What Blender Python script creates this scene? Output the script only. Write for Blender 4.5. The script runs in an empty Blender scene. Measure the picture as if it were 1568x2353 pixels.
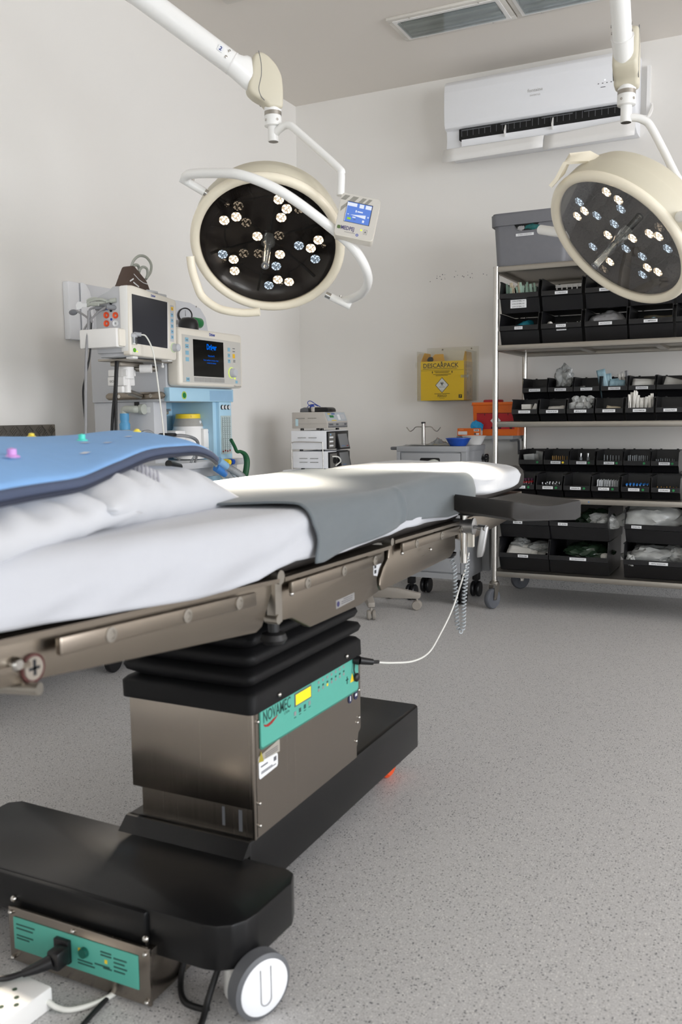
import bpy, bmesh, math, random
from mathutils import Vector, Matrix, Euler, noise
random.seed(7)
SC = bpy.context.scene
COL = SC.collection
PI = math.pi
V = Vector

def srgb(r, g, b):
    f = lambda c: (c/12.92 if c <= 0.04045 else ((c+0.055)/1.055)**2.4)
    return (f(r/255), f(g/255), f(b/255), 1.0)

# ------------------------------------------------------------------ camera, light, exposure
CAM_H = 1.05
YAW, PITCH, ROLL = 0.456054, 0.108438, -0.0128474
fw = V((-math.sin(YAW)*math.cos(PITCH), math.cos(YAW)*math.cos(PITCH), -math.sin(PITCH)))
rt = V((math.cos(YAW), math.sin(YAW), 0)); up = rt.cross(fw)
rt2 = rt*math.cos(ROLL) + up*math.sin(ROLL)
up2 = up*math.cos(ROLL) - rt*math.sin(ROLL)
cam_data = bpy.data.cameras.new('camera')
cam = bpy.data.objects.new('camera', cam_data); COL.objects.link(cam)
cam.matrix_world = Matrix(((rt2.x, up2.x, -fw.x, 0), (rt2.y, up2.y, -fw.y, 0), (rt2.z, up2.z, -fw.z, CAM_H), (0, 0, 0, 1)))
cam_data.sensor_fit = 'VERTICAL'; cam_data.sensor_height = 36.0; cam_data.sensor_width = 24.0
cam_data.lens = 2054.3/2353*36.0
cam_data.clip_start = 0.02
cam_data.dof.use_dof = True
cam_data.dof.focus_distance = 3.9
cam_data.dof.aperture_fstop = 5.6
SC.camera = cam

SC.view_settings.view_transform = 'Standard'
SC.view_settings.look = 'None'
SC.view_settings.gamma = 1.0
SC.view_settings.use_curve_mapping = False
SC.view_settings.exposure = 0.0

world = bpy.data.worlds.new('world'); SC.world = world
world.use_nodes = True
bg = world.node_tree.nodes['Background']
bg.inputs[0].default_value = (0.75, 0.86, 1.0, 1); bg.inputs[1].default_value = 0.8

def area(name, loc, direction, sx, sy, power, color, spread=PI):
    l = bpy.data.lights.new(name, 'AREA'); l.shape = 'RECTANGLE'; l.size = sx; l.size_y = sy
    l.energy = power; l.color = color; l.spread = spread
    o = bpy.data.objects.new(name, l); COL.objects.link(o)
    o.location = loc; o.rotation_euler = V(direction).to_track_quat('-Z', 'Y').to_euler()
    return o
# daylight entering through the two windows of the right wall and the glazed door behind the camera
area('window_daylight', (5.42, 2.2, 1.65), (-1, 0.05, 0.0), 2.8, 1.9, 205, (0.965, 0.965, 1.0))
area('window_daylight', (5.42, -1.8, 1.40), (-1, 0.22, -0.06), 3.0, 2.3, 178, (0.92, 0.95, 1.0))
area('door_daylight', (0.9, -4.9, 1.35), (-0.10, 1, -0.12), 2.8, 2.3, 44, (1.0, 0.985, 0.96))
SC.cycles.max_bounces = 14; SC.cycles.diffuse_bounces = 8; SC.cycles.transparent_max_bounces = 24

# ------------------------------------------------------------------ materials
def new_mat(name):
    m = bpy.data.materials.new(name); m.use_nodes = True
    nt = m.node_tree
    return m, nt, nt.nodes['Principled BSDF']

def mat(name, col, rough=0.5, metal=0.0, spec=0.5, noise_amt=0.06, noise_scale=40.0, bump=0.0, bump_scale=200.0,
        emit=None, emit_s=0.0, trans=0.0, coat=0.0, sheen=0.0, alpha=1.0, ior=1.45, sss=0.0):
    m, nt, p = new_mat(name)
    c = srgb(*col)
    tc = nt.nodes.new('ShaderNodeTexCoord')
    n = nt.nodes.new('ShaderNodeTexNoise'); n.inputs['Scale'].default_value = noise_scale; n.inputs['Detail'].default_value = 4
    nt.links.new(tc.outputs['Object'], n.inputs['Vector'])
    mix = nt.nodes.new('ShaderNodeMix'); mix.data_type = 'RGBA'
    k = 1-noise_amt; k2 = 1+noise_amt
    mix.inputs[6].default_value = (c[0]*k, c[1]*k, c[2]*k, 1); mix.inputs[7].default_value = (min(1, c[0]*k2), min(1, c[1]*k2), min(1, c[2]*k2), 1)
    nt.links.new(n.outputs['Fac'], mix.inputs[0]); nt.links.new(mix.outputs[2], p.inputs['Base Color'])
    p.inputs['Roughness'].default_value = rough; p.inputs['Metallic'].default_value = metal
    p.inputs['Specular IOR Level'].default_value = spec; p.inputs['IOR'].default_value = ior
    p.inputs['Transmission Weight'].default_value = trans; p.inputs['Coat Weight'].default_value = coat
    p.inputs['Sheen Weight'].default_value = sheen; p.inputs['Alpha'].default_value = alpha
    p.inputs['Subsurface Weight'].default_value = sss
    if emit:
        p.inputs['Emission Color'].default_value = srgb(*emit); p.inputs['Emission Strength'].default_value = emit_s
    if bump:
        b = nt.nodes.new('ShaderNodeBump'); b.inputs['Strength'].default_value = bump; b.inputs['Distance'].default_value = 0.002
        n2 = nt.nodes.new('ShaderNodeTexNoise'); n2.inputs['Scale'].default_value = bump_scale; n2.inputs['Detail'].default_value = 3
        nt.links.new(tc.outputs['Object'], n2.inputs['Vector'])
        nt.links.new(n2.outputs['Fac'], b.inputs['Height']); nt.links.new(b.outputs['Normal'], p.inputs['Normal'])
    return m

def brushed(name, col, rough=0.32, axis=1, spread=0.12):
    m, nt, p = new_mat(name)
    tc = nt.nodes.new('ShaderNodeTexCoord'); mp = nt.nodes.new('ShaderNodeMapping')
    s = [220, 220, 220]; s[axis] = 3; mp.inputs['Scale'].default_value = s
    n = nt.nodes.new('ShaderNodeTexNoise'); n.inputs['Scale'].default_value = 1.0; n.inputs['Detail'].default_value = 5
    nt.links.new(tc.outputs['Object'], mp.inputs['Vector']); nt.links.new(mp.outputs['Vector'], n.inputs['Vector'])
    r = nt.nodes.new('ShaderNodeMapRange'); r.inputs['To Min'].default_value = rough-spread/2; r.inputs['To Max'].default_value = rough+spread/2
    nt.links.new(n.outputs['Fac'], r.inputs['Value']); nt.links.new(r.outputs['Result'], p.inputs['Roughness'])
    p.inputs['Base Color'].default_value = srgb(*col); p.inputs['Metallic'].default_value = 1.0
    b = nt.nodes.new('ShaderNodeBump'); b.inputs['Strength'].default_value = 0.02; b.inputs['Distance'].default_value = 0.0005
    nt.links.new(n.outputs['Fac'], b.inputs['Height']); nt.links.new(b.outputs['Normal'], p.inputs['Normal'])
    return m

def speckled(name):
    m, nt, p = new_mat(name)
    tc = nt.nodes.new('ShaderNodeTexCoord')
    base = nt.nodes.new('ShaderNodeTexNoise'); base.inputs['Scale'].default_value = 260; base.inputs['Detail'].default_value = 2
    nt.links.new(tc.outputs['Object'], base.inputs['Vector'])
    ramp = nt.nodes.new('ShaderNodeValToRGB'); ramp.color_ramp.elements[0].position = 0.3; ramp.color_ramp.elements[1].position = 0.7
    ramp.color_ramp.elements[0].color = srgb(180, 179, 179); ramp.color_ramp.elements[1].color = srgb(208, 207, 207)
    nt.links.new(base.outputs['Fac'], ramp.inputs['Fac'])
    prev = ramp.outputs['Color']
    for scale, thr, pick, col in ((140, 0.30, 0.74, (124, 124, 127)), (220, 0.32, 0.60, (154, 153, 153)), (120, 0.22, 0.82, (80, 81, 86)), (190, 0.30, 0.66, (222, 221, 218))):
        v = nt.nodes.new('ShaderNodeTexVoronoi'); v.inputs['Scale'].default_value = scale; v.inputs['Randomness'].default_value = 1.0
        nt.links.new(tc.outputs['Object'], v.inputs['Vector'])
        lt = nt.nodes.new('ShaderNodeMath'); lt.operation = 'LESS_THAN'; lt.inputs[1].default_value = thr
        nt.links.new(v.outputs['Distance'], lt.inputs[0])
        sep = nt.nodes.new('ShaderNodeSeparateColor'); nt.links.new(v.outputs['Color'], sep.inputs[0])
        gt = nt.nodes.new('ShaderNodeMath'); gt.operation = 'GREATER_THAN'; gt.inputs[1].default_value = pick
        nt.links.new(sep.outputs[0], gt.inputs[0])
        mu = nt.nodes.new('ShaderNodeMath'); mu.operation = 'MULTIPLY'
        nt.links.new(lt.outputs[0], mu.inputs[0]); nt.links.new(gt.outputs[0], mu.inputs[1])
        mx = nt.nodes.new('ShaderNodeMix'); mx.data_type = 'RGBA'; mx.inputs[7].default_value = srgb(*col)
        nt.links.new(mu.outputs[0], mx.inputs[0]); nt.links.new(prev, mx.inputs[6]); prev = mx.outputs[2]
    nt.links.new(prev, p.inputs['Base Color'])
    p.inputs['Roughness'].default_value = 0.42; p.inputs['Specular IOR Level'].default_value = 0.4
    return m

def clear(name, tint=(255, 255, 255), refl=0.5, rough=0.03, haze=0.0):
    """thin clear sheet: lets light straight through, reflects by angle, optionally a little milky"""
    m = bpy.data.materials.new(name); m.use_nodes = True; nt = m.node_tree; nt.nodes.clear()
    out = nt.nodes.new('ShaderNodeOutputMaterial'); t = nt.nodes.new('ShaderNodeBsdfTransparent'); g = nt.nodes.new('ShaderNodeBsdfGlossy')
    t.inputs[0].default_value = srgb(*tint); g.inputs['Roughness'].default_value = rough
    fr = nt.nodes.new('ShaderNodeFresnel'); fr.inputs['IOR'].default_value = 1.45
    mu = nt.nodes.new('ShaderNodeMath'); mu.operation = 'MULTIPLY'; mu.inputs[1].default_value = refl*2
    nt.links.new(fr.outputs[0], mu.inputs[0])
    src = t.outputs[0]
    if haze:
        d = nt.nodes.new('ShaderNodeBsdfDiffuse'); d.inputs[0].default_value = srgb(225, 228, 230)
        tl = nt.nodes.new('ShaderNodeBsdfTranslucent'); tl.inputs[0].default_value = srgb(225, 228, 230)
        a = nt.nodes.new('ShaderNodeMixShader'); a.inputs[0].default_value = 0.5
        nt.links.new(d.outputs[0], a.inputs[1]); nt.links.new(tl.outputs[0], a.inputs[2])
        b = nt.nodes.new('ShaderNodeMixShader'); b.inputs[0].default_value = haze
        nt.links.new(t.outputs[0], b.inputs[1]); nt.links.new(a.outputs[0], b.inputs[2]); src = b.outputs[0]
    mx = nt.nodes.new('ShaderNodeMixShader')
    nt.links.new(mu.outputs[0], mx.inputs[0]); nt.links.new(src, mx.inputs[1]); nt.links.new(g.outputs[0], mx.inputs[2])
    nt.links.new(mx.outputs[0], out.inputs[0])
    return m

def emissive(name, col, s):
    m = bpy.data.materials.new(name); m.use_nodes = True; nt = m.node_tree; nt.nodes.clear()
    out = nt.nodes.new('ShaderNodeOutputMaterial'); e = nt.nodes.new('ShaderNodeEmission')
    e.inputs[0].default_value = srgb(*col); e.inputs[1].default_value = s; nt.links.new(e.outputs[0], out.inputs[0])
    return m

M = {}
M['wall'] = mat('wall_paint', (230, 228, 224), 0.75, noise_amt=0.012, noise_scale=3, bump=0.12, bump_scale=90)
M['ceiling'] = mat('ceiling_paint', (222, 217, 210), 0.8, noise_amt=0.01, noise_scale=3)
M['floor'] = speckled('speckled_vinyl')
M['white'] = mat('white_enamel', (236, 236, 234), 0.28, coat=0.3, noise_amt=0.01)
M['white_plastic'] = mat('white_plastic', (232, 231, 229), 0.4, noise_amt=0.01)
M['cool_white'] = mat('cool_white_plastic', (236, 238, 242), 0.42, noise_amt=0.01)
M['cream'] = mat('cream_plastic', (226, 221, 210), 0.35, noise_amt=0.01)
M['beige'] = mat('beige_plastic', (205, 199, 180), 0.4, noise_amt=0.01)
M['ivory'] = mat('ivory_rim', (236, 228, 208), 0.33, noise_amt=0.01)
M['black_gloss'] = mat('black_painted_metal', (20, 20, 21), 0.30, spec=0.35, noise_amt=0.05, bump=0.05, bump_scale=600)
M['black_vinyl'] = mat('black_vinyl', (44, 41, 39), 0.4, bump=0.25, bump_scale=900)
M['bellows'] = mat('black_rubber_cloth', (11, 11, 13), 0.6, spec=0.3)
M['black_plastic'] = mat('black_plastic', (24, 24, 26), 0.38, noise_amt=0.05)
M['bin'] = mat('black_bin_plastic', (22, 22, 24), 0.33, noise_amt=0.08, bump=0.12, bump_scale=300)
M['steel'] = brushed('brushed_steel', (146, 137, 126), 0.30, 1)
M['steel_v'] = brushed('brushed_steel_panel', (150, 142, 133), 0.25, 2)
M['chrome'] = mat('polished_steel', (190, 187, 182), 0.22, metal=1.0, noise_amt=0.02)
M['dull_steel'] = mat('dull_steel', (165, 160, 152), 0.38, metal=1.0, noise_amt=0.04)
M['alu'] = mat('satin_aluminium', (178, 178, 178), 0.38, metal=0.9, noise_amt=0.03)
M['sheet'] = mat('white_cotton', (186, 188, 194), 0.85, sheen=0.2, noise_amt=0.02, bump=0.12, bump_scale=1500)
M['pillow'] = mat('pillow_cotton', (195, 197, 202), 0.85, sheen=0.25, noise_amt=0.015, bump=0.15, bump_scale=900)
M['drape'] = mat('grey_blue_cloth', (98, 105, 109), 0.9, sheen=0.2, noise_amt=0.05, bump=0.2, bump_scale=1400)
M['nonwoven'] = mat('thin_white_nonwoven', (198, 200, 203), 0.8, noise_amt=0.015, bump=0.2, bump_scale=400, sss=0.0)
M['teal'] = mat('teal_panel', (84, 168, 152), 0.4, noise_amt=0.03)
M['teal_dark'] = mat('teal_border', (52, 118, 104), 0.4, noise_amt=0.03)
M['lcd'] = mat('yellow_lcd', (226, 220, 30), 0.3, emit=(228, 222, 20), emit_s=0.32)
M['ink'] = mat('black_ink', (28, 30, 34), 0.6, noise_amt=0.02)
M['ink_grey'] = mat('grey_ink', (95, 95, 100), 0.6, noise_amt=0.02)
M['ink_teal'] = mat('dark_teal_ink', (38, 78, 72), 0.6, noise_amt=0.02)
M['red'] = mat('red_plastic', (178, 34, 40), 0.4)
M['logo_red'] = mat('red_print', (150, 40, 36), 0.5)
M['yellow'] = mat('yellow_plastic', (236, 204, 44), 0.45)
M['yellow_card'] = mat('yellow_card', (232, 194, 30), 0.7, noise_amt=0.02)
M['tan_card'] = mat('brown_card', (190, 160, 104), 0.8, noise_amt=0.03)
M['orange'] = mat('orange_plastic', (226, 106, 18), 0.42)
M['orange_caster'] = mat('orange_wheel', (214, 78, 28), 0.5)
M['green'] = mat('green_plastic', (30, 122, 66), 0.4)
M['green_hose'] = mat('green_hose', (24, 84, 50), 0.45)
M['blue'] = mat('blue_plastic', (30, 74, 164), 0.35)
M['blue_logo'] = mat('blue_print', (36, 66, 160), 0.5)
M['sky'] = mat('light_blue_plastic', (138, 184, 222), 0.4)
M['machine_blue'] = mat('pale_blue_enamel', (166, 203, 224), 0.38, noise_amt=0.01)
M['machine_grey'] = mat('pale_grey_enamel', (190, 192, 196), 0.42, noise_amt=0.015)
M['grey'] = mat('grey_enamel', (150, 152, 155), 0.45, noise_amt=0.02)
M['dark_grey'] = mat('dark_grey_plastic', (96, 98, 102), 0.5)
M['grey_box'] = mat('grey_storage_plastic', (112, 113, 118), 0.5, bump=0.15, bump_scale=300)
M['rubber'] = mat('grey_rubber', (86, 89, 95), 0.6)
M['screen'] = mat('dark_screen', (52, 53, 58), 0.18, noise_amt=0.02)
M['screen_black'] = mat('black_screen', (18, 18, 16), 0.12, noise_amt=0.02)
M['mat_blue'] = mat('sky_blue_cloth', (126, 170, 220), 0.75, noise_amt=0.05, bump=0.1)
M['mat_trim'] = mat('slate_trim', (70, 80, 104), 0.7)
M['brown'] = mat('brown_nylon', (82, 66, 58), 0.7, bump=0.2)
M['hose_grey'] = mat('grey_tube', (172, 176, 168), 0.45)
M['cable_white'] = mat('white_cable', (222, 222, 216), 0.45)
M['cable_black'] = mat('black_cable', (20, 20, 22), 0.5)
M['cable_grey'] = mat('grey_cable', (140, 140, 142), 0.5)
M['label'] = mat('white_label', (226, 228, 230), 0.6, noise_amt=0.01)
M['paper'] = mat('white_paper_pack', (222, 220, 214), 0.6, noise_amt=0.06, noise_scale=90)
M['paper_green'] = mat('pale_green_pack', (172, 200, 184), 0.6, noise_amt=0.12, noise_scale=60)
M['paper_cream'] = mat('cream_pack', (202, 190, 166), 0.6, noise_amt=0.12, noise_scale=60)
M['poly'] = mat('clear_polybag', (176, 178, 176), 0.18, noise_amt=0.25, noise_scale=25, alpha=0.82)
M['poly_green'] = mat('green_polybag', (40, 56, 42), 0.16, noise_amt=0.5, noise_scale=18)
M['poly_teal'] = mat('teal_pack', (40, 124, 142), 0.3, noise_amt=0.4, noise_scale=30)
M['poly_blue'] = mat('blue_tinted_pack', (150, 182, 194), 0.25, noise_amt=0.3, noise_scale=25)
M['poly_grey'] = mat('grey_cloth_pack', (150, 150, 152), 0.6, noise_amt=0.12)
M['glass'] = clear('lamp_glass', (250, 248, 245), 0.14, 0.02)
M['acrylic'] = clear('clear_acrylic', (253, 253, 251), 0.22, 0.03, haze=0.012)
M['tube_clear'] = clear('clear_tubing', (235, 238, 240), 0.7, 0.1, haze=0.35)
M['corrugated'] = clear('corrugated_tubing', (230, 236, 242), 0.7, 0.2, haze=0.55)
M['glass_clear'] = clear('clear_glass', (240, 244, 244), 0.9, 0.02, haze=0.12)
M['reflector'] = mat('smoked_mirror', (36, 32, 30), 0.22, metal=0.1, noise_amt=0.1, noise_scale=6)
M['reflector_seam'] = mat('black_seam', (12, 12, 12), 0.4)
def led(name, col, lo, hi, scale):
    m = bpy.data.materials.new(name); m.use_nodes = True; nt = m.node_tree; nt.nodes.clear()
    out = nt.nodes.new('ShaderNodeOutputMaterial'); e = nt.nodes.new('ShaderNodeEmission'); e.inputs[0].default_value = srgb(*col)
    tc = nt.nodes.new('ShaderNodeTexCoord'); v = nt.nodes.new('ShaderNodeTexVoronoi'); v.inputs['Scale'].default_value = scale
    nt.links.new(tc.outputs['Object'], v.inputs['Vector'])
    r = nt.nodes.new('ShaderNodeMapRange'); r.inputs['From Min'].default_value = 0.1; r.inputs['From Max'].default_value = 0.55
    r.inputs['To Min'].default_value = hi; r.inputs['To Max'].default_value = lo
    nt.links.new(v.outputs['Distance'], r.inputs['Value']); nt.links.new(r.outputs[0], e.inputs[1]); nt.links.new(e.outputs[0], out.inputs[0])
    return m
M['led_warm'] = led('warm_led', (255, 232, 200), 0.7, 22, 135)
M['led_dim'] = led('dim_led', (226, 206, 180), 0.02, 0.9, 150)
M['led_cool'] = led('cool_led', (206, 226, 246), 0.25, 3.0, 150)
M['led_cup'] = mat('lens_barrel', (60, 56, 52), 0.15, metal=0.6)
M['lcd_blue'] = emissive('blue_lcd', (112, 150, 236), 0.85)
M['lcd_white'] = emissive('white_lcd', (232, 238, 252), 1.0)
M['lcd_lime'] = emissive('lime_lcd', (170, 220, 60), 0.9)
M['led_green'] = emissive('green_led', (190, 235, 40), 2.0)
M['led_blue_text'] = emissive('blue_screen_text', (0, 110, 240), 0.9)
M['led_white'] = emissive('white_indicator', (225, 235, 255), 2.5)
M['checker'] = None
M['light_trim'] = mat('light_trim_white', (214, 211, 204), 0.5)
M['light_glass'] = clear('fixture_glass', (238, 243, 243), 0.35, 0.05, haze=0.02)
M['tube_lamp'] = mat('unlit_fluorescent', (214, 216, 206), 0.35)
M['mirror_louvre'] = mat('mirror_louvre', (190, 194, 194), 0.12, metal=0.9)
M['vial_glass'] = mat('vial_glass', (180, 186, 190), 0.08, alpha=0.55, noise_amt=0.02)
M['vial_red'] = mat('red_cap', (176, 24, 34), 0.3)
M['vial_purple'] = mat('purple_cap', (112, 56, 96), 0.35)
M['vial_silver'] = mat('silver_cap', (214, 214, 216), 0.18, metal=1.0)
M['vial_blue'] = mat('blue_cap', (34, 122, 206), 0.3)
M['vial_gold'] = mat('amber_ampoule', (176, 132, 60), 0.15)
M['ampoule'] = mat('frosted_ampoule', (206, 210, 214), 0.25, alpha=0.85)
M['nitrile'] = mat('blue_nitrile', (28, 150, 210), 0.5)
M['dark'] = mat('dark_void', (8, 8, 9), 0.7)
# ------------------------------------------------------------------ mesh helpers
def basis(z, x=None):
    z = V(z).normalized()
    if x is None: x = V((0, 0, 1)).cross(z) if abs(z.z) < 0.99 else V((1, 0, 0))
    x = V(x); x = (x - z*x.dot(z)).normalized(); y = z.cross(x)
    return x, y, z

def catmull(pts, n=8, closed=False):
    P = [V(p) for p in pts]
    if len(P) < 3: return P
    out = []
    N = len(P)
    for i in range(N if closed else N-1):
        p0 = P[(i-1) % N] if closed or i > 0 else P[0]*2-P[1]
        p1 = P[i]; p2 = P[(i+1) % N]
        p3 = P[(i+2) % N] if closed or i+2 < N else P[-1]*2-P[-2]
        for k in range(n):
            t = k/n
            out.append(0.5*((2*p1)+(p2-p0)*t+(2*p0-5*p1+4*p2-p3)*t*t+(3*p1-p0-3*p2+p3)*t**3))
    if not closed: out.append(P[-1])
    return out

class G:
    def __init__(s): s.bm = bmesh.new()
    def box(s, lo, hi, bev=0.0, seg=2, rot=None):
        lo, hi = V(lo), V(hi); c = (lo+hi)/2; d = hi-lo
        t = bmesh.new(); bmesh.ops.create_cube(t, size=1.0)
        for v in t.verts: v.co = V((v.co.x*d.x, v.co.y*d.y, v.co.z*d.z))
        if bev: bmesh.ops.bevel(t, geom=list(t.edges), offset=min(bev, min(abs(d.x), abs(d.y), abs(d.z))*0.49), segments=seg, affect='EDGES', profile=0.5)
        m = Matrix.Translation(c)
        if rot is not None: m = m @ (rot if isinstance(rot, Matrix) else Euler(rot).to_matrix().to_4x4())
        s.merge(t, m); return s
    def merge(s, t, m=None):
        if m is not None: bmesh.ops.transform(t, matrix=m, verts=t.verts)
        me = bpy.data.meshes.new('tmp'); t.to_mesh(me); t.free(); s.bm.from_mesh(me); bpy.data.meshes.remove(me)
    def tube(s, pts, r, seg=10, closed=False, caps=True):
        P = [V(p) for p in pts]; n = len(P)
        rad = r if callable(r) else (lambda t: r)
        rings = []; x = None
        for i, p in enumerate(P):
            if closed: t = P[(i+1) % n]-P[(i-1) % n]
            else: t = P[min(i+1, n-1)]-P[max(i-1, 0)]
            if t.length < 1e-9: t = V((0, 0, 1))
            x, y, z = basis(t, x)
            rr = rad(i/max(1, n-1))
            rings.append([s.bm.verts.new(p+(x*math.cos(a*2*PI/seg)+y*math.sin(a*2*PI/seg))*rr) for a in range(seg)])
        for i in range(n if closed else n-1):
            A, B = rings[i], rings[(i+1) % n]
            for a in range(seg):
                s.bm.faces.new((A[a], A[(a+1) % seg], B[(a+1) % seg], B[a]))
        if caps and not closed:
            s.bm.faces.new(list(reversed(rings[0]))); s.bm.faces.new(rings[-1])
        return s
    def cyl(s, a, b, r, r2=None, seg=24):
        r2 = r if r2 is None else r2
        return s.tube([a, b], lambda t: r+(r2-r)*t, seg)
    def lathe(s, o, axis, prof, seg=32, xref=None):
        x, y, z = basis(axis, xref); o = V(o); rings = []
        for (r, h) in prof:
            if r < 1e-6: rings.append([s.bm.verts.new(o+z*h)])
            else: rings.append([s.bm.verts.new(o+z*h+(x*math.cos(k*2*PI/seg)+y*math.sin(k*2*PI/seg))*r) for k in range(seg)])
        for A, B in zip(rings, rings[1:]):
            for k in range(seg):
                k2 = (k+1) % seg
                if len(A) == 1 and len(B) == 1: continue
                if len(A) == 1: s.bm.faces.new((A[0], B[k2], B[k]))
                elif len(B) == 1: s.bm.faces.new((A[k], A[k2], B[0]))
                else: s.bm.faces.new((A[k], A[k2], B[k2], B[k]))
        return s
    def prism(s, poly, o, x, y, d, bev=0.0, seg=2):
        """2-D polygon laid on axes x, y from o, pushed along vector d"""
        o, x, y, d = V(o), V(x), V(y), V(d)
        t = bmesh.new()
        vs = [t.verts.new(o+x*p[0]+y*p[1]) for p in poly]
        f = t.faces.new(vs)
        r = bmesh.ops.extrude_face_region(t, geom=[f])
        bmesh.ops.translate(t, vec=d, verts=[g for g in r['geom'] if isinstance(g, bmesh.types.BMVert)])
        bmesh.ops.recalc_face_normals(t, faces=t.faces)
        if bev: bmesh.ops.bevel(t, geom=list(t.edges), offset=bev, segments=seg, affect='EDGES', profile=0.5)
        s.merge(t); return s
    def grid(s, fn, nu, nv, thick=0.0):
        a = [[s.bm.verts.new(fn(i/nu, j/nv)) for j in range(nv+1)] for i in range(nu+1)]
        for i in range(nu):
            for j in range(nv):
                s.bm.faces.new((a[i][j], a[i+1][j], a[i+1][j+1], a[i][j+1]))
        return s
    def quad(s, o, x, y):
        o, x, y = V(o), V(x), V(y)
        s.bm.faces.new([s.bm.verts.new(p) for p in (o, o+x, o+x+y, o+y)]); return s
    def disc(s, c, n, r, seg=24):
        x, y, z = basis(n); c = V(c)
        s.bm.faces.new([s.bm.verts.new(c+x*r*math.cos(k*2*PI/seg)+y*r*math.sin(k*2*PI/seg)) for k in range(seg)]); return s
    def ball(s, c, rx, ry=None, rz=None, sub=3, rot=None, crumple=0.0, seed=0.0, freq=3.0):
        t = bmesh.new(); bmesh.ops.create_icosphere(t, subdivisions=sub, radius=1.0)
        ry = rx if ry is None else ry; rz = rx if rz is None else rz
        for v in t.verts:
            k = 1.0
            if crumple:
                q = v.co*freq+V((seed*7.1, seed*3.3, seed))
                k += crumple*(noise.noise(q)*1.2+(1-abs(noise.noise(q*2.1))*2)*0.5)
            v.co = V((v.co.x*rx*k, v.co.y*ry*k, v.co.z*rz*k))
        m = Matrix.Translation(V(c))
        if rot is not None: m = m @ Euler(rot).to_matrix().to_4x4()
        s.merge(t, m); return s

WORLD = {}
def link(o, parent=None, loc=V((0, 0, 0))):
    COL.objects.link(o); o.location = loc; WORLD[o.name] = V(loc)
    if parent is not None:
        o.parent = parent; o.matrix_parent_inverse = Matrix.Translation(-WORLD[parent.name])
    return o

def tag(o, label=None, cat=None, group=None, kind=None):
    if label: o['label'] = label
    if cat: o['category'] = cat
    if group: o['group'] = group
    if kind: o['kind'] = kind
    return o

SPLIT = {'blue_key': 99, 'key_mark': 99, 'print': 4, 'dome_nut': 9, 'collar_rivet': 9, 'stop_pin': 9, 'button': 9, 'black_socket': 9, 'blue_socket': 9, 'lead_plug': 9, 'arm_screw': 9, 'yellow_mark': 9, 'sheet_screw': 9, 'panel_screw': 9, 'holder_screw': 9}
def islands(bm):
    bm.verts.ensure_lookup_table(); seen = set(); out = []
    for v in bm.verts:
        if v.index in seen: continue
        st = [v]; comp = []; seen.add(v.index)
        while st:
            a = st.pop(); comp.append(a)
            for e in a.link_edges:
                b = e.other_vert(a)
                if b.index not in seen: seen.add(b.index); st.append(b)
        out.append(comp)
    return out
def build(g, name, *a, **k):
    if name in SPLIT:
        g.bm.verts.index_update(); L = islands(g.bm)
        if 1 < len(L) <= SPLIT[name]:
            r = None
            for comp in L:
                h = G(); mp = {v: h.bm.verts.new(v.co) for v in comp}
                for f in {f for v in comp for f in v.link_faces}: h.bm.faces.new([mp[v] for v in f.verts])
                r = build_one(h, name, *a, **k)
            g.bm.free(); return r
    return build_one(g, name, *a, **k)
def build_one(g, name, m, parent=None, smooth=40, label=None, cat=None, group=None, kind=None, normals=True, solid=0.0, sub=0, offset=0.0):
    bm = g.bm
    if normals: bmesh.ops.recalc_face_normals(bm, faces=bm.faces)
    xs = [v.co for v in bm.verts]
    lo = V((min(c.x for c in xs), min(c.y for c in xs), min(c.z for c in xs))); hi = V((max(c.x for c in xs), max(c.y for c in xs), max(c.z for c in xs)))
    org = V(((lo.x+hi.x)/2, (lo.y+hi.y)/2, lo.z))
    bmesh.ops.translate(bm, vec=-org, verts=bm.verts)
    me = bpy.data.meshes.new(name); bm.to_mesh(me); bm.free()
    if m is not None: me.materials.append(m)
    for p in me.polygons: p.use_smooth = smooth > 0
    if smooth and smooth < 180: me.set_sharp_from_angle(angle=math.radians(smooth))
    o = bpy.data.objects.new(name, me); link(o, parent, org)
    if solid:
        md = o.modifiers.new('thickness', 'SOLIDIFY'); md.thickness = solid; md.offset = offset
    if sub:
        md = o.modifiers.new('smooth', 'SUBSURF'); md.levels = sub; md.render_levels = sub
    return tag(o, label, cat, group, kind)

def thing(name, loc, label, cat, group=None):
    o = bpy.data.objects.new(name, None); o.empty_display_size = 0.05
    link(o, None, V(loc)); return tag(o, label, cat, group)

def text(s, size, o, x, y, m, parent, name='lettering', align='CENTER', bold=0.0, width=None, lift=0.0006):
    """flat lettering: baseline centre at o, running along x, upright along y"""
    cu = bpy.data.curves.new(name, 'FONT'); cu.body = s; cu.size = 1.0; cu.align_x = align; cu.resolution_u = 2; cu.offset = bold
    ob = bpy.data.objects.new('tmp_text', cu); COL.objects.link(ob)
    me = bpy.data.meshes.new_from_object(ob)
    bpy.data.objects.remove(ob); bpy.data.curves.remove(cu)
    x, y = V(x).normalized(), V(y).normalized(); n = x.cross(y)
    g = G(); g.bm.from_mesh(me); bpy.data.meshes.remove(me)
    if not g.bm.verts: g.bm.free(); return None
    k = 1.0
    if width:
        w = max(v.co.x for v in g.bm.verts)-min(v.co.x for v in g.bm.verts); k = width/(w*size)
    o = V(o)
    for v in g.bm.verts: v.co = o+x*(v.co.x*size*k)+y*(v.co.y*size)+n*lift
    return build(g, name, m, parent, smooth=0, normals=False)

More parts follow.
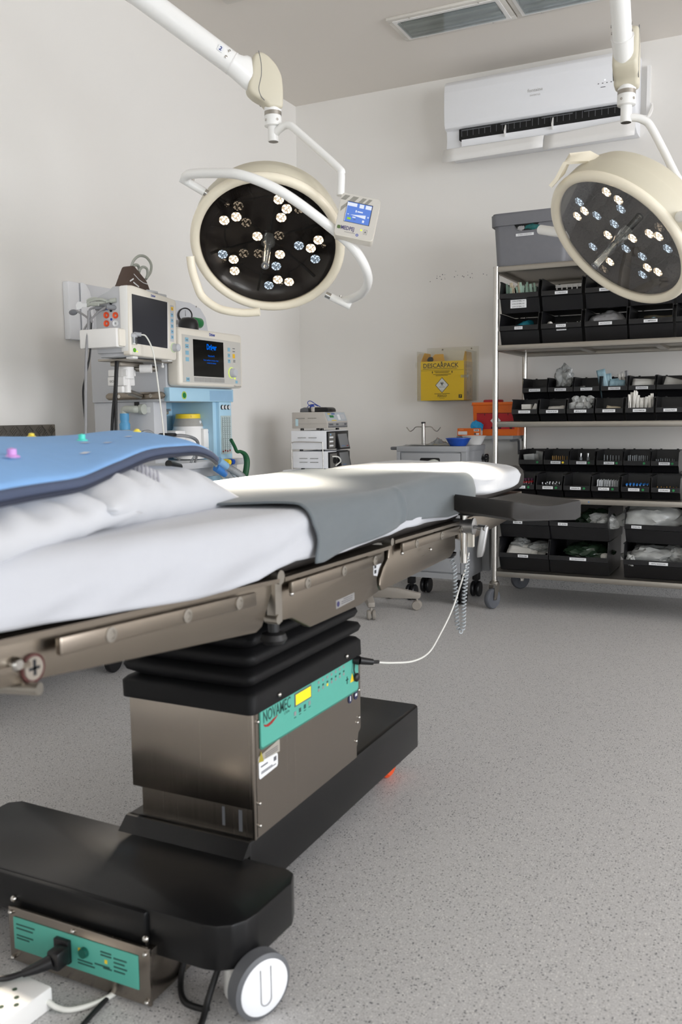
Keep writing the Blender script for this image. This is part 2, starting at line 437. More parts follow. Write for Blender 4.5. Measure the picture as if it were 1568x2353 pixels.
def kids(o): return [c for c in bpy.data.objects if c.parent == o]
def dup(root, loc, rotz=0.0, label=None, group=None, children=None):
    """copy of a thing with copies of its parts and sub-parts"""
    r = root.copy(); COL.objects.link(r); r.location = loc; r.rotation_euler = (0, 0, rotz)
    WORLD[r.name] = V(loc)
    if label: r['label'] = label
    if group: r['group'] = group
    for ch in (kids(root) if children is None else children):
        c = ch.copy(); COL.objects.link(c); pi = ch.matrix_parent_inverse.copy(); c.parent = r; c.matrix_parent_inverse = pi
        for gch in kids(ch):
            d = gch.copy(); COL.objects.link(d); pi = gch.matrix_parent_inverse.copy(); d.parent = c; d.matrix_parent_inverse = pi
    return r
def nz(p, f=1.0, seed=0.0): return noise.noise(V(p)*f+V((seed, seed*1.7, seed*0.3)))
def lerp(a, b, t): return a+(b-a)*t
def interp(tab, x):
    if x <= tab[0][0]: return tab[0][1]
    for (a, b), (c, d) in zip(tab, tab[1:]):
        if x <= c: return b+(d-b)*(x-a)/(c-a)
    return tab[-1][1]
def sstep(a, b, x):
    t = min(1, max(0, (x-a)/(b-a))); return t*t*(3-2*t)
X, Y, Z = V((1, 0, 0)), V((0, 1, 0)), V((0, 0, 1))
# ------------------------------------------------------------------ room shell
XL, XR, YF, YB, ZC = -2.89, 5.50, -5.00, 5.30, 3.034
build(G().box((XL-0.15, YF-0.15, -0.1), (XR+0.15, YB+0.15, 0)), 'floor', M['floor'], kind='structure', smooth=0)
build(G().box((XL-0.15, YF-0.15, ZC), (XR+0.15, YB+0.15, ZC+0.1)), 'ceiling', M['ceiling'], kind='structure', smooth=0)
build(G().box((XL-0.12, YF-0.12, 0), (XL, YB+0.12, ZC)), 'wall_left', M['wall'], kind='structure', smooth=0)
build(G().box((XL, YB, 0), (XR, YB+0.12, ZC)), 'wall_back', M['wall'], kind='structure', smooth=0)
wr = G()
wins = [(-3.3, -0.3), (0.7, 3.7)]; sill = [0.2, 0.75]; head = [2.5, 2.55]
ys = [YF, wins[0][0], wins[0][1], wins[1][0], wins[1][1], YB]
for i in range(0, 6, 2): wr.box((XR, ys[i], 0), (XR+0.12, ys[i+1], ZC))
for (a, b), s0, h0 in zip(wins, sill, head):
    wr.box((XR, a, 0), (XR+0.12, b, s0)); wr.box((XR, a, h0), (XR+0.12, b, ZC))
build(wr, 'wall_right', M['wall'], kind='structure', smooth=0)
wf = G().box((XL, YF-0.12, 0), (-0.5, YF, ZC)).box((2.3, YF-0.12, 0), (XR, YF, ZC)).box((-0.5, YF-0.12, 2.45), (2.3, YF, ZC))
build(wf, 'wall_front', M['wall'], kind='structure', smooth=0)
for i, (a, b) in enumerate(wins):
    f = G()
    s0, h0 = sill[i], head[i]
    for lo, hi in (((a, s0), (b, s0+0.05)), ((a, h0-0.05), (b, h0)), ((a, s0+0.05), (a+0.05, h0-0.05)), ((b-0.05, s0+0.05), (b, h0-0.05)), (((a+b)/2-0.025, s0+0.05), ((a+b)/2+0.025, h0-0.05))):
        f.box((XR+0.03, lo[0], lo[1]), (XR+0.09, hi[0], hi[1]))
    w = build(f, 'window_%d' % (i+1), M['white'], kind='structure', smooth=0)
    build(G().box((XR+0.055, a+0.05, s0+0.05), (XR+0.06, b-0.05, h0-0.05)), 'pane', M['light_glass'], w, smooth=0)
d = build(G().box((-0.5, YF-0.08, 0), (-0.42, YF, 2.45)).box((2.22, YF-0.08, 0), (2.3, YF, 2.45)).box((-0.42, YF-0.08, 2.37), (2.22, YF, 2.45)), 'door_1', M['white'], kind='structure', smooth=0)
build(G().box((-0.42, YF-0.05, 0.01), (2.22, YF-0.03, 2.37)), 'pane', M['light_glass'], d, smooth=0)
# vinyl coved up the walls
cove = [(0, 0), (0.03, 0), (0.014, 0.012), (0.006, 0.035), (0.004, 0.1), (0, 0.1)]
build(G().prism([(-p[0], p[1]) for p in cove], (XL, YB, 0), Y, Z, V((XR-XL, 0, 0))), 'baseboard_back', M['floor'], kind='structure', smooth=50)
build(G().prism(cove, (XL, YF, 0), X, Z, V((0, YB-YF, 0))), 'baseboard_left', M['floor'], kind='structure', smooth=50)

# ------------------------------------------------------------------ operating table
TX = -1.07
T = thing('operating_table', (-1.07, 1.75, 0), 'steel operating table on a black base with bellows column and jointed top', 'operating table')
ZA = lambda y: 0.755+max(0, 1.40-y)*0.060        # height of the steel top along its length
base = G()
cb = [(-1.56, 1.20), (-0.87, 1.203), (-0.843, 1.209), (-0.82, 1.225), (-0.806, 1.248), (-0.80, 1.275), (-0.795, 1.39), (-0.81, 1.425), (-0.83, 1.435), (-1.54, 1.45), (-1.565, 1.43)]
base.prism(cb, (0, 0, 0.09), X, Y, V((0, 0, 0.085)), bev=0.005)
base.box((-1.56, 1.193, 0.10), (-0.985, 1.25, 0.172), bev=0.006)
base.prism([(-1.238, 1.448), (-0.922, 1.448), (-0.922, 2.375), (-0.935, 2.392), (-1.225, 2.392), (-1.238, 2.375)], (0, 0, 0.076), X, Y, V((0, 0, 0.124)), bev=0.006)
base.prism([(1.418, 0.172), (1.462, 0.172), (1.462, 0.2), (1.448, 0.2)], (-1.236, 0, 0), Y, Z, V((0.312, 0, 0)))
bo = build(base, 'base', M['black_gloss'], T)
hp = build(G().box((-1.304, 1.185, 0.012), (-0.968, 1.42, 0.11), bev=0.002), 'mains_housing', M['steel_v'], T)
build(G().box((-1.304, 1.178, 0.008), (-0.966, 1.185, 0.117), bev=0.0015), 'mains_plate', M['steel_v'], T)
gp = build(G().box((-1.290, 1.1755, 0.035), (-0.99, 1.178, 0.1), bev=0.0012), 'mains_panel', M['teal'], T, label='teal mains panel with socket and green switch')
g = G()
for (sx, sz) in ((-1.297, 0.107), (-1.297, 0.014), (-0.974, 0.107), (-0.974, 0.016), (-1.14, 0.108)): g.ball((sx, 1.176, sz), 0.0045, sub=2)
build(g, 'screw', M['chrome'], gp)
build(G().box((-1.18, 1.166, 0.045), (-1.145, 1.177, 0.09), bev=0.002), 'socket_frame', M['black_plastic'], gp)
build(G().box((-1.170, 1.162, 0.053), (-1.151, 1.167, 0.082), bev=0.002), 'rocker_switch', mat('green_rocker', (70, 130, 74), 0.4), gp)
build(G().lathe((-1.113, 1.176, 0.075), -Y, [(0, 0.008), (0.009, 0.008), (0.010, 0), ]), 'fuse_cap', mat('dark_green_cap', (18, 86, 74), 0.4), gp)
g = G()
random.seed(3)
for (x0, x1, zz) in ((-1.282, -1.235, 0.086), (-1.282, -1.24, 0.078), (-1.282, -1.24, 0.064), (-1.282, -1.25, 0.058), (-1.13, -1.095, 0.055), (-1.13, -1.09, 0.049), (-1.09, -1.055, 0.058), (-1.075, -1.05, 0.085), (-1.075, -1.05, 0.079), (-1.07, -1.05, 0.055), (-1.045, -1.015, 0.08), (-1.045, -1.02, 0.072), (-1.045, -1.015, 0.064), (-1.045, -1.02, 0.056)):
    g.box((x0, 1.1749, zz), (x1, 1.1755, zz+0.0028))
build(g, 'print', M['ink_teal'], gp, smooth=0)
g = G().box((-1.066, 1.1748, 0.066), (-1.06, 1.1756, 0.073)).box((-1.128, 1.1748, 0.073), (-1.122, 1.1756, 0.08))
build(g, 'warning_mark', M['yellow'], gp, smooth=0)
g = G()
for (sx, sz) in ((-1.3, 0.127), (-0.982, 0.127)): g.ball((sx, 1.19, sz), 0.007, sub=2)
build(g, 'dome_nut', M['chrome'], T)

def swivel_caster(cx, cy, r, w, axis, body, tyre, disc, name='caster'):
    a = V(axis).normalized(); c = V((cx, cy, r))
    x, y, z = basis(a)
    hub = G().lathe(c-a*(w*0.5+0.02), a, [(0, -0.004), (r*0.55, -0.002), (r*0.8, 0.006), (r*0.86, 0.018), (r*0.8, 0.02)], 28)
    side = c-a*(w*0.5+0.012)
    hub.box(side-a*0.022+V((-0.032, -0.026, -0.056)), side-a*0.012+V((0.022, 0.034, 0.045)), bev=0.018, seg=4)
    k = build(hub, name, body, T)
    build(G().lathe(c, a, [(r*0.86, -w/2), (r, -w/2+0.004), (r, w/2-0.004), (r*0.86, w/2), (r*0.86, -w/2)], 40), 'tyre', tyre, k)
    build(G().lathe(c, a, [(0, -w/2), (r*0.87, -w/2), (r*0.88, w/2-0.001), (r*0.80, w/2+0.003), (0, w/2+0.004)], 40), 'wheel_disc', disc, k)
    g = G(); n = 0.0042
    path = [c+a*(w/2+0.003)+Z*0.036+x*0.0]
    u = V((0, 0, 1)); s_ = a.cross(u)
    pts = [c+a*(w/2+n)+u*0.038-s_*0.011] + [c+a*(w/2+n)+u*(-0.02-0.011*math.sin(t))-s_*0.011*math.cos(t) for t in [i*PI/8 for i in range(9)]] + [c+a*(w/2+n)+u*0.038+s_*0.011]
    build(g.tube(pts, 0.0009, 6), 'groove', M['cable_grey'], k)
swivel_caster(-0.788, 1.255, 0.058, 0.034, (0.92, -0.39, 0), M['white_plastic'], M['dark_grey'], M['cool_white'])
swivel_caster(-1.50, 1.30, 0.058, 0.034, (0.3, -0.95, 0), M['white_plastic'], M['dark_grey'], M['cool_white'])
for cx in (-0.985, -1.18):
    k = build(G().box((cx-0.03, 2.27, 0.05), (cx+0.012, 2.34, 0.08)), 'rear_caster', M['black_plastic'], T)
    build(G().lathe((cx-0.01, 2.305, 0.048), X, [(0, -0.018), (0.04, -0.018), (0.048, -0.010), (0.048, 0.010), (0.04, 0.018), (0, 0.018)], 32), 'tyre', M['orange_caster'], k)

# steel column cover, side sheet, stickers
cc = build(G().box((-1.205, 1.468, 0.2), (-0.919, 1.945, 0.27)).box((-1.226, 1.462, 0.262), (-0.919, 1.945, 0.468), bev=0.002).box((-0.9235, 1.459, 0.2), (-0.917, 1.47, 0.468), bev=0.002), 'column_cover', M['steel_v'], T)
build(G().prism([(1.47, 0.204), (1.86, 0.204), (1.885, 0.212), (1.90, 0.225), (1.945, 0.232), (1.95, 0.262), (1.965, 0.27), (1.965, 0.468), (1.47, 0.468)], (-0.919, 0, 0), Y, Z, V((0.0022, 0, 0))), 'side_sheet', M['steel_v'], T)
build(G().box((-1.206, 1.4665, 0.268), (-0.93, 1.4675, 0.271)).box((-1.0, 1.4665, 0.215), (-0.994, 1.4675, 0.255)).box((-0.96, 1.4665, 0.21), (-0.952, 1.4675, 0.255)), 'seam', M['dark_grey'], T, smooth=0)
g = G()
for (sy, sz) in ((1.478, 0.442), (1.478, 0.272), (1.478, 0.225), (1.955, 0.37), (1.945, 0.29), (1.937, 0.245), (1.955, 0.30)): g.ball((-0.9165, sy, sz), 0.0042, sub=2)
build(g, 'sheet_screw', M['chrome'], T)
SX = -0.9165
tb = G().prism([(1.483, 0.385), (1.49, 0.380), (1.945, 0.371), (1.952, 0.377), (1.952, 0.462), (1.945, 0.467), (1.49, 0.467), (1.483, 0.461)], (SX, 0, 0), Y, Z, V((0.0012, 0, 0)))
tb = build(tb, 'control_panel_border', M['teal_dark'], T, smooth=0)
tp = G().prism([(1.4865, 0.389), (1.492, 0.384), (1.943, 0.375), (1.949, 0.380), (1.949, 0.461), (1.943, 0.465), (1.492, 0.465), (1.4865, 0.459)], (SX, 0, 0), Y, Z, V((0.0018, 0, 0)))
tp = build(tp, 'control_panel', M['teal'], T, smooth=0, label='teal control panel with yellow display')
px0 = SX+0.0018
build(G().box((px0, 1.626, 0.427), (px0+0.001, 1.702, 0.456)), 'display_frame', M['ink_grey'], tp, smooth=0)
build(G().box((px0+0.0004, 1.630, 0.430), (px0+0.0016, 1.698, 0.453)), 'display', M['lcd'], tp, smooth=0)
text('NOVAMEC', 0.034, (px0, 1.552, 0.4335), Y, Z, M['ink_teal'], tp, bold=0.012, width=0.112)
text('LTDA', 0.008, (px0, 1.592, 0.4245), Y, Z, M['ink_teal'], tp, width=0.022)
g = G()
pts = [(1.496, 0.431), (1.502, 0.424), (1.515, 0.4205), (1.530, 0.4225), (1.545, 0.428), (1.556, 0.4335), (1.548, 0.432), (1.535, 0.4305), (1.522, 0.4275), (1.508, 0.4265)]
build(g.prism(pts, (px0, 0, 0), Y, Z, V((0.0006, 0, 0))), 'logo_swoosh', M['logo_red'], tp, smooth=0)
g = G(); gw = G(); gy = G()
for i in range(7):
    y0 = 1.735+i*0.0215; z0 = 0.447+i*0.0004
    for q, (dz, hh) in enumerate(((0.0, 0.006), (-0.010, 0.004), (-0.018, 0.006))):
        (g if q == 1 else (gy if (i == 2 and q == 2) else gw)).box((px0, y0, z0+dz), (px0+0.0006, y0+0.0075, z0+dz+hh))
for i in range(4):
    y0 = 1.623+i*0.022
    (g if i in (1, 2) else gw).box((px0, y0, 0.408+i*0.0012), (px0+0.0006, y0+0.009, 0.417+i*0.0012))
    g.box((px0, y0, 0.403+i*0.0012), (px0+0.0006, y0+0.009, 0.4045+i*0.0012))
g.box((px0, 1.884, 0.405), (px0+0.0006, 1.888, 0.423)).box((px0, 1.879, 0.414), (px0+0.0006, 1.893, 0.417))
build(g, 'key_print', M['ink_teal'], tp, smooth=0); build(gw, 'key_mark', M['cable_grey'], tp, smooth=0)
gy.prism([(1.903, 0.403), (1.925, 0.402), (1.914, 0.424)], (px0, 0, 0), Y, Z, V((0.0006, 0, 0)))
build(gy, 'warning_mark', M['yellow'], tp, smooth=0)
g = G().prism([(1.475, 0.366), (1.478, 0.369), (1.56, 0.379), (1.562, 0.376), (1.562, 0.352), (1.475, 0.358)], (SX, 0, 0), Y, Z, V((0.0006, 0, 0)))
st = build(g, 'warning_sticker', mat('grey_sticker', (160, 155, 146), 0.4), T, smooth=0)
build(G().prism([(1.477, 0.3575), (1.497, 0.354), (1.487, 0.378)], (SX+0.0006, 0, 0), Y, Z, V((0.0004, 0, 0))), 'warning_triangle', mat('dull_yellow', (158, 146, 50), 0.5), st, smooth=0)
g = G()
for k in range(3): g.box((SX+0.0006, 1.503, 0.364-k*0.004+0.002), (SX+0.0009, 1.553, 0.3655-k*0.004+0.002))
build(g, 'print', M['ink_grey'], st, smooth=0)
st = build(G().prism([(1.478, 0.325), (1.482, 0.321), (1.549, 0.324), (1.553, 0.328), (1.553, 0.349), (1.549, 0.353), (1.482, 0.358), (1.478, 0.355)], (SX, 0, 0), Y, Z, V((0.0006, 0, 0))), 'data_sticker', M['label'], T, smooth=0)
g = G()
for (a, b, zz, h) in ((1.485, 1.512, 0.344, 0.003), (1.486, 1.545, 0.330, 0.002), (1.486, 1.53, 0.333, 0.002), (1.536, 1.547, 0.339, 0.009)): g.box((SX+0.0006, a, zz), (SX+0.0009, b, zz+h))
build(g, 'print', M['ink_grey'], st, smooth=0)
g = G()
for yy in (1.905, 1.938): g.lathe((SX, yy, 0.362), X, [(0.0, 0.001), (0.011, 0.001), (0.011, 0)], 20)
dst = build(g, 'round_sticker', mat('navy_print', (36, 40, 72), 0.5), T, smooth=0)
build(G().box((SX+0.001, 1.903, 0.357), (SX+0.0014, 1.907, 0.369)).box((SX+0.001, 1.933, 0.36), (SX+0.0014, 1.943, 0.366)), 'print', M['label'], dst, smooth=0)

def rrect(hx, hy, r, n=5):
    out = []
    for (sx, sy, a0) in ((1, 1, 0), (-1, 1, 90), (-1, -1, 180), (1, -1, 270)):
        for k in range(n+1):
            a = math.radians(a0+90*k/n); out.append((sx*(hx-r)+r*math.cos(a), sy*(hy-r)+r*math.sin(a)))
    return out
def rings(cx, cy, hx, hy, prof, r0=0.02, wob=0.0):
    g = G(); R = []
    for (off, z, rr) in prof:
        L = rrect(hx+off, hy+off, max(0.004, r0+rr)); R.append([g.bm.verts.new(V((cx+p[0]+wob*nz((p[0]*9, p[1]*9, z*30)), cy+p[1]+wob*nz((p[0]*9, p[1]*9, z*30+5)), z+wob*0.6*nz((p[0]*6, p[1]*6, z*10+9))))) for p in L])
    for A, B in zip(R, R[1:]):
        n = len(A)
        for k in range(n): g.bm.faces.new((A[k], A[(k+1) % n], B[(k+1) % n], B[k]))
    return g
prof = [(0.000, 0.462, 0), (0.012, 0.463, 0), (0.013, 0.498, 0), (0.006, 0.506, 0), (-0.012, 0.511, 0.01), (0.008, 0.523, 0.0), (0.012, 0.533, 0.0), (0.008, 0.542, 0), (-0.016, 0.549, 0.012), (0.004, 0.560, 0.005), (0.009, 0.571, 0.005), (0.004, 0.581, 0), (-0.018, 0.588, 0.014),
        (0.000, 0.599, 0.008), (0.005, 0.610, 0.008), (0.000, 0.619, 0.008), (-0.024, 0.627, 0.016), (-0.004, 0.640, 0.01), (-0.002, 0.650, 0.01), (-0.03, 0.660, 0.01), (-0.05, 0.672, 0.01)]
build(rings(-1.071, 1.705, 0.152, 0.246, prof, 0.016, 0.004), 'bellows', M['bellows'], T, smooth=70)
g = G()
for yy in (1.545, 1.865): g.ball((-0.905, yy, 0.48), 0.0055, sub=2)
build(g, 'collar_rivet', M['chrome'], T)
build(G().box((-1.28, 1.45, 0.660), (-0.86, 1.86, 0.752), bev=0.01), 'top_frame', M['black_gloss'], T)

# side plates of the three sections, both sides
PA = [(0.35, 0.818), (0.757, 0.793), (0.988, 0.780), (1.36, 0.7575), (1.392, 0.745), (1.345, 0.674), (1.325, 0.668), (0.796, 0.728), (0.70, 0.735), (0.35, 0.758)]
PB = [(1.402, 0.756), (1.90, 0.743), (1.899, 0.712), (1.875, 0.694), (1.855, 0.674), (1.858, 0.655), (1.87, 0.643), (1.766, 0.631), (1.528, 0.633), (1.455, 0.667), (1.400, 0.672)]
PC = [(1.934, 0.754), (1.923, 0.712), (1.895, 0.695), (1.876, 0.674), (1.872, 0.655), (1.882, 0.641), (2.369, 0.648), (2.41, 0.665), (2.41, 0.739)]
PD = [(2.44, 0.74), (2.44, 0.69), (2.52, 0.67), (3.05, 0.69), (3.05, 0.745)]
for side in (0, 1):
    for P in (PA, PB, PC, PD):
        if side == 0: build(G().prism(P, (-0.835, 0, 0), Y, Z, V((0.015, 0, 0)), bev=0.002), 'side_plate', M['steel'], T)
        else: build(G().prism(P, (-1.32, 0, 0), Y, Z, V((0.015, 0, 0)), bev=0.002), 'side_plate', M['steel'], T)
for (a, b, za, zb) in ((0.35, 1.385, ZA(0.35), ZA(1.385)), (1.405, 1.905, 0.755, 0.745), (1.93, 2.41, 0.754, 0.745), (2.44, 3.08, 0.768, 0.775)):
    build(G().prism([(a, za-0.008), (b, zb-0.008), (b, zb), (a, za)], (-1.335, 0, 0), Y, Z, V((0.53, 0, 0))), 'top_plate', M['steel'], T, smooth=0)
def rail(p, q, h, x0, x1, bolts, zoff=0.0):
    (ya, za), (yb, zb) = p, q
    r = build(G().prism([(ya, za-h), (yb, zb-h), (yb, zb), (ya, za)], (x0, 0, 0), Y, Z, V((x1-x0, 0, 0)), bev=0.0025), 'accessory_rail', M['steel'], T)
    for t in bolts:
        y = ya+(yb-ya)*t; z = za+(zb-za)*t-h/2
        s = 1 if x0 > TX else -1
        o = x1 if s > 0 else x0
        b = G().lathe((o, y, z), X*s, [(0.0105, 0), (0.0105, 0.0015), (0.0065, 0.0018), (0.0062, 0.0006), (0, 0.0006)], 20)
        build(b, 'bolt', M['dull_steel'], r)
        base_x = -0.82 if s > 0 else -1.32
        build(G().cyl((base_x, y, z), (x0 if s > 0 else x1, y, z), 0.009), 'spacer', M['chrome'], r)
for s in (0, 1):
    a, b = (-0.806, -0.797) if s == 0 else (-1.343, -1.334)
    rail((0.825, 0.778), (1.292, 0.749), 0.0235, a, b, (0.2, 0.57, 0.88))
    rail((1.418, 0.745), (1.835, 0.737), 0.0225, a, b, (0.14, 0.52, 0.9))
    rail((1.962, 0.744), (2.50, 0.732), 0.0225, a, b, (0.16, 0.5, 0.8))
g = G()
for (y, z) in ((1.424, 0.721), (1.966, 0.718), (2.16, 0.70)): g.ball((-0.803, y, z), 0.005, sub=2)
build(g, 'stop_pin', M['chrome'], T)
build(G().box((-0.8225, 0.35, ZA(0.35)-0.05), (-0.812, 0.79, ZA(0.79)-0.03), rot=(math.radians(-3.4), 0, 0)), 'head_bracket', M['steel'], T)
g = G().cyl((-0.835, 1.392, 0.757), (-0.806, 1.392, 0.757), 0.013).box((-0.83, 1.380, 0.672), (-0.812, 1.404, 0.757)).cyl((-0.835, 1.385, 0.68), (-0.808, 1.385, 0.68), 0.009)
build(g, 'hinge', M['dull_steel'], T)
build(G().cyl((-0.83, 1.915, 0.752), (-0.806, 1.915, 0.752), 0.009), 'hinge', M['dull_steel'], T)
build(G().lathe((-0.835, 1.41, 0.628), Z, [(0, 0), (0.02, 0), (0.026, 0.008), (0.022, 0.018), (0.011, 0.022), (0.011, 0.045)], 24), 'hinge_knob', M['black_plastic'], T)
kb = build(G().lathe((-0.820, 0.798, 0.744), X, [(0, 0.002), (0.017, 0.002), (0.0185, 0.004), (0.0185, 0)], 28), 'hazard_sticker', mat('dark_red_print', (96, 58, 56), 0.5), T, smooth=0)
build(G().lathe((-0.820, 0.798, 0.744), X, [(0, 0.0045), (0.0148, 0.0045), (0.0148, 0.002)], 24), 'sticker_face', mat('warm_grey_print', (140, 132, 122), 0.5), kb, smooth=0)
build(G().box((-0.8158, 0.789, 0.742), (-0.815, 0.807, 0.746)).box((-0.8158, 0.796, 0.735), (-0.815, 0.801, 0.755)), 'print', M['ink'], kb, smooth=0)
build(G().lathe((-0.82, 0.768, 0.757), X, [(0.009, 0), (0.009, 0.008), (0.006, 0.012), (0, 0.012)], 16), 'head_bolt', M['chrome'], T)
build(G().cyl((-0.86, 0.775, 0.722), (-0.80, 0.79, 0.722), 0.008).ball((-0.862, 0.77, 0.72), 0.012), 'release_lever', M['dull_steel'], T)
s = build(G().prism([(1.642, 0.646), (1.732, 0.649), (1.732, 0.665), (1.642, 0.664)], (-0.8205, 0, 0), Y, Z, V((0.0009, 0, 0))), 'maker_sticker', M['alu'], T, smooth=0)
build(G().lathe((-0.8196, 1.652, 0.655), X, [(0, 0.0004), (0.006, 0.0004), (0.006, 0)], 16), 'emblem', mat('indigo_print', (52, 48, 92), 0.5), s, smooth=0)
g = G()
for k in range(3): g.box((-0.8196, 1.668+0.01*(k == 0), 0.660-k*0.004), (-0.8192, 1.722, 0.6612-k*0.004))
build(g, 'print', M['ink_grey'], s, smooth=0)
s = build(G().prism([(1.835, 0.685), (1.856, 0.680), (1.865, 0.695), (1.885, 0.71), (1.885, 0.718), (1.835, 0.714)], (-0.8205, 0, 0), Y, Z, V((0.0009, 0, 0))), 'joint_sticker', M['machine_grey'], T, smooth=0)
build(G().box((-0.8196, 1.84, 0.70), (-0.8192, 1.85, 0.711)).box((-0.8196, 1.84, 0.688), (-0.8192, 1.85, 0.696)), 'print', M['ink'], s, smooth=0)

# mattress
def slab(pts, x0, x1, bev): return G().prism(pts, (x0, 0, 0), Y, Z, V((x1-x0, 0, 0)), bev=bev, seg=3)
build(slab([(0.35, ZA(0.35)), (1.40, 0.757), (1.40, 0.862), (0.35, ZA(0.35)+0.070)], -1.325, -0.815, 0.02), 'mattress', M['black_vinyl'], T)
build(slab([(1.405, 0.757), (2.44, 0.747), (2.44, 0.862), (1.405, 0.862)], -1.325, -0.815, 0.02), 'mattress', M['black_vinyl'], T)
build(slab([(2.47, 0.776), (3.12, 0.782), (3.12, 0.865), (2.47, 0.865)], -1.335, -0.80, 0.03), 'mattress', M['black_vinyl'], T)

# arm board and its clamp
A_, B_, C_ = V((-0.785, 2.285, 0)), V((-0.590, 2.170, 0)), V((-0.440, 2.262, 0))
ax = (B_-A_).normalized(); pe = (C_-B_).normalized()
wd = (C_-B_).length; ln = (B_-A_).length
def arm(u, v):
    # closed loop of the cross-section (v) swept along the board (u)
    loop = []
    n = 10
    for k in range(n+1): t = k/n; loop.append((t*wd, -0.013*math.sin(PI*t)**1.3))
    loop += [(wd+0.003, -0.006), (wd+0.003, -0.042), (wd-0.01, -0.05), (0.01, -0.05), (-0.003, -0.042), (-0.003, -0.006)]
    return loop
L = arm(0, 0); g = G(); R = []
for (u, sc) in ((0, 0.9), (0.01, 1.0), (ln-0.012, 1.0), (ln-0.003, 0.985), (ln, 0.95)):
    R.append([g.bm.verts.new(A_+ax*u+pe*((p[0]-wd/2)*sc+wd/2)+Z*(0.834-0.004*u/ln+(p[1]+0.025)*sc-0.025)) for p in L])
for a, b in zip(R, R[1:]):
    n = len(a)
    for k in range(n): g.bm.faces.new((a[k], a[(k+1) % n], b[(k+1) % n], b[k]))
g.bm.faces.new(R[0]); g.bm.faces.new(list(reversed(R[-1])))
build(g, 'arm_board', M['black_vinyl'], T, smooth=35, label='black padded arm board with a dished top')
TL_ = set(o.name for o in bpy.data.objects)
ck = build(G().cyl((-0.865, 2.5, 0.721), (-0.838, 2.5, 0.721), 0.0175).cyl((-0.838, 2.5, 0.721), (-0.785, 2.5, 0.721), 0.021).lathe((-0.785, 2.5, 0.721), X, [(0.021, 0), (0.024, 0.001), (0.024, 0.006), (0.018, 0.008), (0, 0.008)], 28).cyl((-0.78, 2.5, 0.72), (-0.745, 2.49, 0.718), 0.005).cyl((-0.765, 2.495, 0.719), (-0.742, 2.49, 0.718), 0.009), 'arm_clamp', M['alu'], T)
build(G().cyl((-0.811, 2.5, 0.615), (-0.811, 2.5, 0.77), 0.0105), 'clamp_post', M['chrome'], ck)
build(G().prism([(-0.01, 0.012), (0.01, 0.012), (0.014, -0.06), (0.012, -0.078), (-0.002, -0.080), (-0.006, -0.06)], (-0.748, 2.484, 0.712), V((0.92, 0.3, 0)).normalized(), V((0.22, 0, 0.97)).normalized(), V((0, 0.014, 0)), bev=0.003), 'clamp_lever', M['alu'], ck)
build(G().box((-0.825, 2.44, 0.757), (-0.735, 2.515, 0.770), bev=0.003), 'board_bracket', M['black_plastic'], ck)
build(G().box((-0.80, 2.505, 0.66), (-0.785, 2.52, 0.72)), 'clamp_tab', M['cream'], ck)

for o in [o for o in bpy.data.objects if o.name not in TL_]:      # the whole clamp sits at the end of the rail
    o.data.transform(Matrix.Translation((0.012, -0.08, 0.010)))
# hand control socket, coiled lead
cp = build(G().lathe((-0.845, 2.42, 0.652), -Z, [(0.024, 0), (0.022, 0.008), (0.012, 0.016), (0, 0.017)], 24), 'lead_socket', M['black_plastic'], T)
path = [(-0.835, 2.42, 0.636), (-0.826, 2.42, 0.60), (-0.822, 2.42, 0.50), (-0.816, 2.42, 0.44), (-0.808, 2.42, 0.424), (-0.800, 2.42, 0.44), (-0.798, 2.42, 0.50), (-0.794, 2.43, 0.60), (-0.793, 2.44, 0.64)]
P = catmull(path, 60); pts = []; acc = 0.0; xx = None
for i in range(len(P)-1):
    t = P[i+1]-P[i]; xx, yy, zz = basis(t, xx); acc += t.length
    for k in range(1):
        ph = acc/0.0062*2*PI
    pts.append((P[i], xx.copy(), yy.copy(), acc))
fine = []
for i in range(len(pts)-1):
    p, x_, y_, a0 = pts[i]; q, _, _, a1 = pts[i+1]
    for k in range(6):
        t = k/6; ph = lerp(a0, a1, t)/0.0105*2*PI
        fine.append(p.lerp(q, t)+(x_*math.cos(ph)+y_*math.sin(ph))*0.0058)
build(G().tube(fine, 0.0019, 6), 'coiled_lead', mat('pale_grey_lead', (176, 182, 186), 0.45), T, smooth=80)

cab = thing('control_cable', (-0.83, 2.25, 0.40), 'thin cream cable drooping from the arm board clamp to the teal panel', 'cable')
pts = catmull([(-0.811, 2.505, 0.64), (-0.809, 2.485, 0.619), (-0.813, 2.45, 0.57), (-0.819, 2.38, 0.496), (-0.829, 2.3, 0.437), (-0.831, 2.22, 0.408), (-0.836, 2.12, 0.410), (-0.859, 2.03, 0.426), (-0.874, 1.965, 0.443)], 8)
build(G().tube(pts, 0.0026, 8), 'lead', M['cable_white'], cab, smooth=80)
build(G().cyl((-0.87, 1.972, 0.4425), (-0.876, 1.952, 0.4465), 0.0045).cyl((-0.876, 1.952, 0.4465), (-0.900, 1.928, 0.4535), 0.0075, 0.0095).cyl((-0.900, 1.928, 0.4535), (-0.9135, 1.925, 0.455), 0.011), 'plug', M['black_plastic'], cab)
build(G().tube(catmull([(-0.911, 1.92, 0.447), (-0.909, 1.914, 0.43), (-0.909, 1.926, 0.416)], 6), 0.0018, 6).ball((-0.909, 1.930, 0.41), 0.006, 0.011, 0.011), 'dust_cap', M['black_plastic'], cab)
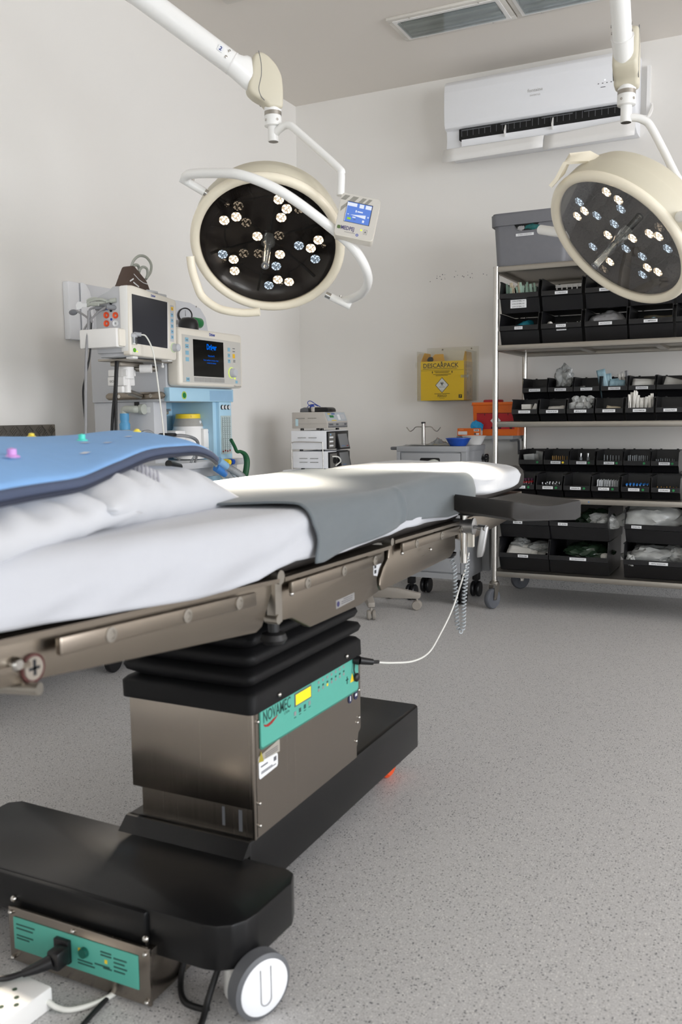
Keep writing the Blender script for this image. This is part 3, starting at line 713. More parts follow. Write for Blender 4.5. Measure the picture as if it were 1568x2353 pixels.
# ------------------------------------------------------------------ cloths and pillows on the table
ZT = lambda y: 0.868+max(0, 1.40-y)*0.030
HEM = [(0.35, 0.85), (0.5, 0.835), (0.749, 0.806), (0.976, 0.783), (1.12, 0.770), (1.22, 0.765), (1.30, 0.768), (1.36, 0.779), (1.42, 0.784), (1.47, 0.780), (1.6, 0.770), (1.9, 0.770), (1.97, 0.779), (2.05, 0.777), (2.28, 0.765), (2.42, 0.772)]
HEML = [(0.35, 0.80), (2.42, 0.79)]
def cloth(y, v, hemr, heml, off, amp, seed, side_out=0.0):
    """point across the table at y; v runs 0 (left hem) to 1 (right hem)"""
    top = ZT(y)+off; hr = interp(hemr, y); hl = interp(heml, y); r = 0.032
    hw = 0.268+off+side_out
    # lengths: left drop, arc, flat, arc, right drop
    Ld = top-r-hl; Rd = top-r-hr; arc = r*PI/2; fl = 2*(hw-r)
    s = v*(Ld+arc+fl+arc+Rd)
    if s < Ld: p = V((-hw, y, hl+s)); n = V((-1, 0, 0))
    elif s < Ld+arc:
        a = (s-Ld)/r; p = V((-hw+r-r*math.cos(a), y, top-r+r*math.sin(a))); n = V((-math.cos(a), 0, math.sin(a)))
    elif s < Ld+arc+fl: p = V((-hw+r+s-Ld-arc, y, top)); n = V((0, 0, 1))
    elif s < Ld+2*arc+fl:
        a = (s-Ld-arc-fl)/r; p = V((hw-r+r*math.sin(a), y, top-r+r*math.cos(a))); n = V((math.sin(a), 0, math.cos(a)))
    else: p = V((hw, y, top-r-(s-Ld-2*arc-fl))); n = V((1, 0, 0))
    p.x += TX
    side = abs(n.x)
    w = nz((p.x*5, y*5, p.z*5), 1.0, seed)*0.5+nz((p.x*3+p.z*14, y*7-p.z*20, p.z*4), 1.0, seed+4)*0.5
    out = n*(w*amp*(0.35+side*0.9))
    if side > 0.5:
        drop = max(0, (top-r)-p.z)
        out += n*(0.010*math.sin(y*19+seed)*drop/0.08*0.4+0.004*math.sin(drop*60))
    return p+out
sh = build(G().grid(lambda u, v: cloth(lerp(0.36, 2.43, u), v, HEM, HEML, 0.004, 0.015, 1.3), 150, 110), 'bed_sheet', M['sheet'], None, smooth=180, normals=True,
           label='white cotton sheet spread over the near mattress of the operating table', cat='sheet', solid=0.002)
DH = [(1.40, 0.772), (1.50, 0.768), (1.6, 0.773), (1.72, 0.778), (1.9, 0.790), (1.93, 0.802), (2.0, 0.795), (2.15, 0.785), (2.28, 0.772), (2.37, 0.774), (2.48, 0.785)]
def drape_pt(u, v):
    y0 = 1.455+0.30*max(0, 0.5-v)*0.6+0.02*math.sin(v*9)
    y = lerp(y0, 2.475, u)
    p = cloth(y, v, DH, [(1.4, 0.80), (2.5, 0.80)], 0.011, 0.008, 5.1, 0.004)
    k = sstep(0.75, 0.95, v)
    p.y += k*(1-u)*(-0.01)+k*0.03*sstep(0.8, 1.0, v)*(1-u)**6
    d = (p.y-1.925)/0.012                                   # pressed fold crossing the side
    p.x += 0.007*math.exp(-d*d)*k-0.006*sstep(1.925, 1.95, p.y)*k*sstep(0.8, 1, v)
    p.z += 0.006*math.sin(p.y*9+p.x*7)*sstep(0.2, 0.4, v)*(1-k)
    return p
build(G().grid(drape_pt, 110, 120), 'surgical_drape', M['drape'], None, smooth=180,
      label='grey-blue cloth drape laid across the middle of the table', cat='drape', solid=0.004, offset=1.0)

def superq(c, a, b, h, e1, e2, nu=48, nv=64, fn=None):
    g = G(); rows = []
    pw = lambda t, e: math.copysign(abs(t)**e, t)
    for i in range(nu+1):
        ph = -PI/2+PI*i/nu; row = []
        for j in range(nv):
            th = 2*PI*j/nv
            p = V((a*pw(math.cos(ph), e1)*pw(math.cos(th), e2), b*pw(math.cos(ph), e1)*pw(math.sin(th), e2), h*pw(math.sin(ph), e1)))
            if fn: p = fn(p)
            row.append(g.bm.verts.new(V(c)+p))
        rows.append(row)
    for A, B in zip(rows, rows[1:]):
        for j in range(nv): g.bm.faces.new((A[j], A[(j+1) % nv], B[(j+1) % nv], B[j]))
    bmesh.ops.remove_doubles(g.bm, verts=g.bm.verts, dist=1e-5)
    return g
def padfn(p):
    q = p.copy()
    k = 0.006*nz(p*7, 1, 2.2)+0.004*nz(p*18, 1, 8)
    edge = sstep(0.02, 0.045, abs(p.z)) if False else 1-sstep(0.0, 0.035, abs(p.z))
    q.x += edge*(0.014*math.sin(p.y*26+p.x*9)+k)*(1 if p.x > 0 else -1)*0.5
    q.y += edge*(0.012*math.sin(p.x*30)+k)*0.5
    q.z += k*0.7-0.012*sstep(0.16, 0.30, abs(p.x))*sstep(0, 0.01, p.z)-0.006*sstep(0.2, 0.34, p.y)
    return q
build(superq((-1.060, 2.722, 0.845), 0.302, 0.262, 0.043, 0.30, 0.42, 40, 120, padfn), 'leg_pad_cover', M['nonwoven'], None, smooth=180,
      label='thin white nonwoven cover wrapped around the leg pad at the far end of the table', cat='cover')

def pillow(c, a, b, h, rot, seed, label, droop):
    g = G(); n = 60
    def surf(sgn):
        rows = []
        for i in range(n+1):
            row = []
            for j in range(n+1):
                u = 2*i/n-1; v = 2*j/n-1
                pin = 0.10
                x = a*u*(1-pin*(1-u*u)*0-pin*(v*v-1)*(-0.0))*(1-0.09*(1-v*v)*(abs(u)**3)*-0.0)
                xx = a*u*(1-0.085*(1-abs(v)**2.2)*abs(u)**2*0.0)
                # corners reach out, edges pulled in
                ex = a*u*(1-0.06*(1-v*v)*abs(u)); ey = b*v*(1-0.06*(1-u*u)*abs(v))
                hh = h*((1-abs(u)**5)**0.5)*((1-abs(v)**5)**0.5)*(1-0.30*(abs(u*v))**6)
                edge = max(abs(u), abs(v))
                wr = 0.012*nz((u*2.4, v*2.4, seed), 1)+0.009*edge**2*nz((u*6+seed, v*6, 3), 1)*(1-edge**8)
                rad = math.atan2(v, u)
                wr += 0.0045*math.sin(rad*17+seed*3+4*nz((u*2, v*2, seed)))*(sstep(0.45, 0.85, edge)*(1-sstep(0.94, 1.0, edge)))
                z = sgn*hh+wr*(1 if sgn > 0 else 0.4)*(hh/h+0.15)
                row.append(V((ex, ey, z)))
            rows.append(row)
        return rows
    T_, B_ = surf(1), surf(-0.8)
    m = Matrix.Translation(V(c)) @ Euler(rot).to_matrix().to_4x4()
    vt = [[g.bm.verts.new(m @ p) for p in r] for r in T_]
    vb = [[(vt[i][j] if i in (0, n) or j in (0, n) else g.bm.verts.new(m @ p)) for j, p in enumerate(r)] for i, r in enumerate(B_)]
    for i in range(n):
        for j in range(n):
            g.bm.faces.new((vt[i][j], vt[i+1][j], vt[i+1][j+1], vt[i][j+1]))
            try: g.bm.faces.new((vb[i][j], vb[i][j+1], vb[i+1][j+1], vb[i+1][j]))
            except ValueError: pass
    return build(g, 'pillow', M['pillow'], None, smooth=180, label=label, cat='pillow')
p1 = pillow((-1.075, 0.752, 0.924), 0.285, 0.28, 0.043, (0.02, 0.09, 0.28), 1.0, 'white pillow nearest the camera, its corner overlapping the other pillow', 0)
p2 = pillow((-1.193, 1.200, 0.910), 0.285, 0.275, 0.062, (-0.055, 0.03, 0.24), 4.0, 'white pillow behind the nearest one with a grey printed mark', 0)

# blue mat with coloured pegs, resting over the pillows
FE = [(-0.72, 0.50, 0.966), (-0.83, 0.775, 0.968), (-0.885, 0.965, 0.9655), (-0.95, 1.125, 0.980), (-1.02, 1.34, 0.9945), (-1.06, 1.48, 0.992), (-1.10, 1.60, 0.976), (-1.125, 1.665, 0.960)]
BE = [(-1.25, 0.75, 1.012), (-1.36, 1.10, 1.016), (-1.42, 1.33, 1.006), (-1.44, 1.52, 1.004), (-1.46, 1.68, 1.014), (-1.46, 1.74, 1.010), (-1.44, 1.79, 0.990), (-1.42, 1.82, 0.968)]
fe, be = catmull(FE, 8), catmull(BE, 8)
NF = len(fe)-1
def matp(u, v):
    i = min(NF, max(0, int(round(u*NF)))); a, b = fe[i], be[i]
    p = a.lerp(b, v); p.z += 0.020*math.sin(v*PI)**0.6+0.006*math.sin(v*PI)*math.sin(u*7)+0.004*nz(p*6)
    return p
bm_ = build(G().grid(matp, NF, 30), 'padded_mat', M['mat_blue'], None, smooth=180, label='sky blue padded mat with slate trim draped over the two pillows', cat='mat', solid=0.012, offset=-1.0)
build(G().tube([matp(i/NF, 0)+V((0, 0, -0.007)) for i in range(NF+1)], 0.0075, 10).tube([matp(1, k/20)+V((0, 0, -0.007)) for k in range(21)], 0.0075, 10), 'trim', M['mat_trim'], bm_, smooth=80)
build(G().tube([matp(i/NF, 0)+V((0.003, -0.003, -0.016)) for i in range(NF+1)], 0.0045, 8), 'piping', mat('dark_piping', (38, 44, 62), 0.6), bm_, smooth=80)
def peg(u, v, r, h, m, cone=0.6):
    p = matp(u, v)
    g = G().lathe(p-Z*0.001, Z, [(0, 0), (r, 0), (r, 0.002), (r*cone, 0.004), (r*cone, h), (0, h+0.002)], 20)
    return g, p
for (u, v, r, h, m, nm, lab) in ((0.20, 0.22, 0.011, 0.012, (206, 150, 214), 'peg', 'lilac peg'), (0.41, 0.42, 0.0105, 0.012, (80, 214, 196), 'peg', 'turquoise peg'), (0.34, 0.86, 0.010, 0.008, (238, 214, 70), 'peg', 'yellow peg'), (0.62, 0.52, 0.009, 0.006, (238, 214, 70), 'peg', 'yellow peg')):
    g, p = peg(u, v, r, h, m)
    build(g, nm, mat(lab.replace(' ', '_'), m, 0.4), bm_, label=lab)
g = G()
for (u, v, l) in ((0.17, 0.20, 0.022), (0.36, 0.18, 0.022), (0.39, 0.32, 0.02), (0.45, 0.24, 0.02), (0.51, 0.30, 0.02)):
    p = matp(u, v)+Z*0.0012; q = matp(u+0.03, v)+Z*0.0012; d = (q-p).normalized(); n = d.cross(Z).normalized()
    g.quad(p-n*0.006, d*l, n*0.012)
build(g, 'print', M['label'], bm_, smooth=0)

from mathutils.bvhtree import BVHTree
def on_top(o, x, y):
    me = o.data; t = BVHTree.FromPolygons([v.co+o.location for v in me.vertices], [tuple(p.vertices) for p in me.polygons])
    h = t.ray_cast(V((x, y, 2.0)), V((0, 0, -1)))
    return h[0]
bpy.context.view_layer.update()
g = G(); c0 = V((-0.985, 1.235, 0)); d0 = V((0.62, 0.55, 0)).normalized(); e0 = V((-0.55, 0.62, 0)).normalized()
for k in range(9):
    P = [on_top(p2, *(c0+d0*(0.0065*k-0.03+w)+e0*q).xy) for q in (-0.022, -0.007, 0.008, 0.022) for w in (0, 0.0038)]
    if any(p is None for p in P): continue
    for i in range(3): g.bm.faces.new([g.bm.verts.new(P[j]+Z*0.0008) for j in (2*i, 2*i+1, 2*i+3, 2*i+2)])
if g.bm.verts: build(g, 'printed_mark', mat('pale_grey_print', (158, 158, 168), 0.8), p2, smooth=0, normals=False)
# ------------------------------------------------------------------ surgical lamps
PODS1 = {'w': [(0.051, 0.165), (0.075, 0.131), (0.054, 0.1), (-0.096, 0.106), (-0.138, 0.094), (-0.033, 0.032), (0.038, -0.04), (-0.125, -0.056), (-0.127, -0.102), (0.022, -0.141), (0.061, -0.151), (0.174, 0.013), (0.146, -0.018)],
         'c': [(0.106, -0.007), (0.159, -0.061), (-0.16, -0.035), (0.021, -0.086), (-0.012, -0.164)],
         'd': [(-0.085, 0.145), (-0.065, 0.084), (0.041, 0.033), (-0.036, -0.035), (-0.087, -0.033), (0.116, 0.13)],
         'h': [(-0.127, 0.13), (-0.165, -0.082), (0.189, -0.032), (0.028, -0.183), (0.087, 0.154)]}
PODS2 = {'w': [(-0.062, 0.132), (-0.111, 0.123), (0.086, 0.165), (0.11, 0.127), (-0.039, 0.025), (0.054, -0.012), (-0.119, -0.072), (0.135, -0.013), (0.162, -0.031), (0.026, -0.128), (0.056, -0.153)],
         'c': [(-0.055, 0.167), (-0.024, 0.102), (0.094, 0.096), (0.023, 0.055), (-0.005, -0.041), (-0.145, -0.0), (0.163, -0.08), (0.039, -0.084), (-0.017, -0.15)],
         'd': [(-0.172, -0.093), (0.19, -0.002)], 'h': [(-0.106, 0.16), (0.004, -0.177)]}

def lamp_head(L, c, n, pods, light_w, cone):
    c, n = V(c), V(n).normalized()
    x = Z.cross(n).normalized(); y = n.cross(x)
    # dome shell, thick ivory rim, glass, mirrored panels behind
    build(G().lathe(c, -n, [(0.243, 0.004), (0.256, 0.012), (0.261, 0.03), (0.259, 0.072), (0.254, 0.082), (0.252, 0.086), (0.246, 0.118), (0.236, 0.138), (0.228, 0.142), (0.215, 0.156), (0.12, 0.168), (0, 0.172)], 72), 'dome', M['beige'], L, smooth=30)
    build(G().lathe(c, n, [(0.232, -0.006), (0.236, 0.004), (0.248, 0.009), (0.258, 0.006), (0.264, -0.004), (0.264, -0.014), (0.258, -0.018), (0.24, -0.018), (0.232, -0.012), (0.232, -0.006)], 72), 'rim', M['ivory'], L, smooth=60)
    build(G().lathe(c-n*0.002, n, [(0, 0), (0.2325, 0)], 64), 'front_glass', M['glass'], L, normals=False)
    rf = build(G().lathe(c-n*0.06, n, [(0, 0), (0.15, 0.001), (0.215, 0.010), (0.2325, 0.045)], 64), 'reflector', M['reflector'], L, smooth=60, normals=False)
    g = G()
    for k in range(6):
        a = k*PI/3+0.25; d = x*math.cos(a)+y*math.sin(a); e = n.cross(d)
        g.quad(c-n*0.0585+d*0.03-e*0.003, d*0.115, e*0.006); g.quad(c-n*0.057+d*0.145-e*0.004, d*0.07+n*0.0105, e*0.008)
        a2 = a+PI/6; d2 = x*math.cos(a2)+y*math.sin(a2); e2 = n.cross(d2)
        g.quad(c-n*0.0582+d2*0.14-e2*0.001, d2*0.06+n*0.011, e2*0.002)
    for k in range(48):
        a0, a1 = k*PI/24, (k+1)*PI/24
        d0 = x*math.cos(a0)+y*math.sin(a0); d1 = x*math.cos(a1)+y*math.sin(a1)
        g.bm.faces.new([g.bm.verts.new(c-n*0.0582+q) for q in (d0*0.150, d0*0.153, d1*0.153, d1*0.150)])
    build(g, 'seam', M['reflector_seam'], rf, smooth=0, normals=False)
    for kind, m in (('w', 'led_warm'), ('c', 'led_cool'), ('d', 'led_dim'), ('h', 'led_dim')):
        for (px_, py_) in pods[kind]:
            p = c+x*px_+y*py_-n*0.058
            if kind == 'h':
                b = G()
                for a in range(7):
                    q = p+n*0.004+((x*math.cos(a*PI/3)+y*math.sin(a*PI/3))*0.0065 if a < 6 else V((0, 0, 0)))
                    b.lathe(q, n, [(0.0026, 0), (0.0026, 0.003), (0, 0.004)], 8)
                build(b, 'led_array', M['led_dim'], L, smooth=60); continue
            b = build(G().lathe(p, n, [(0.007, 0), (0.011, 0.012), (0.0178, 0.040), (0.019, 0.044), (0.0178, 0.0445)], 20), 'led_lens', M['led_cup'], L, smooth=60)
            build(G().lathe(p, n, [(0, 0.0445), (0.008, 0.0452), (0.0168, 0.0445)] if kind != 'd' else [(0, 0.043), (0.0168, 0.0445)], 20), 'led_face', M[m], b, smooth=60)
    # clear sterile handle in the middle
    h = build(G().lathe(c-n*0.05, n, [(0.0, 0.0), (0.024, 0.0), (0.024, 0.035), (0.014, 0.048), (0.0125, 0.055), (0.0125, 0.155), (0.0135, 0.158), (0.0135, 0.166), (0.010, 0.168)], 28), 'centre_handle', M['glass_clear'], L, smooth=50)
    build(G().cyl(c-n*0.05, c+n*0.06, 0.005, 0.004, 12), 'handle_core', M['chrome'], h)
    build(G().lathe(c+n*0.112, n, [(0.0118, 0), (0.0118, 0.006), (0.006, 0.0065)], 20), 'handle_tip', M['dark_grey'], h)
    # the lamp's own light: one spot below the glass
    l = bpy.data.lights.new('surgical_spot', 'SPOT'); l.energy = light_w; l.color = (1.0, 0.88, 0.72); l.spot_size = math.radians(cone); l.spot_blend = 0.7; l.shadow_soft_size = 0.11
    lo = bpy.data.objects.new('surgical_spot', l); COL.objects.link(lo)
    lo.location = c+n*0.03-n*0.0; lo.rotation_euler = n.to_track_quat('-Z', 'Y').to_euler()
    return x, y

def neck(L, top, bot, r=0.030):
    """collar, steel ring and stub tube under the spring arm"""
    t, b = V(top), V(bot); d = (b-t).normalized()
    Lh = (b-t).length
    k = build(G().lathe(t, d, [(0.0, 0), (r*0.98, 0), (r*1.0, 0.004), (r*1.0, 0.010), (r*0.96, 0.012), (r*0.96, 0.026), (r, 0.028), (r, 0.058), (r*0.86, 0.060), (r*0.62, 0.061), (r*0.62, Lh), (r*0.58, Lh+0.002), (0, Lh+0.002)], 32), 'neck', M['white'], L, smooth=40)
    build(G().lathe(t, d, [(r*0.985, 0.0125), (r*0.985, 0.0255)], 32), 'ring', M['dull_steel'], k)
    build(G().lathe(t, d, [(0, Lh+0.0025), (r*0.56, Lh+0.0025)], 24), 'end_cap', M['dull_steel'], k, normals=False)
    g = G()
    for a in (-2.0, -0.55, 1.0, 2.5): g.lathe(t+d*0.043+V((math.cos(a), math.sin(a), 0))*r, V((math.cos(a), math.sin(a), 0)), [(0.0045, 0), (0.0045, 0.001), (0.0028, 0.001), (0.0024, 0), (0, 0)], 12)
    build(g, 'set_screw', M['chrome'], k)

# --- left lamp
C1, N1 = V((-1.593, 2.705, 1.623)), V((0.302, -0.676, -0.672))
L1 = thing('surgical_lamp', (-1.593, 2.705, 1.36), 'round surgical lamp with a lit control box, hung in front of the room corner', 'surgical lamp', 'surgical lamps')
x1, y1 = lamp_head(L1, C1, N1, PODS1, 780, 26)
bow = catmull([(-1.775, 2.497, 1.817), (-1.765, 2.485, 1.826), (-1.735, 2.475, 1.828), (-1.649, 2.465, 1.818), (-1.534, 2.455, 1.795), (-1.425, 2.495, 1.745), (-1.335, 2.570, 1.672), (-1.262, 2.655, 1.595), (-1.240, 2.715, 1.541), (-1.256, 2.79, 1.498), (-1.315, 2.88, 1.472), (-1.385, 2.945, 1.463), (-1.429, 2.960, 1.458)], 8)
yk = build(G().tube(bow, 0.0155, 14), 'yoke', M['white'], L1, smooth=80)
for e, pv in ((V((-1.790, 2.492, 1.826)), V((-1.728, 2.535, 1.783))), (V((-1.405, 2.965, 1.437)), V((-1.470, 2.935, 1.472)))):
    d = (pv-e).normalized()
    k = build(G().cyl(e, pv, 0.0135, 0.0135, 20), 'yoke_pivot', M['white'], L1)
    build(G().cyl(pv, pv+d*0.02, 0.011, 0.011, 18), 'pivot_pin', M['chrome'], k)
    build(G().cyl(e+(pv-e)*0.5+Z*0.012, e+(pv-e)*0.5+Z*0.022, 0.005, 0.005, 10), 'lock_screw', M['chrome'], k)
# side handle
def grip(L, pts, r, flat, m, name='side_handle'):
    P = catmull(pts, 6)
    return build(G().tube(P, r, 10), name, m, L, smooth=80)
grip(L1, [(-1.800, 2.545, 1.585), (-1.800, 2.553, 1.545), (-1.79, 2.56, 1.50), (-1.778, 2.575, 1.455), (-1.74, 2.595, 1.42), (-1.70, 2.610, 1.405), (-1.65, 2.635, 1.398), (-1.60, 2.655, 1.40)], 0.014, 0, M['ivory'])
neck(L1, (-1.557, 2.697, 2.068), (-1.557, 2.697, 1.962), 0.029)
dn = catmull([(-1.552, 2.696, 1.983), (-1.530, 2.693, 1.996), (-1.509, 2.692, 2.004), (-1.488, 2.690, 2.000), (-1.46, 2.686, 1.978), (-1.303, 2.662, 1.838), (-1.289, 2.658, 1.815), (-1.287, 2.655, 1.79), (-1.287, 2.650, 1.745)], 6)
build(G().tube(dn, 0.0125, 14), 'drop_tube', M['white'], L1, smooth=80)
# control box
pc = [V((-1.270, 2.599, 1.745)), V((-1.158, 2.650, 1.716)), V((-1.168, 2.629, 1.585)), V((-1.279, 2.578, 1.612))]
o = pc[3]; bx = (pc[2]-pc[3]); by = (pc[0]-pc[3]); bx.normalize(); by = (by-bx*by.dot(bx)).normalized(); bn = bx.cross(by)
W_, H_ = (pc[2]-pc[3]).length, (pc[0]-pc[3]).length
def pb(a, b, h=0.0): return o+bx*a+by*b+bn*h
def onbox(g, a, b, w, h, d, lift=0.0): return g.prism([(0, 0), (w, 0), (w, h), (0, h)], pb(a, b, lift), bx, by, bn*d)
rr = [(q[0]+W_/2, q[1]+H_/2) for q in rrect(W_/2, H_/2, 0.010, 4)]
bxo = build(G().prism(rr, pb(0, 0, -0.055), bx, by, bn*0.055, bev=0.004), 'control_box', M['cream'], L1, label='control box with a lit blue screen')
build(G().prism([(q[0]*0.985+0.001, q[1]*0.975+0.003) for q in rr], pb(0, 0, 0), bx, by, bn*0.0008), 'face_foil', mat('grey_foil', (196, 192, 184), 0.32, noise_amt=0.02), bxo, smooth=0)
g = G()
for a0, w in ((0.012, 0.016), (0.038, 0.018), (0.068, 0.013), (0.088, 0.011)):
    g.prism([(a0-0.012, H_-0.022), (a0-0.012+w, H_-0.022), (a0+w, H_-0.006), (a0, H_-0.006)], pb(0, 0, 0.0008), bx, by, bn*0.0004)
g.prism([(0.006, H_-0.06), (0.006, H_-0.045), (0.024, H_-0.026), (0.034, H_-0.026)], pb(0, 0, 0.0008), bx, by, bn*0.0003)
build(g, 'stripe_print', mat('darker_foil', (140, 138, 130), 0.35), bxo, smooth=0)
sa, sb, sw, shh = 0.024, 0.048, 0.078, 0.062
build(onbox(G(), sa-0.001, sb-0.001, sw+0.003, shh+0.003, 0.001, 0.0006), 'bezel', M['ink'], bxo, smooth=0)
scn = build(onbox(G(), sa, sb, sw, shh, 0.0004, 0.0016), 'screen', M['lcd_blue'], bxo, smooth=0)
def scr(parts, m, nm):
    g = G()
    for (a, b, w, h) in parts: onbox(g, sa+a*sw, sb+b*shh, w*sw, h*shh, 0.0003, 0.002)
    build(g, nm, m, scn, smooth=0)
scr([(0.0, 0.80, 0.40, 0.17), (0.50, 0.78, 0.18, 0.19), (0.75, 0.78, 0.24, 0.19), (0.46, 0.55, 0.22, 0.06), (0.38, 0.53, 0.05, 0.11), (0.08, 0.36, 0.06, 0.035), (0.90, 0.35, 0.05, 0.07), (0.30, 0.24, 0.13, 0.05), (0.72, 0.08, 0.08, 0.12), (0.0, 0.0, 0.015, 1.0)], M['lcd_white'], 'screen_symbols')
g = G().prism([(0.20*sw, 0.37*shh), (0.82*sw, 0.28*shh), (0.82*sw, 0.46*shh)], pb(sa, sb, 0.002), bx, by, bn*0.0003)
build(g, 'screen_level', M['lcd_white'], scn, smooth=0)
scr([(0.10, 0.12, 0.15, 0.10), (0.04, 0.90, 0.05, 0.05)], M['lcd_lime'], 'screen_mark')
scr([(0.36, 0.14, 0.09, 0.03)], M['ink_grey'], 'screen_pointer')
text('MEDPEJ', 0.0175, pb(0.040, 0.0215, 0.0009), bx, by, mat('indigo_ink', (70, 62, 110), 0.5), bxo, bold=0.015, width=0.042)
build(G().prism(rrect(0.0055, 0.0055, 0.003, 3), pb(0.012, 0.027, 0.0009), bx, by, bn*0.0003), 'logo_leaf', mat('leaf_green_print', (82, 104, 60), 0.5), bxo, smooth=0)
build(onbox(G(), 0.032, 0.0145, 0.034, 0.001, 0.0002, 0.0009), 'logo_line', M['ink_grey'], bxo, smooth=0)
build(G().lathe(pb(0.083, 0.030, 0.0009), bn, [(0, 0.0012), (0.0027, 0.0004)], 12), 'status_light', M['led_green'], bxo)
g = onbox(onbox(G(), 0.091, 0.0185, 0.011, 0.0008, 0.0002, 0.0009), 0.091, 0.0325, 0.011, 0.0008, 0.0002, 0.0009)
onbox(onbox(g, 0.091, 0.0185, 0.0008, 0.0145, 0.0002, 0.0009), 0.1012, 0.0185, 0.0008, 0.0145, 0.0002, 0.0009)
onbox(g, 0.0945, 0.0225, 0.004, 0.006, 0.0002, 0.0009)
build(g, 'power_symbol', M['ink_grey'], bxo, smooth=0)
build(G().lathe(pb(0.073, 0.012, 0.0009), bn, [(0.0022, 0.0003), (0.0043, 0.0003)], 16), 'round_symbol', M['blue_logo'], bxo, normals=False)
# elbow cover and spring arm
arm_dir = (V((-1.864, 2.449, 2.360))-V((-1.624, 2.665, 2.157))).normalized()
hx = V((arm_dir.x, arm_dir.y, 0)).normalized(); hn = hx.cross(Z)
def elbow(L, base, hx, half, m):
    """moulded cover around the bend: profile in the vertical plane of the arm"""
    prof = [(-0.030, -0.008), (0.022, -0.008), (0.034, 0.010), (0.060, 0.020), (0.086, 0.040), (0.086, 0.062), (0.077, 0.09), (0.073, 0.125), (0.066, 0.158), (0.045, 0.168), (0.02, 0.160), (-0.010, 0.132), (-0.028, 0.098), (-0.032, 0.05)]
    n_ = hx.cross(Z)
    k = build(G().prism(prof, V(base)-n_*half, hx, Z, n_*2*half, bev=0.013, seg=4), 'elbow_cover', m, L, smooth=50)
    g = G()
    ln_ = catmull([(0.050, 0.166), (0.043, 0.13), (0.043, 0.09), (0.052, 0.05), (0.046, 0.026), (0.034, 0.012)], 6)
    for s in (-1, 1): g.tube([V(base)+hx*p[0]+Z*p[1]+n_*s*(half-0.0002) for p in ln_], 0.0012, 6)
    build(g, 'cover_seam', M['dark_grey'], k)
    return k
elbow(L1, (-1.557, 2.697, 2.068), hx, 0.032, M['beige'])
E0 = V((-1.600, 2.658, 2.150))
A1 = E0+arm_dir*0.085; A2 = E0+arm_dir*0.88
n_ = hx.cross(Z); u_ = arm_dir.cross(n_)
if u_.z < 0: u_ = -u_
def ovalarm(L, p, q, ra, rb, m, name='spring_arm', taper=1.0):
    d = (q-p).normalized(); a = d.cross(Z).normalized(); b = a.cross(d)
    g = G(); R = []
    for t, k in ((0, 1.0), (1, taper)):
        c = p.lerp(q, t); R.append([g.bm.verts.new(c+a*ra*k*math.cos(i*PI/12)+b*rb*k*math.sin(i*PI/12)) for i in range(24)])
    for i in range(24): g.bm.faces.new((R[0][i], R[0][(i+1) % 24], R[1][(i+1) % 24], R[1][i]))
    g.bm.faces.new(R[0]); g.bm.faces.new(R[1])
    return build(g, name, m, L, smooth=50)
sa1 = ovalarm(L1, A1, A2, 0.036, 0.037, M['white'], taper=1.05)
build(G().tube([A1+arm_dir*0.002, A1+arm_dir*0.006], 0.0378, 28), 'arm_ring', M['white_plastic'], sa1)
sl_c = V((-1.557, 2.697, 2.068))+hx*0.070+Z*0.098
def sleeve(c0, c1, d1, half, ra, rb, r1, n_, parent):
    g = G(); R = []
    for t in (0, 0.35, 0.7, 1.0):
        c = c0.lerp(c1, t); k = sstep(0, 1, t)
        b = (Z*(1-k)+(d1.cross(n_) if d1.cross(n_).z > 0 else -d1.cross(n_))*k).normalized()
        R.append([g.bm.verts.new(c+n_*lerp(ra, r1, k)*math.cos(i*PI/14)+b*lerp(rb, r1, k)*math.sin(i*PI/14)) for i in range(28)])
    for A, B in zip(R, R[1:]):
        for i in range(28): g.bm.faces.new((A[i], A[(i+1) % 28], B[(i+1) % 28], B[i]))
    g.bm.faces.new(R[0]); g.bm.faces.new(R[-1])
    return build(g, 'arm_sleeve', M['white'], parent, smooth=60)
sleeve(sl_c, A1+arm_dir*0.001, arm_dir, 0, 0.030, 0.058, 0.0362, hx.cross(Z), sa1)
sd = hx.cross(Z)
if sd.y > 0: sd = -sd
tag_p = A1+arm_dir*0.055+sd*0.0365+u_*0.003
build(G().prism(rrect(0.010, 0.010, 0.003, 3), tag_p, -arm_dir, u_, sd*0.0012), 'number_tag', M['label'], sa1, smooth=0)
text('2', 0.017, tag_p-u_*0.006+sd*0.0014, -arm_dir, u_, mat('navy_ink', (40, 60, 130), 0.5), sa1, bold=0.03)
g = G()
for dd in (0.014, -0.008): g.lathe(A1+arm_dir*0.028+u_*dd+sd*0.034, sd, [(0.0045, 0), (0.0045, 0.003), (0.002, 0.0036), (0, 0.002)], 14)
build(g, 'arm_screw', M['chrome'], sa1)
def mount(L, p, hx):
    k = build(G().ball(p, 0.055, 0.055, 0.06, sub=3), 'arm_joint', M['beige'], L)
    e = V((p.x, p.y, ZC))
    build(G().cyl(p, e-Z*0.02, 0.036, 0.036, 28), 'ceiling_tube', M['white'], L)
    build(G().lathe(e, -Z, [(0, 0), (0.13, 0), (0.12, 0.05), (0.045, 0.09), (0, 0.09)], 36), 'ceiling_flange', M['white_plastic'], L)
mount(L1, A2, hx)

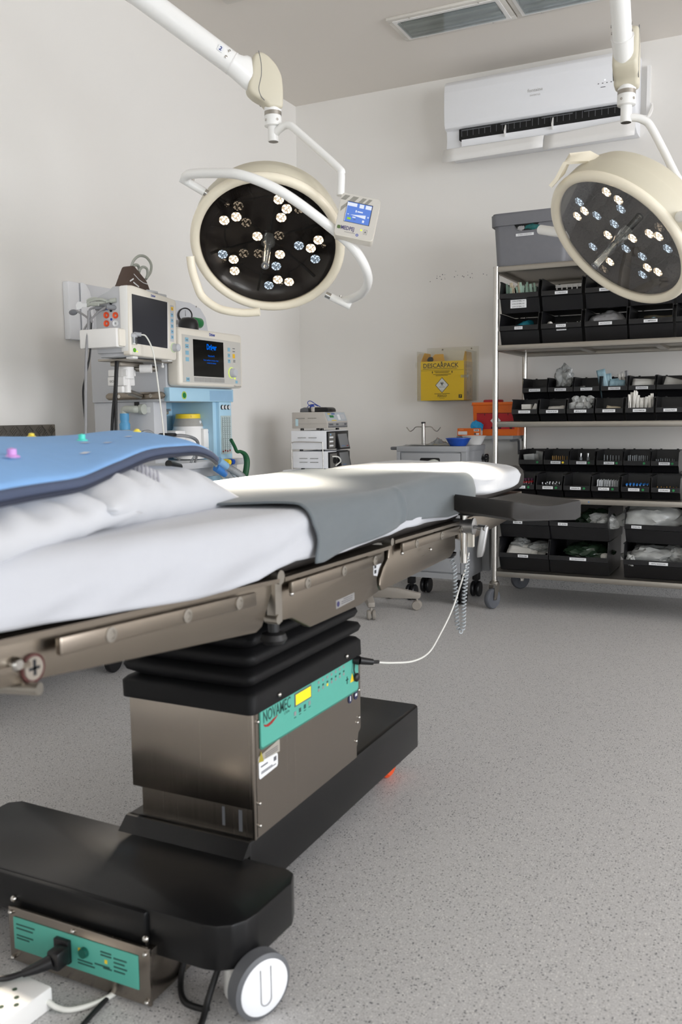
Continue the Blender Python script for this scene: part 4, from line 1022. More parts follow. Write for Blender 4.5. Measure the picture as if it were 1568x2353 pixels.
# --- right lamp
C2, N2 = V((-0.493, 3.051, 1.593)), V((-0.501, -0.509, -0.700))
L2 = thing('surgical_lamp', (-0.493, 3.051, 1.36), 'round surgical lamp hung in front of the steel shelving, tilted with its handle on top', 'surgical lamp', 'surgical lamps')
x2, y2 = lamp_head(L2, C2, N2, PODS2, 520, 22)
hd = G()
hp_ = [V((-0.683, 2.946, 1.768)), V((-0.660, 2.938, 1.787)), V((-0.648, 2.934, 1.80)), V((-0.632, 2.925, 1.825)), V((-0.617, 2.922, 1.836)), V((-0.567, 2.945, 1.840)), V((-0.51, 2.975, 1.806)), V((-0.462, 2.999, 1.772)), V((-0.446, 3.010, 1.770))]
P = hp_
R = []
side = V((-0.25, -0.35, -0.10))
for i, p in enumerate(P):
    t = (P[min(i+1, len(P)-1)]-P[max(i-1, 0)]).normalized()
    w = (-N2-t*(-N2).dot(t)).normalized(); e = t.cross(w)
    R.append([hd.bm.verts.new(p+e*a+w*b) for a, b in ((-0.006, -0.018), (0.006, -0.018), (0.007, 0), (0.006, 0.018), (-0.006, 0.018), (-0.007, 0))])
for a, b in zip(R, R[1:]):
    for k in range(6): hd.bm.faces.new((a[k], a[(k+1) % 6], b[(k+1) % 6], b[k]))
hd.bm.faces.new(R[0]); hd.bm.faces.new(R[-1])
h2 = build(hd, 'side_handle', M['ivory'], L2, smooth=50)
build(G().lathe((-0.476, 2.985, 1.790), V((-0.2, -0.7, 0.5)), [(0.008, 0), (0.008, 0.003), (0.004, 0.004), (0, 0.002)], 14), 'handle_screw', M['chrome'], h2)
pd2 = V((-0.294, 0.208, 0.102))
build(G().cyl(C2+pd2*0.62, C2+pd2*1.02, 0.0165, 0.0165, 20), 'yoke_pivot', M['white'], L2)
build(G().cyl(C2+x2*0.255-N2*0.035, C2+x2*0.325-N2*0.035, 0.0155, 0.0155, 20), 'yoke_pivot', M['white'], L2)
pv0, pv1 = C2-x2*0.315-N2*0.035, C2+x2*0.315-N2*0.035
apex = C2-N2*0.20+V((0.16, 0.10, 0.05))
neck(L2, (-0.486, 3.135, 2.095), (-0.486, 3.135, 1.985), 0.029)
dn = catmull([(-0.478, 3.135, 1.998), (-0.455, 3.14, 1.995), (-0.435, 3.145, 1.987), (-0.412, 3.15, 1.966), (-0.370, 3.16, 1.885), (-0.321, 3.168, 1.787), (-0.27, 3.18, 1.72), (-0.21, 3.18, 1.66), (-0.205, 3.16, 1.60), (-0.215, 3.13, 1.52), (-0.235, 3.08, 1.46), (pv1.x, pv1.y, pv1.z)], 6)
build(G().tube(dn, 0.0125, 14), 'drop_tube', M['white'], L2, smooth=80)
ad2 = (V((-0.477, 2.916, 2.263))-V((-0.487, 3.085, 2.125))).normalized(); hx2 = V((ad2.x, ad2.y, 0)).normalized()
elbow(L2, (-0.486, 3.135, 2.095), hx2, 0.039, M['beige'])
E0 = V((-0.488, 3.085, 2.150)); A1 = E0+ad2*0.085; A2 = E0+ad2*0.95
sa2 = ovalarm(L2, A1, A2, 0.030, 0.034, M['white'], taper=1.03)
build(G().tube([A1+ad2*0.002, A1+ad2*0.006], 0.0352, 28), 'arm_ring', M['white_plastic'], sa2)
build(G().tube([E0-ad2*0.06, E0-ad2*0.053, E0-ad2*0.015, E0+ad2*0.02, A1+ad2*0.001], lambda t: interp([(0, 0.010), (0.25, 0.022), (0.5, 0.0265), (1, 0.034)], t), 24), 'arm_sleeve', M['white'], sa2, smooth=60)
g = G(); sd2 = hx2.cross(Z); ud2 = ad2.cross(sd2)
for s in (-1, 1):
    for t in (0.02, 0.042): g.lathe(A1+ad2*t+sd2*s*0.029, sd2*s, [(0.0045, 0), (0.0045, 0.003), (0.002, 0.0036), (0, 0.002)], 14)
build(g, 'arm_screw', M['chrome'], sa2)
mount(L2, A2, hx2)
# ------------------------------------------------------------------ steel shelving on castors
SX0, SX1, SY0, SY1 = -1.354, 0.20, 4.628, 5.229
SH = thing('wheeled_shelf', (-0.577, 4.93, 0), 'polished steel five-tier shelving on grey castors against the back wall', 'shelving')
for (x, y) in ((SX0, SY0), (SX0, SY1), (SX1, SY0), (SX1, SY1)):
    build(G().tube([(x, y, 0.15), (x, y, 1.800)], 0.0148, 20).lathe((x, y, 1.80), Z, [(0.0155, -0.004), (0.0155, 0.003), (0, 0.004)], 20), 'post', M['chrome'], SH, smooth=50)
for z in (0.204, 0.607, 1.002, 1.400, 1.801):
    g = G().box((SX0+0.006, SY0, z-0.005), (SX1-0.006, SY1, z-0.002))
    g.box((SX0+0.012, SY0-0.011, z-0.029), (SX1-0.012, SY0+0.008, z), bev=0.004); g.box((SX0+0.012, SY1-0.008, z-0.029), (SX1-0.012, SY1+0.011, z), bev=0.004)
    g.box((SX0-0.011, SY0+0.012, z-0.029), (SX0+0.008, SY1-0.012, z), bev=0.004); g.box((SX1-0.008, SY0+0.012, z-0.029), (SX1+0.011, SY1-0.012, z), bev=0.004)
    for k in range(1, 4):
        xx = lerp(SX0, SX1, k/4); g.box((xx-0.02, SY0, z-0.02), (xx+0.02, SY1, z-0.005))
    build(g, 'shelf', M['dull_steel'], SH, smooth=30)
def shelf_caster(x, y, ang):
    a = V((math.cos(ang), math.sin(ang), 0)); f = V((-a.y, a.x, 0))
    c = V((x, y, 0.055))-f*0.018
    g = G().lathe((x, y, 0.132), Z, [(0, 0), (0.024, 0), (0.026, 0.006), (0.026, 0.012), (0.016, 0.016), (0.016, 0.022), (0, 0.022)], 28)
    for s in (-1, 1): g.prism([(-0.022, 0.075), (0.022, 0.075), (-0.006, -0.01), (-0.026, -0.01)], V((x, y, 0.058))+a*s*0.020-a*0.0015, f, Z, a*0.003)
    g.box((x-0.022, y-0.022, 0.130), (x+0.022, y+0.022, 0.134))
    k = build(g, 'caster', M['dull_steel'], SH)
    build(G().lathe(c, a, [(0, -0.012), (0.03, -0.012), (0.034, -0.014), (0.050, -0.016), (0.055, -0.010), (0.056, 0), (0.055, 0.010), (0.050, 0.016), (0.034, 0.014), (0.03, 0.012), (0, 0.012)], 36), 'wheel', M['rubber'], k, smooth=50)
    build(G().cyl(c-a*0.026, c+a*0.026, 0.006, 0.006, 12), 'axle', M['chrome'], k)
for (x, y, an) in ((SX0, SY0, -0.35), (SX0, SY1, -0.9), (SX1, SY0, 0.2), (SX1, SY1, 1.0)): shelf_caster(x, y, an)
build(G().lathe((-0.86, SY0-0.0112, 0.592), -Y, [(0.003, 0.0), (0.003, 0.0006), (0, 0.0008)], 12), 'blue_dot', M['vial_blue'], SH)

# ------------------------------------------------------------------ black stacking bins
def make_bin(w, d, h, h1, name='storage_bin'):
    t = thing(name, (0, 0, 0), '', 'bin')
    g = G(); th = 0.003
    pr = [(0.034, 0.0), (0.016, h1*0.42), (0.004, h1-0.028), (-0.010, h1-0.024), (-0.010, h1), (0.014, h), (d, h), (d-0.01, 0.0)]
    for s in (-1, 1): g.prism(pr, (s*w/2-(th if s > 0 else 0), 0, 0), Y, Z, V((th, 0, 0)))
    fr = [(0.034, 0.0), (0.016, h1*0.42), (0.004, h1-0.028), (-0.010, h1-0.024), (-0.010, h1), (-0.005, h1), (-0.004, h1-0.020), (0.008, h1-0.024), (0.020, h1*0.42), (0.037, 0.003), (d-0.012, 0.003), (d-0.003, h-0.003), (d-0.012, h-0.003), (d-0.012, h), (d, h), (d-0.01, 0.0)]
    g.prism(fr, (-w/2+th, 0, 0), Y, Z, V((w-2*th, 0, 0)))
    for s in (-1, 1): g.box((s*w/2-0.004, 0.014, h-0.006), (s*w/2+0.004, d, h))
    g.box((-w/2+0.02, d-0.010, h), (-w/2+0.03, d, h+0.004)); g.box((w/2-0.03, d-0.010, h), (w/2-0.02, d, h+0.004))
    build(g, 'tub', M['bin'], t, smooth=25)
    return t
PROTO = {'m': (0.203, 0.30, 0.162, 0.097), 's': (0.135, 0.215, 0.116, 0.063), 'b': (0.268, 0.40, 0.178, 0.098), 'bb': (0.300, 0.40, 0.178, 0.098)}
first = {}
def bin_at(kind, x, y, z, label, txts=(), dot=None, rz=0.0, tilt=0.0, lx=0.0, lw=None, low=False):
    w, d, h, h1 = PROTO[kind]
    if kind not in first: first[kind] = b = make_bin(w, d, h, h1); b.location = (x, y, z); WORLD[b.name] = V((x, y, z)); b.rotation_euler = (tilt, 0, rz)
    else: b = dup(first[kind], (x, y, z), rz, children=[c for c in kids(first[kind]) if c.name.startswith('tub')]); b.rotation_euler = (tilt, 0, rz)
    b['label'] = label; b['category'] = 'bin'; b['group'] = {'m': 'black bins on the second tier', 's': 'small black bins on the middle tiers', 'b': 'large black bins on the bottom tier', 'bb': 'large black bins on the bottom tier'}[kind]
    mw = Matrix.Translation((x, y, z)) @ Euler((tilt, 0, rz)).to_matrix().to_4x4()
    def attach(o):   # parts were built in bin space at the origin
        o.parent = b; o.matrix_parent_inverse = Matrix.Identity(4)
    lw = lw or min(w*0.5, 0.062)
    n = len(txts); lh = 0.0165
    for i, s in enumerate(txts):
        zz = h1-0.0205-(i*0.0150 if not low else 0.026+i*0.0140)
        yy = -0.0105 if not low and i == 0 else 0.0055
        o = build(G().box((lx-lw/2, yy-0.0006, zz), (lx+lw/2, yy+0.0006 if not low else yy+0.006, zz+lh-0.002)), 'label', M['label'], None, smooth=0); attach(o)
        tx = text(s, 0.0085, (lx, yy-0.0006, zz+0.0042), X, Z, M['ink'], None, bold=0.01, width=lw*0.78)
        tx.parent = o; tx.matrix_parent_inverse = Matrix.Translation(-WORLD[o.name])
    if dot:
        o = build(G().lathe((w/2-0.030, -0.0105, h1-0.013), -Y, [(0, 0.0006), (0.0062, 0.0006), (0.0062, 0)], 20), 'sticker', M[dot], None, smooth=0); attach(o)
    return b

# second tier: wide bins, two stacked rows
mx = [-1.2345, -1.0165, -0.797, -0.583, -0.366]
up_l = [(('LUVA ESTÉRIL 7.0', 'LUVA ESTÉRIL 8.0', 'LUVA ESTÉRIL 7.5'), 'packed with upright green glove packets'), (('CLOREXIDINA',), 'holding a grey comb-like tray'), (('SERINGA 20',), 'partly behind the lower left rim of the right lamp'), ((), 'mostly behind the right lamp'), ((), 'at the right edge above the lamp rim')]
lo_l = [(('GORRO',), 'holding crumpled teal caps'), (('TOUCA', 'CAMPO DESCARTÁVEL'), 'with two stacked labels and small white pieces'), (('SACO PLÁSTICO',), 'holding a heap of grey cloth'), (('COMPRESSA',), 'almost empty with a thin pale packet'), ((), 'cut by the right edge of the photo')]
for i, x in enumerate(mx):
    t, s = lo_l[i]; bin_at('m', x, 4.640, 1.4008, 'black bin, second tier lower row, '+s, t, lw=(0.042 if i == 0 else 0.064 if i != 1 else 0.05))
    t, s = up_l[i]; bin_at('m', x, 4.640, 1.5655, 'black bin, second tier upper row, '+s, t, low=(i == 0), lw=0.082 if i == 0 else 0.064, lx=-0.006 if i == 0 else 0.0)
# third tier: two rows of small bins, the back row on a riser
sx = [-1.2065, -1.061, -0.918, -0.776, -0.629, -0.485]
sx2 = [-1.218, -1.0775, -0.9385, -0.7935, -0.654, -0.514]
nth = ['first', 'second', 'third', 'fourth', 'fifth', 'sixth']
def riser(z, lab):
    r = thing('riser_step', (-0.86, 5.02, z), lab, 'stand')
    build(G().box((-1.285, 4.915, z+0.112), (-0.43, 5.16, z+0.117)), 'step_top', M['bin'], r, smooth=0)
    for x in (-1.283, -0.86, -0.44): build(G().box((x, 4.915, z+0.0005), (x+0.004, 5.16, z+0.112)), 'step_leg', M['bin'], r, smooth=0)
riser(1.002, 'low black step raising the back row of bins on the third tier')
riser(0.607, 'low black step raising the back row of bins on the fourth tier')
f3 = [(('AGULHA DE INSU',), 'holding small white boxes'), (('AGULHA DE INS',), 'with one flat pale slip inside'), (('JELCO',), 'heaped with crumpled clear sachets'), (('AGULHA ROSA',), 'nearly empty with a low pale slip'), (('AGULHA MARROM',), 'full of upright white packets'), (('AGULHA PRETA',), 'empty, at the right edge')]
b3 = [(('MICROPORE 12',), 'empty'), (('MICROPORE 17',), 'with a crumpled clear bag rising out of it'), (('ELETRODO',), 'with a little white scrap inside'), (('CÂNULA GUEDEL',), 'with pale blue packets and white strips'), (('CURATIVO',), 'with folded white packets lying inside'), ((), 'with a slanted white sheet inside')]
for i in range(6):
    bin_at('s', sx[i], 4.665, 1.0025, '%s small black front-row bin, third tier, %s' % (nth[i], f3[i][1]), f3[i][0])
    bin_at('s', sx2[i], 4.925, 1.1200, '%s small black back-row bin, third tier, %s' % (nth[i], b3[i][1]), b3[i][0])
f4 = [(('METADOXIL',), 'green', 'of red and purple capped vials'), (('EFEDRINA',), 'green', 'of silver capped vials'), (('DIPIRONA 500',), 'green', 'labelled but with nothing showing'), (('PLASIL',), 'green', 'of frosted white ampoules'), (('XYLOCAÍNA',), 'green', 'of blue capped vials'), (('CETOPROFENO',), 'green', 'of dark amber ampoules at the right edge')]
b4 = [((), 'green', 'holding a folded clear bag'), (('DEXAMETASONA 10',), 'yellow', 'with a yellow dot and ampoules'), (('ONDANSETRONA',), 'green', 'with two tall clear vials'), (('TRAMADOL',), 'green', 'with a few scattered clear ampoules'), ((), 'green', 'with dense clear ampoules and no label'), (('ATROPINA',), 'green', 'with low clear ampoules at the right edge')]
for i in range(6):
    bin_at('s', sx[i]-0.012, 4.665, 0.6075, '%s small black front-row bin, fourth tier, %s' % (nth[i], f4[i][2]), f4[i][0], f4[i][1], lx=-0.006, lw=0.054)
    bin_at('s', sx2[i]-0.018, 4.925, 0.7250, '%s small black back-row bin, fourth tier, %s' % (nth[i], b4[i][2]), b4[i][0], b4[i][1], lx=-0.002, lw=0.054)
# bottom tier: large bins, the upper ones set a little askew
bx5 = [-1.205, -0.917, -0.54]
l5 = [(('SERINGA 20ML',), 'holding white paper packs'), (('SACO PARA AUTOCLAVE',), 'holding a dark green bag'), (('AVENTAL CIRÚRGICO DESC',), 'holding a wide clear bag')]
u5 = [(('SERINGA 10ML',), 'dark and empty behind the arm board', 0.05), (('SF 0,9%',), 'with clear bags, behind the end of the arm board', 0.03), (('SORO RL',), 'overflowing with a bulging clear bag', 0.10)]
for i in range(3):
    k = 'bb' if i else 'b'
    bin_at(k, bx5[i], 4.66, 0.2045, 'large black lower bin, bottom tier, '+l5[i][1], l5[i][0], rz=-0.01, lx=(0, 0.0, 0.02)[i], lw=(0.055, 0.085, 0.09)[i])
    b = bin_at(k, bx5[i]+0.0, 4.66, 0.3840, 'large black upper bin, bottom tier, '+u5[i][1], u5[i][0], rz=-u5[i][2], lx=(-0.03, -0.08, -0.09)[i], lw=0.05)

# ------------------------------------------------------------------ contents of the bins
def packet(o, w, h, t, m, tilt, lean, label, group, cat='packet', name='packet', extra=None):
    g = G(); mm = Matrix.Translation(V(o)) @ Euler((lean, tilt, 0)).to_matrix().to_4x4()
    tb = bmesh.new(); bmesh.ops.create_grid(tb, x_segments=6, y_segments=8, size=0.5)
    for v in tb.verts: v.co = V((v.co.x*w, nz((v.co.x*3+o[0]*40, v.co.y*3, o[1]*9))*0.006+t*0.3*math.sin(v.co.y*5+o[0]*60), (v.co.y+0.5)*h))
    g.merge(tb, mm)
    return build(g, name, m, None, smooth=60, label=label, cat=cat, group=group, solid=t)
random.seed(11)
for i in range(20):
    f = i/19; mm_ = M['paper_cream'] if 3 <= i <= 7 else M['paper_green']
    packet((-1.322+0.158*f+0.012, 4.69+0.04*random.random(), 1.57), 0.008+0.006*random.random(), 0.125+0.03*random.random(), 0.003, mm_, 0.22*(random.random()-0.75), random.uniform(-0.1, 0.15),
           ('cream' if mm_ is M['paper_cream'] else 'pale green')+' glove packet standing in the upper left bin of the second tier', ('cream' if mm_ is M['paper_cream'] else 'green')+' glove packets', name='glove_packet')
g = G().box((-1.075, 4.76, 1.69), (-0.93, 4.765, 1.705))
for k in range(6): g.box((-1.07+k*0.026, 4.755, 1.655), (-1.064+k*0.026, 4.762, 1.70))
g.box((-1.075, 4.75, 1.652), (-0.93, 4.78, 1.657))
build(g, 'comb_tray', M['alu'], None, label='grey comb-like tray in the second bin of the upper row, second tier', cat='tray')
def lump(c, r, m, seed, label, name='bag', cat='bag', group=None, crumple=0.28, sub=4, freq=1.6, rot=None):
    g = G().ball(c, r[0], r[1], r[2], sub=sub, crumple=crumple, seed=seed, freq=freq, rot=rot)
    zlo = c[2]-r[2]*0.72
    for v in g.bm.verts: v.co.z = max(v.co.z, zlo)
    return build(g, name, m, None, smooth=35, label=label, cat=cat, group=group)
lump((-1.235, 4.75, 1.470), (0.07, 0.06, 0.05), M['poly_teal'], 2, 'crumpled teal caps in the lower left bin of the second tier', 'cap_heap', 'caps')
lump((-1.085, 4.69, 1.487), (0.018, 0.02, 0.022), M['paper'], 3, 'small white wad at the left of the two-label bin, second tier', 'white_wad', 'wad')
for k, (xx, a) in enumerate(((-1.035, 0.2), (-1.01, 0.5), (-0.955, 0.7), (-0.935, 1.1))):
    build(G().tube([(xx, 4.70, 1.490), (xx+0.012*math.cos(a), 4.70, 1.499+0.012*math.sin(a))], 0.0035, 8), 'white_stick', M['paper'], None, label='short white stick lying in the two-label bin, second tier', cat='stick', group='white sticks in the two-label bin')
lump((-0.80, 4.74, 1.487), (0.088, 0.06, 0.062), M['poly_grey'], 9, 'heap of grey cloth in the third lower bin of the second tier', 'cloth_heap', 'cloth', crumple=0.22)
packet((-0.57, 4.86, 1.520), 0.15, 0.02, 0.004, M['paper_cream'], 0.03, -1.0, 'thin pale packet lying at the back of the fourth lower bin, second tier', None)
lump((-0.575, 4.68, 1.49), (0.016, 0.015, 0.014), M['poly_blue'], 4, 'tiny pale blue scrap in the fourth lower bin, second tier', 'scrap', 'scrap')
# third tier
lump((-1.075, 5.01, 1.232), (0.044, 0.04, 0.062), M['poly'], 6, 'crumpled clear bag standing in the second back bin of the third tier', crumple=0.36, freq=1.9)
lump((-0.97, 4.98, 1.172), (0.018, 0.015, 0.013), M['paper'], 7, 'little white scrap in the third back bin of the third tier', 'scrap', 'scrap')
for k in range(5):
    packet((-0.845+k*0.017, 4.97+0.008*(k % 2), 1.125), 0.045, (0.150, 0.125, 0.088, 0.098, 0.09)[k], 0.003, M['poly_blue'], (-0.20, -0.12, 0.05, -0.1, 0.1)[k], 0.05, 'pale blue packet standing in the fourth back bin of the third tier', 'pale blue packets in the fourth back bin')
for k in range(4):
    packet((-0.775+k*0.016, 4.99, 1.125), 0.014, (0.10, 0.125, 0.135, 0.14)[k], 0.003, M['paper'] if k != 3 else M['poly_grey'], -0.22+0.03*k, 0.06, 'narrow strip leaning out of the fourth back bin of the third tier', 'strips leaning out of the fourth back bin')
for k in range(3): packet((-0.655, 4.99-0.02*k, 1.150+0.014*k), 0.11, 0.045, 0.006, M['paper'], (-1)**k*0.08, -0.55, 'folded white packet lying in the fifth back bin of the third tier', 'packets in the fifth back bin')
packet((-0.505, 4.98, 1.16), 0.11, 0.06, 0.003, M['paper'], 0.25, -0.4, 'slanted white sheet in the back bin of the third tier at the right edge', None, cat='sheet', name='paper_sheet')
build(G().box((-1.235, 4.705, 1.066), (-1.185, 4.75, 1.092), bev=0.002), 'small_box', M['paper'], None, label='small white box on top in the first front bin of the third tier', cat='box')
build(G().box((-1.240, 4.70, 1.046), (-1.176, 4.75, 1.064), bev=0.002, rot=(0, 0.02, 0.06)), 'small_box', M['paper'], None, label='flat white box under another in the first front bin of the third tier', cat='box')
build(G().box((-1.172, 4.70, 1.055), (-1.150, 4.73, 1.094), bev=0.003, rot=(0, 0.45, 0)), 'small_box', M['paper'], None, label='white box leaning to the right in the first front bin of the third tier', cat='box')
packet((-1.055, 4.72, 1.062), 0.085, 0.03, 0.004, M['paper'], -0.04, -0.9, 'flat pale slip in the second front bin of the third tier', None, cat='slip', name='paper_slip')
for k in range(9):
    lump((-0.965+0.0125*k, 4.70+0.02*(k % 3), 1.078+0.014*((k*5) % 3)), (0.020, 0.017, 0.022), M['poly'], 20+k, 'crumpled clear sachet in the third front bin of the third tier', 'sachet', 'sachet', 'clear sachets in the third front bin', crumple=0.5, sub=2, freq=1.5)
packet((-0.765, 4.72, 1.062), 0.07, 0.02, 0.004, M['paper_cream'], 0.12, -0.9, 'low pale slip in the fourth front bin of the third tier', None, cat='slip', name='paper_slip')
for k in range(12):
    packet((-0.683+0.0098*k, 4.70+0.012*(k % 2), 1.058), 0.014, (0.075, 0.085, 0.094, 0.088, 0.07, 0.058, 0.056, 0.058, 0.062, 0.064, 0.068, 0.078)[k], 0.003, M['paper'], random.uniform(-0.06, 0.1), 0.08, 'white needle packet standing upright in the fifth front bin of the third tier', 'needle packets in the fifth front bin', name='needle_packet')
# fourth tier: vials and ampoules
def vial(pos, r, h, cap, glass, label, group, name='vial', cat='vial', capr=1.05):
    key = (name, cap, glass, round(r, 4), round(h, 4))
    if key in vial.cache: return dup(vial.cache[key], pos, 0, label, group)
    t = thing(name, pos, label, cat, group); p = V(pos)
    if name == 'ampoule': build(G().lathe(p, Z, [(0, 0), (r, 0), (r, h*0.55), (r*0.35, h*0.68), (r*0.55, h*0.8), (r*0.4, h), (0, h)], 10), 'glass_body', M[glass], t, smooth=60)
    else:
        build(G().lathe(p, Z, [(0, 0), (r, 0), (r, h*0.68), (r*0.7, h*0.76), (r*0.7, h*0.8), (0, h*0.8)], 12), 'glass_body', M[glass], t, smooth=50)
        build(G().lathe(p, Z, [(r*0.8, h*0.76), (r*0.8*capr, h*0.79), (r*0.8*capr, h*0.88)], 12), 'crimp', M['vial_silver'], t, smooth=50)
        build(G().lathe(p, Z, [(r*0.8*capr, h*0.88), (r*0.8*capr, h), (0, h)], 12), 'cap', M[cap], t, smooth=50)
    vial.cache[key] = t; return t
vial.cache = {}
random.seed(5)
def rowfill(x0, x1, n, y, z, **k):
    for i in range(n): vial((lerp(x0, x1, i/(n-1))+random.uniform(-0.002, 0.002), y+random.uniform(-0.004, 0.004), z+random.uniform(-0.002, 0.003)), **k)
g4 = 0.618
rowfill(-1.262, -1.175, 7, 4.705, g4, r=0.0062, h=0.066, cap='vial_red', glass='vial_glass', label='red capped vial in the first front bin of the fourth tier', group='red capped vials')
rowfill(-1.256, -1.175, 6, 4.723, g4+0.002, r=0.0062, h=0.066, cap='vial_red', glass='vial_glass', label='red capped vial in the first front bin of the fourth tier', group='red capped vials')
rowfill(-1.242, -1.172, 5, 4.775, g4+0.012, r=0.0075, h=0.066, cap='vial_purple', glass='vial_glass', label='purple capped vial behind the red ones in the first front bin of the fourth tier', group='purple capped vials')
rowfill(-1.118, -1.03, 6, 4.705, g4, r=0.0060, h=0.062, cap='vial_silver', glass='vial_glass', label='silver capped vial in the second front bin of the fourth tier', group='silver capped vials')
rowfill(-1.10, -1.03, 5, 4.724, g4+0.003, r=0.0060, h=0.062, cap='vial_silver', glass='vial_glass', label='silver capped vial in the second front bin of the fourth tier', group='silver capped vials')
for yy in (4.70, 4.716, 4.732, 4.748): rowfill(-0.835, -0.735, 9, yy, g4+0.004, r=0.0055, h=0.076, cap=None, glass='ampoule', name='ampoule', cat='ampoule', label='frosted white ampoule in the fourth front bin of the fourth tier', group='frosted ampoules')
for yy in (4.705, 4.724): rowfill(-0.69, -0.588, 7, yy, g4+(0.002 if yy > 4.71 else 0), r=0.0066, h=0.066, cap='vial_blue', glass='vial_glass', label='blue capped vial in the fifth front bin of the fourth tier', group='blue capped vials')
rowfill(-0.54, -0.45, 7, 4.71, g4-0.004, r=0.005, h=0.058, cap=None, glass='vial_gold', name='ampoule', cat='ampoule', label='dark amber ampoule in the sixth front bin of the fourth tier', group='dark amber ampoules')
h4 = 0.736
rowfill(-1.128, -1.048, 8, 4.965, h4, r=0.0048, h=0.072, cap=None, glass='vial_gold', name='ampoule', cat='ampoule', label='amber ampoule in the bin with the yellow dot, fourth tier', group='amber ampoules')
for xx in (-0.972, -0.933): vial((xx, 4.97, h4), r=0.008, h=0.088, cap='vial_silver', glass='vial_glass', label='tall clear vial in the third back bin of the fourth tier', group='tall clear vials')
rowfill(-0.845, -0.77, 6, 4.965, h4, r=0.0045, h=0.078, cap=None, glass='vial_glass', name='ampoule', cat='ampoule', label='clear ampoule in the fourth back bin of the fourth tier', group='scattered clear ampoules')
for yy in (4.96, 4.975): rowfill(-0.722, -0.625, 10, yy, h4, r=0.0045, h=0.078, cap=None, glass='vial_glass', name='ampoule', cat='ampoule', label='clear ampoule in the fifth back bin of the fourth tier', group='dense clear ampoules')
rowfill(-0.58, -0.49, 9, 4.965, h4-0.004, r=0.0045, h=0.066, cap=None, glass='vial_glass', name='ampoule', cat='ampoule', label='clear ampoule in the sixth back bin of the fourth tier', group='low clear ampoules')
for k in range(3): packet((-1.25+0.022*k, 4.975+0.015*k, 0.735), 0.06, 0.085+0.014*(k == 2), 0.003, M['poly'], -0.1+0.25*(k == 2), 0.2, 'folded clear bag in the first back bin of the fourth tier', 'folded clear bags', name='folded_bag', cat='bag')
# bottom tier
for k in range(4): packet((-1.25+0.035*k, 4.72+0.02*k, 0.278+0.004*k), 0.13, 0.06, 0.005, M['paper'], (0.12, -0.1, 0.2, -0.05)[k], -0.75+0.15*(k % 2), 'white paper pack in the left bin of the bottom tier', 'white paper packs', name='paper_pack', cat='pack')
lump((-1.26, 4.82, 0.325), (0.05, 0.05, 0.036), M['poly'], 41, 'small clear bag behind the white packs in the left bin of the bottom tier', crumple=0.35)
lump((-1.15, 4.80, 0.320), (0.06, 0.05, 0.030), M['poly'], 42, 'flattened clear bag right of the white packs in the left bin of the bottom tier', crumple=0.35)
lump((-0.89, 4.80, 0.300), (0.115, 0.09, 0.055), M['poly_green'], 43, 'dark green plastic bag in the middle bin of the bottom tier', crumple=0.3)
lump((-0.795, 4.735, 0.292), (0.024, 0.02, 0.024), M['paper'], 44, 'small white bottle end poking out of the middle bottom bin', 'bottle_end', 'bottle', crumple=0.05)
lump((-0.56, 4.79, 0.300), (0.13, 0.09, 0.062), M['poly'], 45, 'wide clear bag in the right lower bin of the bottom tier', crumple=0.3)
lump((-0.66, 4.69, 0.288), (0.022, 0.03, 0.03), M['poly'], 46, 'clear bag corner hanging over the rim of the right lower bin', 'bag_corner', 'bag', crumple=0.3)
lump((-0.44, 4.78, 0.315), (0.07, 0.07, 0.055), M['poly'], 47, 'clear bag at the right end of the right lower bin', crumple=0.3)
lump((-0.845, 4.80, 0.480), (0.095, 0.08, 0.058), M['poly_green'], 48, 'green tinted bag in the upper middle bin of the bottom tier', crumple=0.25)
lump((-0.80, 4.73, 0.478), (0.07, 0.05, 0.042), M['poly'], 49, 'clear bag in front of the green one, upper middle bin of the bottom tier', crumple=0.4)
lump((-0.575, 4.76, 0.505), (0.155, 0.09, 0.072), M['poly'], 50, 'bulging clear bag filling the upper right bin of the bottom tier', crumple=0.22)
lump((-0.375, 4.76, 0.48), (0.06, 0.06, 0.06), M['poly'], 51, 'clear bag beside the bulging one in the upper right bin of the bottom tier', crumple=0.3)

# grey lidded box on top
GB = thing('storage_box', (-1.19, 4.79, 1.802), 'grey lidded plastic box on top of the steel shelving', 'box')
def tub(pts0, z0, pts1, z1):
    g = G(); a = [g.bm.verts.new((p[0], p[1], z0)) for p in pts0]; b = [g.bm.verts.new((p[0], p[1], z1)) for p in pts1]; n = len(a)
    for k in range(n): g.bm.faces.new((a[k], a[(k+1) % n], b[(k+1) % n], b[k]))
    g.bm.faces.new(a); g.bm.faces.new(b); return g
cx, cy = -1.178, 4.80
build(tub([(cx+p[0], cy+p[1]) for p in rrect(0.180, 0.165, 0.03)], 1.8025, [(cx+p[0], cy+p[1]) for p in rrect(0.192, 0.178, 0.035)], 2.015), 'tub', M['grey_box'], GB, smooth=50)
g = tub([(cx+p[0], cy+p[1]) for p in rrect(0.203, 0.189, 0.035)], 2.003, [(cx+p[0], cy+p[1]) for p in rrect(0.205, 0.191, 0.035)], 2.058)
R0 = [(cx+p[0], cy+p[1]) for p in rrect(0.205, 0.191, 0.035)]; R1 = [(cx+p[0], cy+p[1]) for p in rrect(0.198, 0.184, 0.03)]
build(g.prism(R1, (0, 0, 2.058), X, Y, V((0, 0, 0.008))), 'lid', M['grey_box'], GB, smooth=40)
hl = build(G().prism([(-0.068, 0.0), (0.058, 0.0), (0.040, -0.024), (0.02, -0.030), (-0.03, -0.030), (-0.055, -0.018)], (cx-0.012, 4.6192, 2.0025), X, Z, V((0, 0.004, 0))), 'hand_hole', M['dark'], GB, smooth=0)
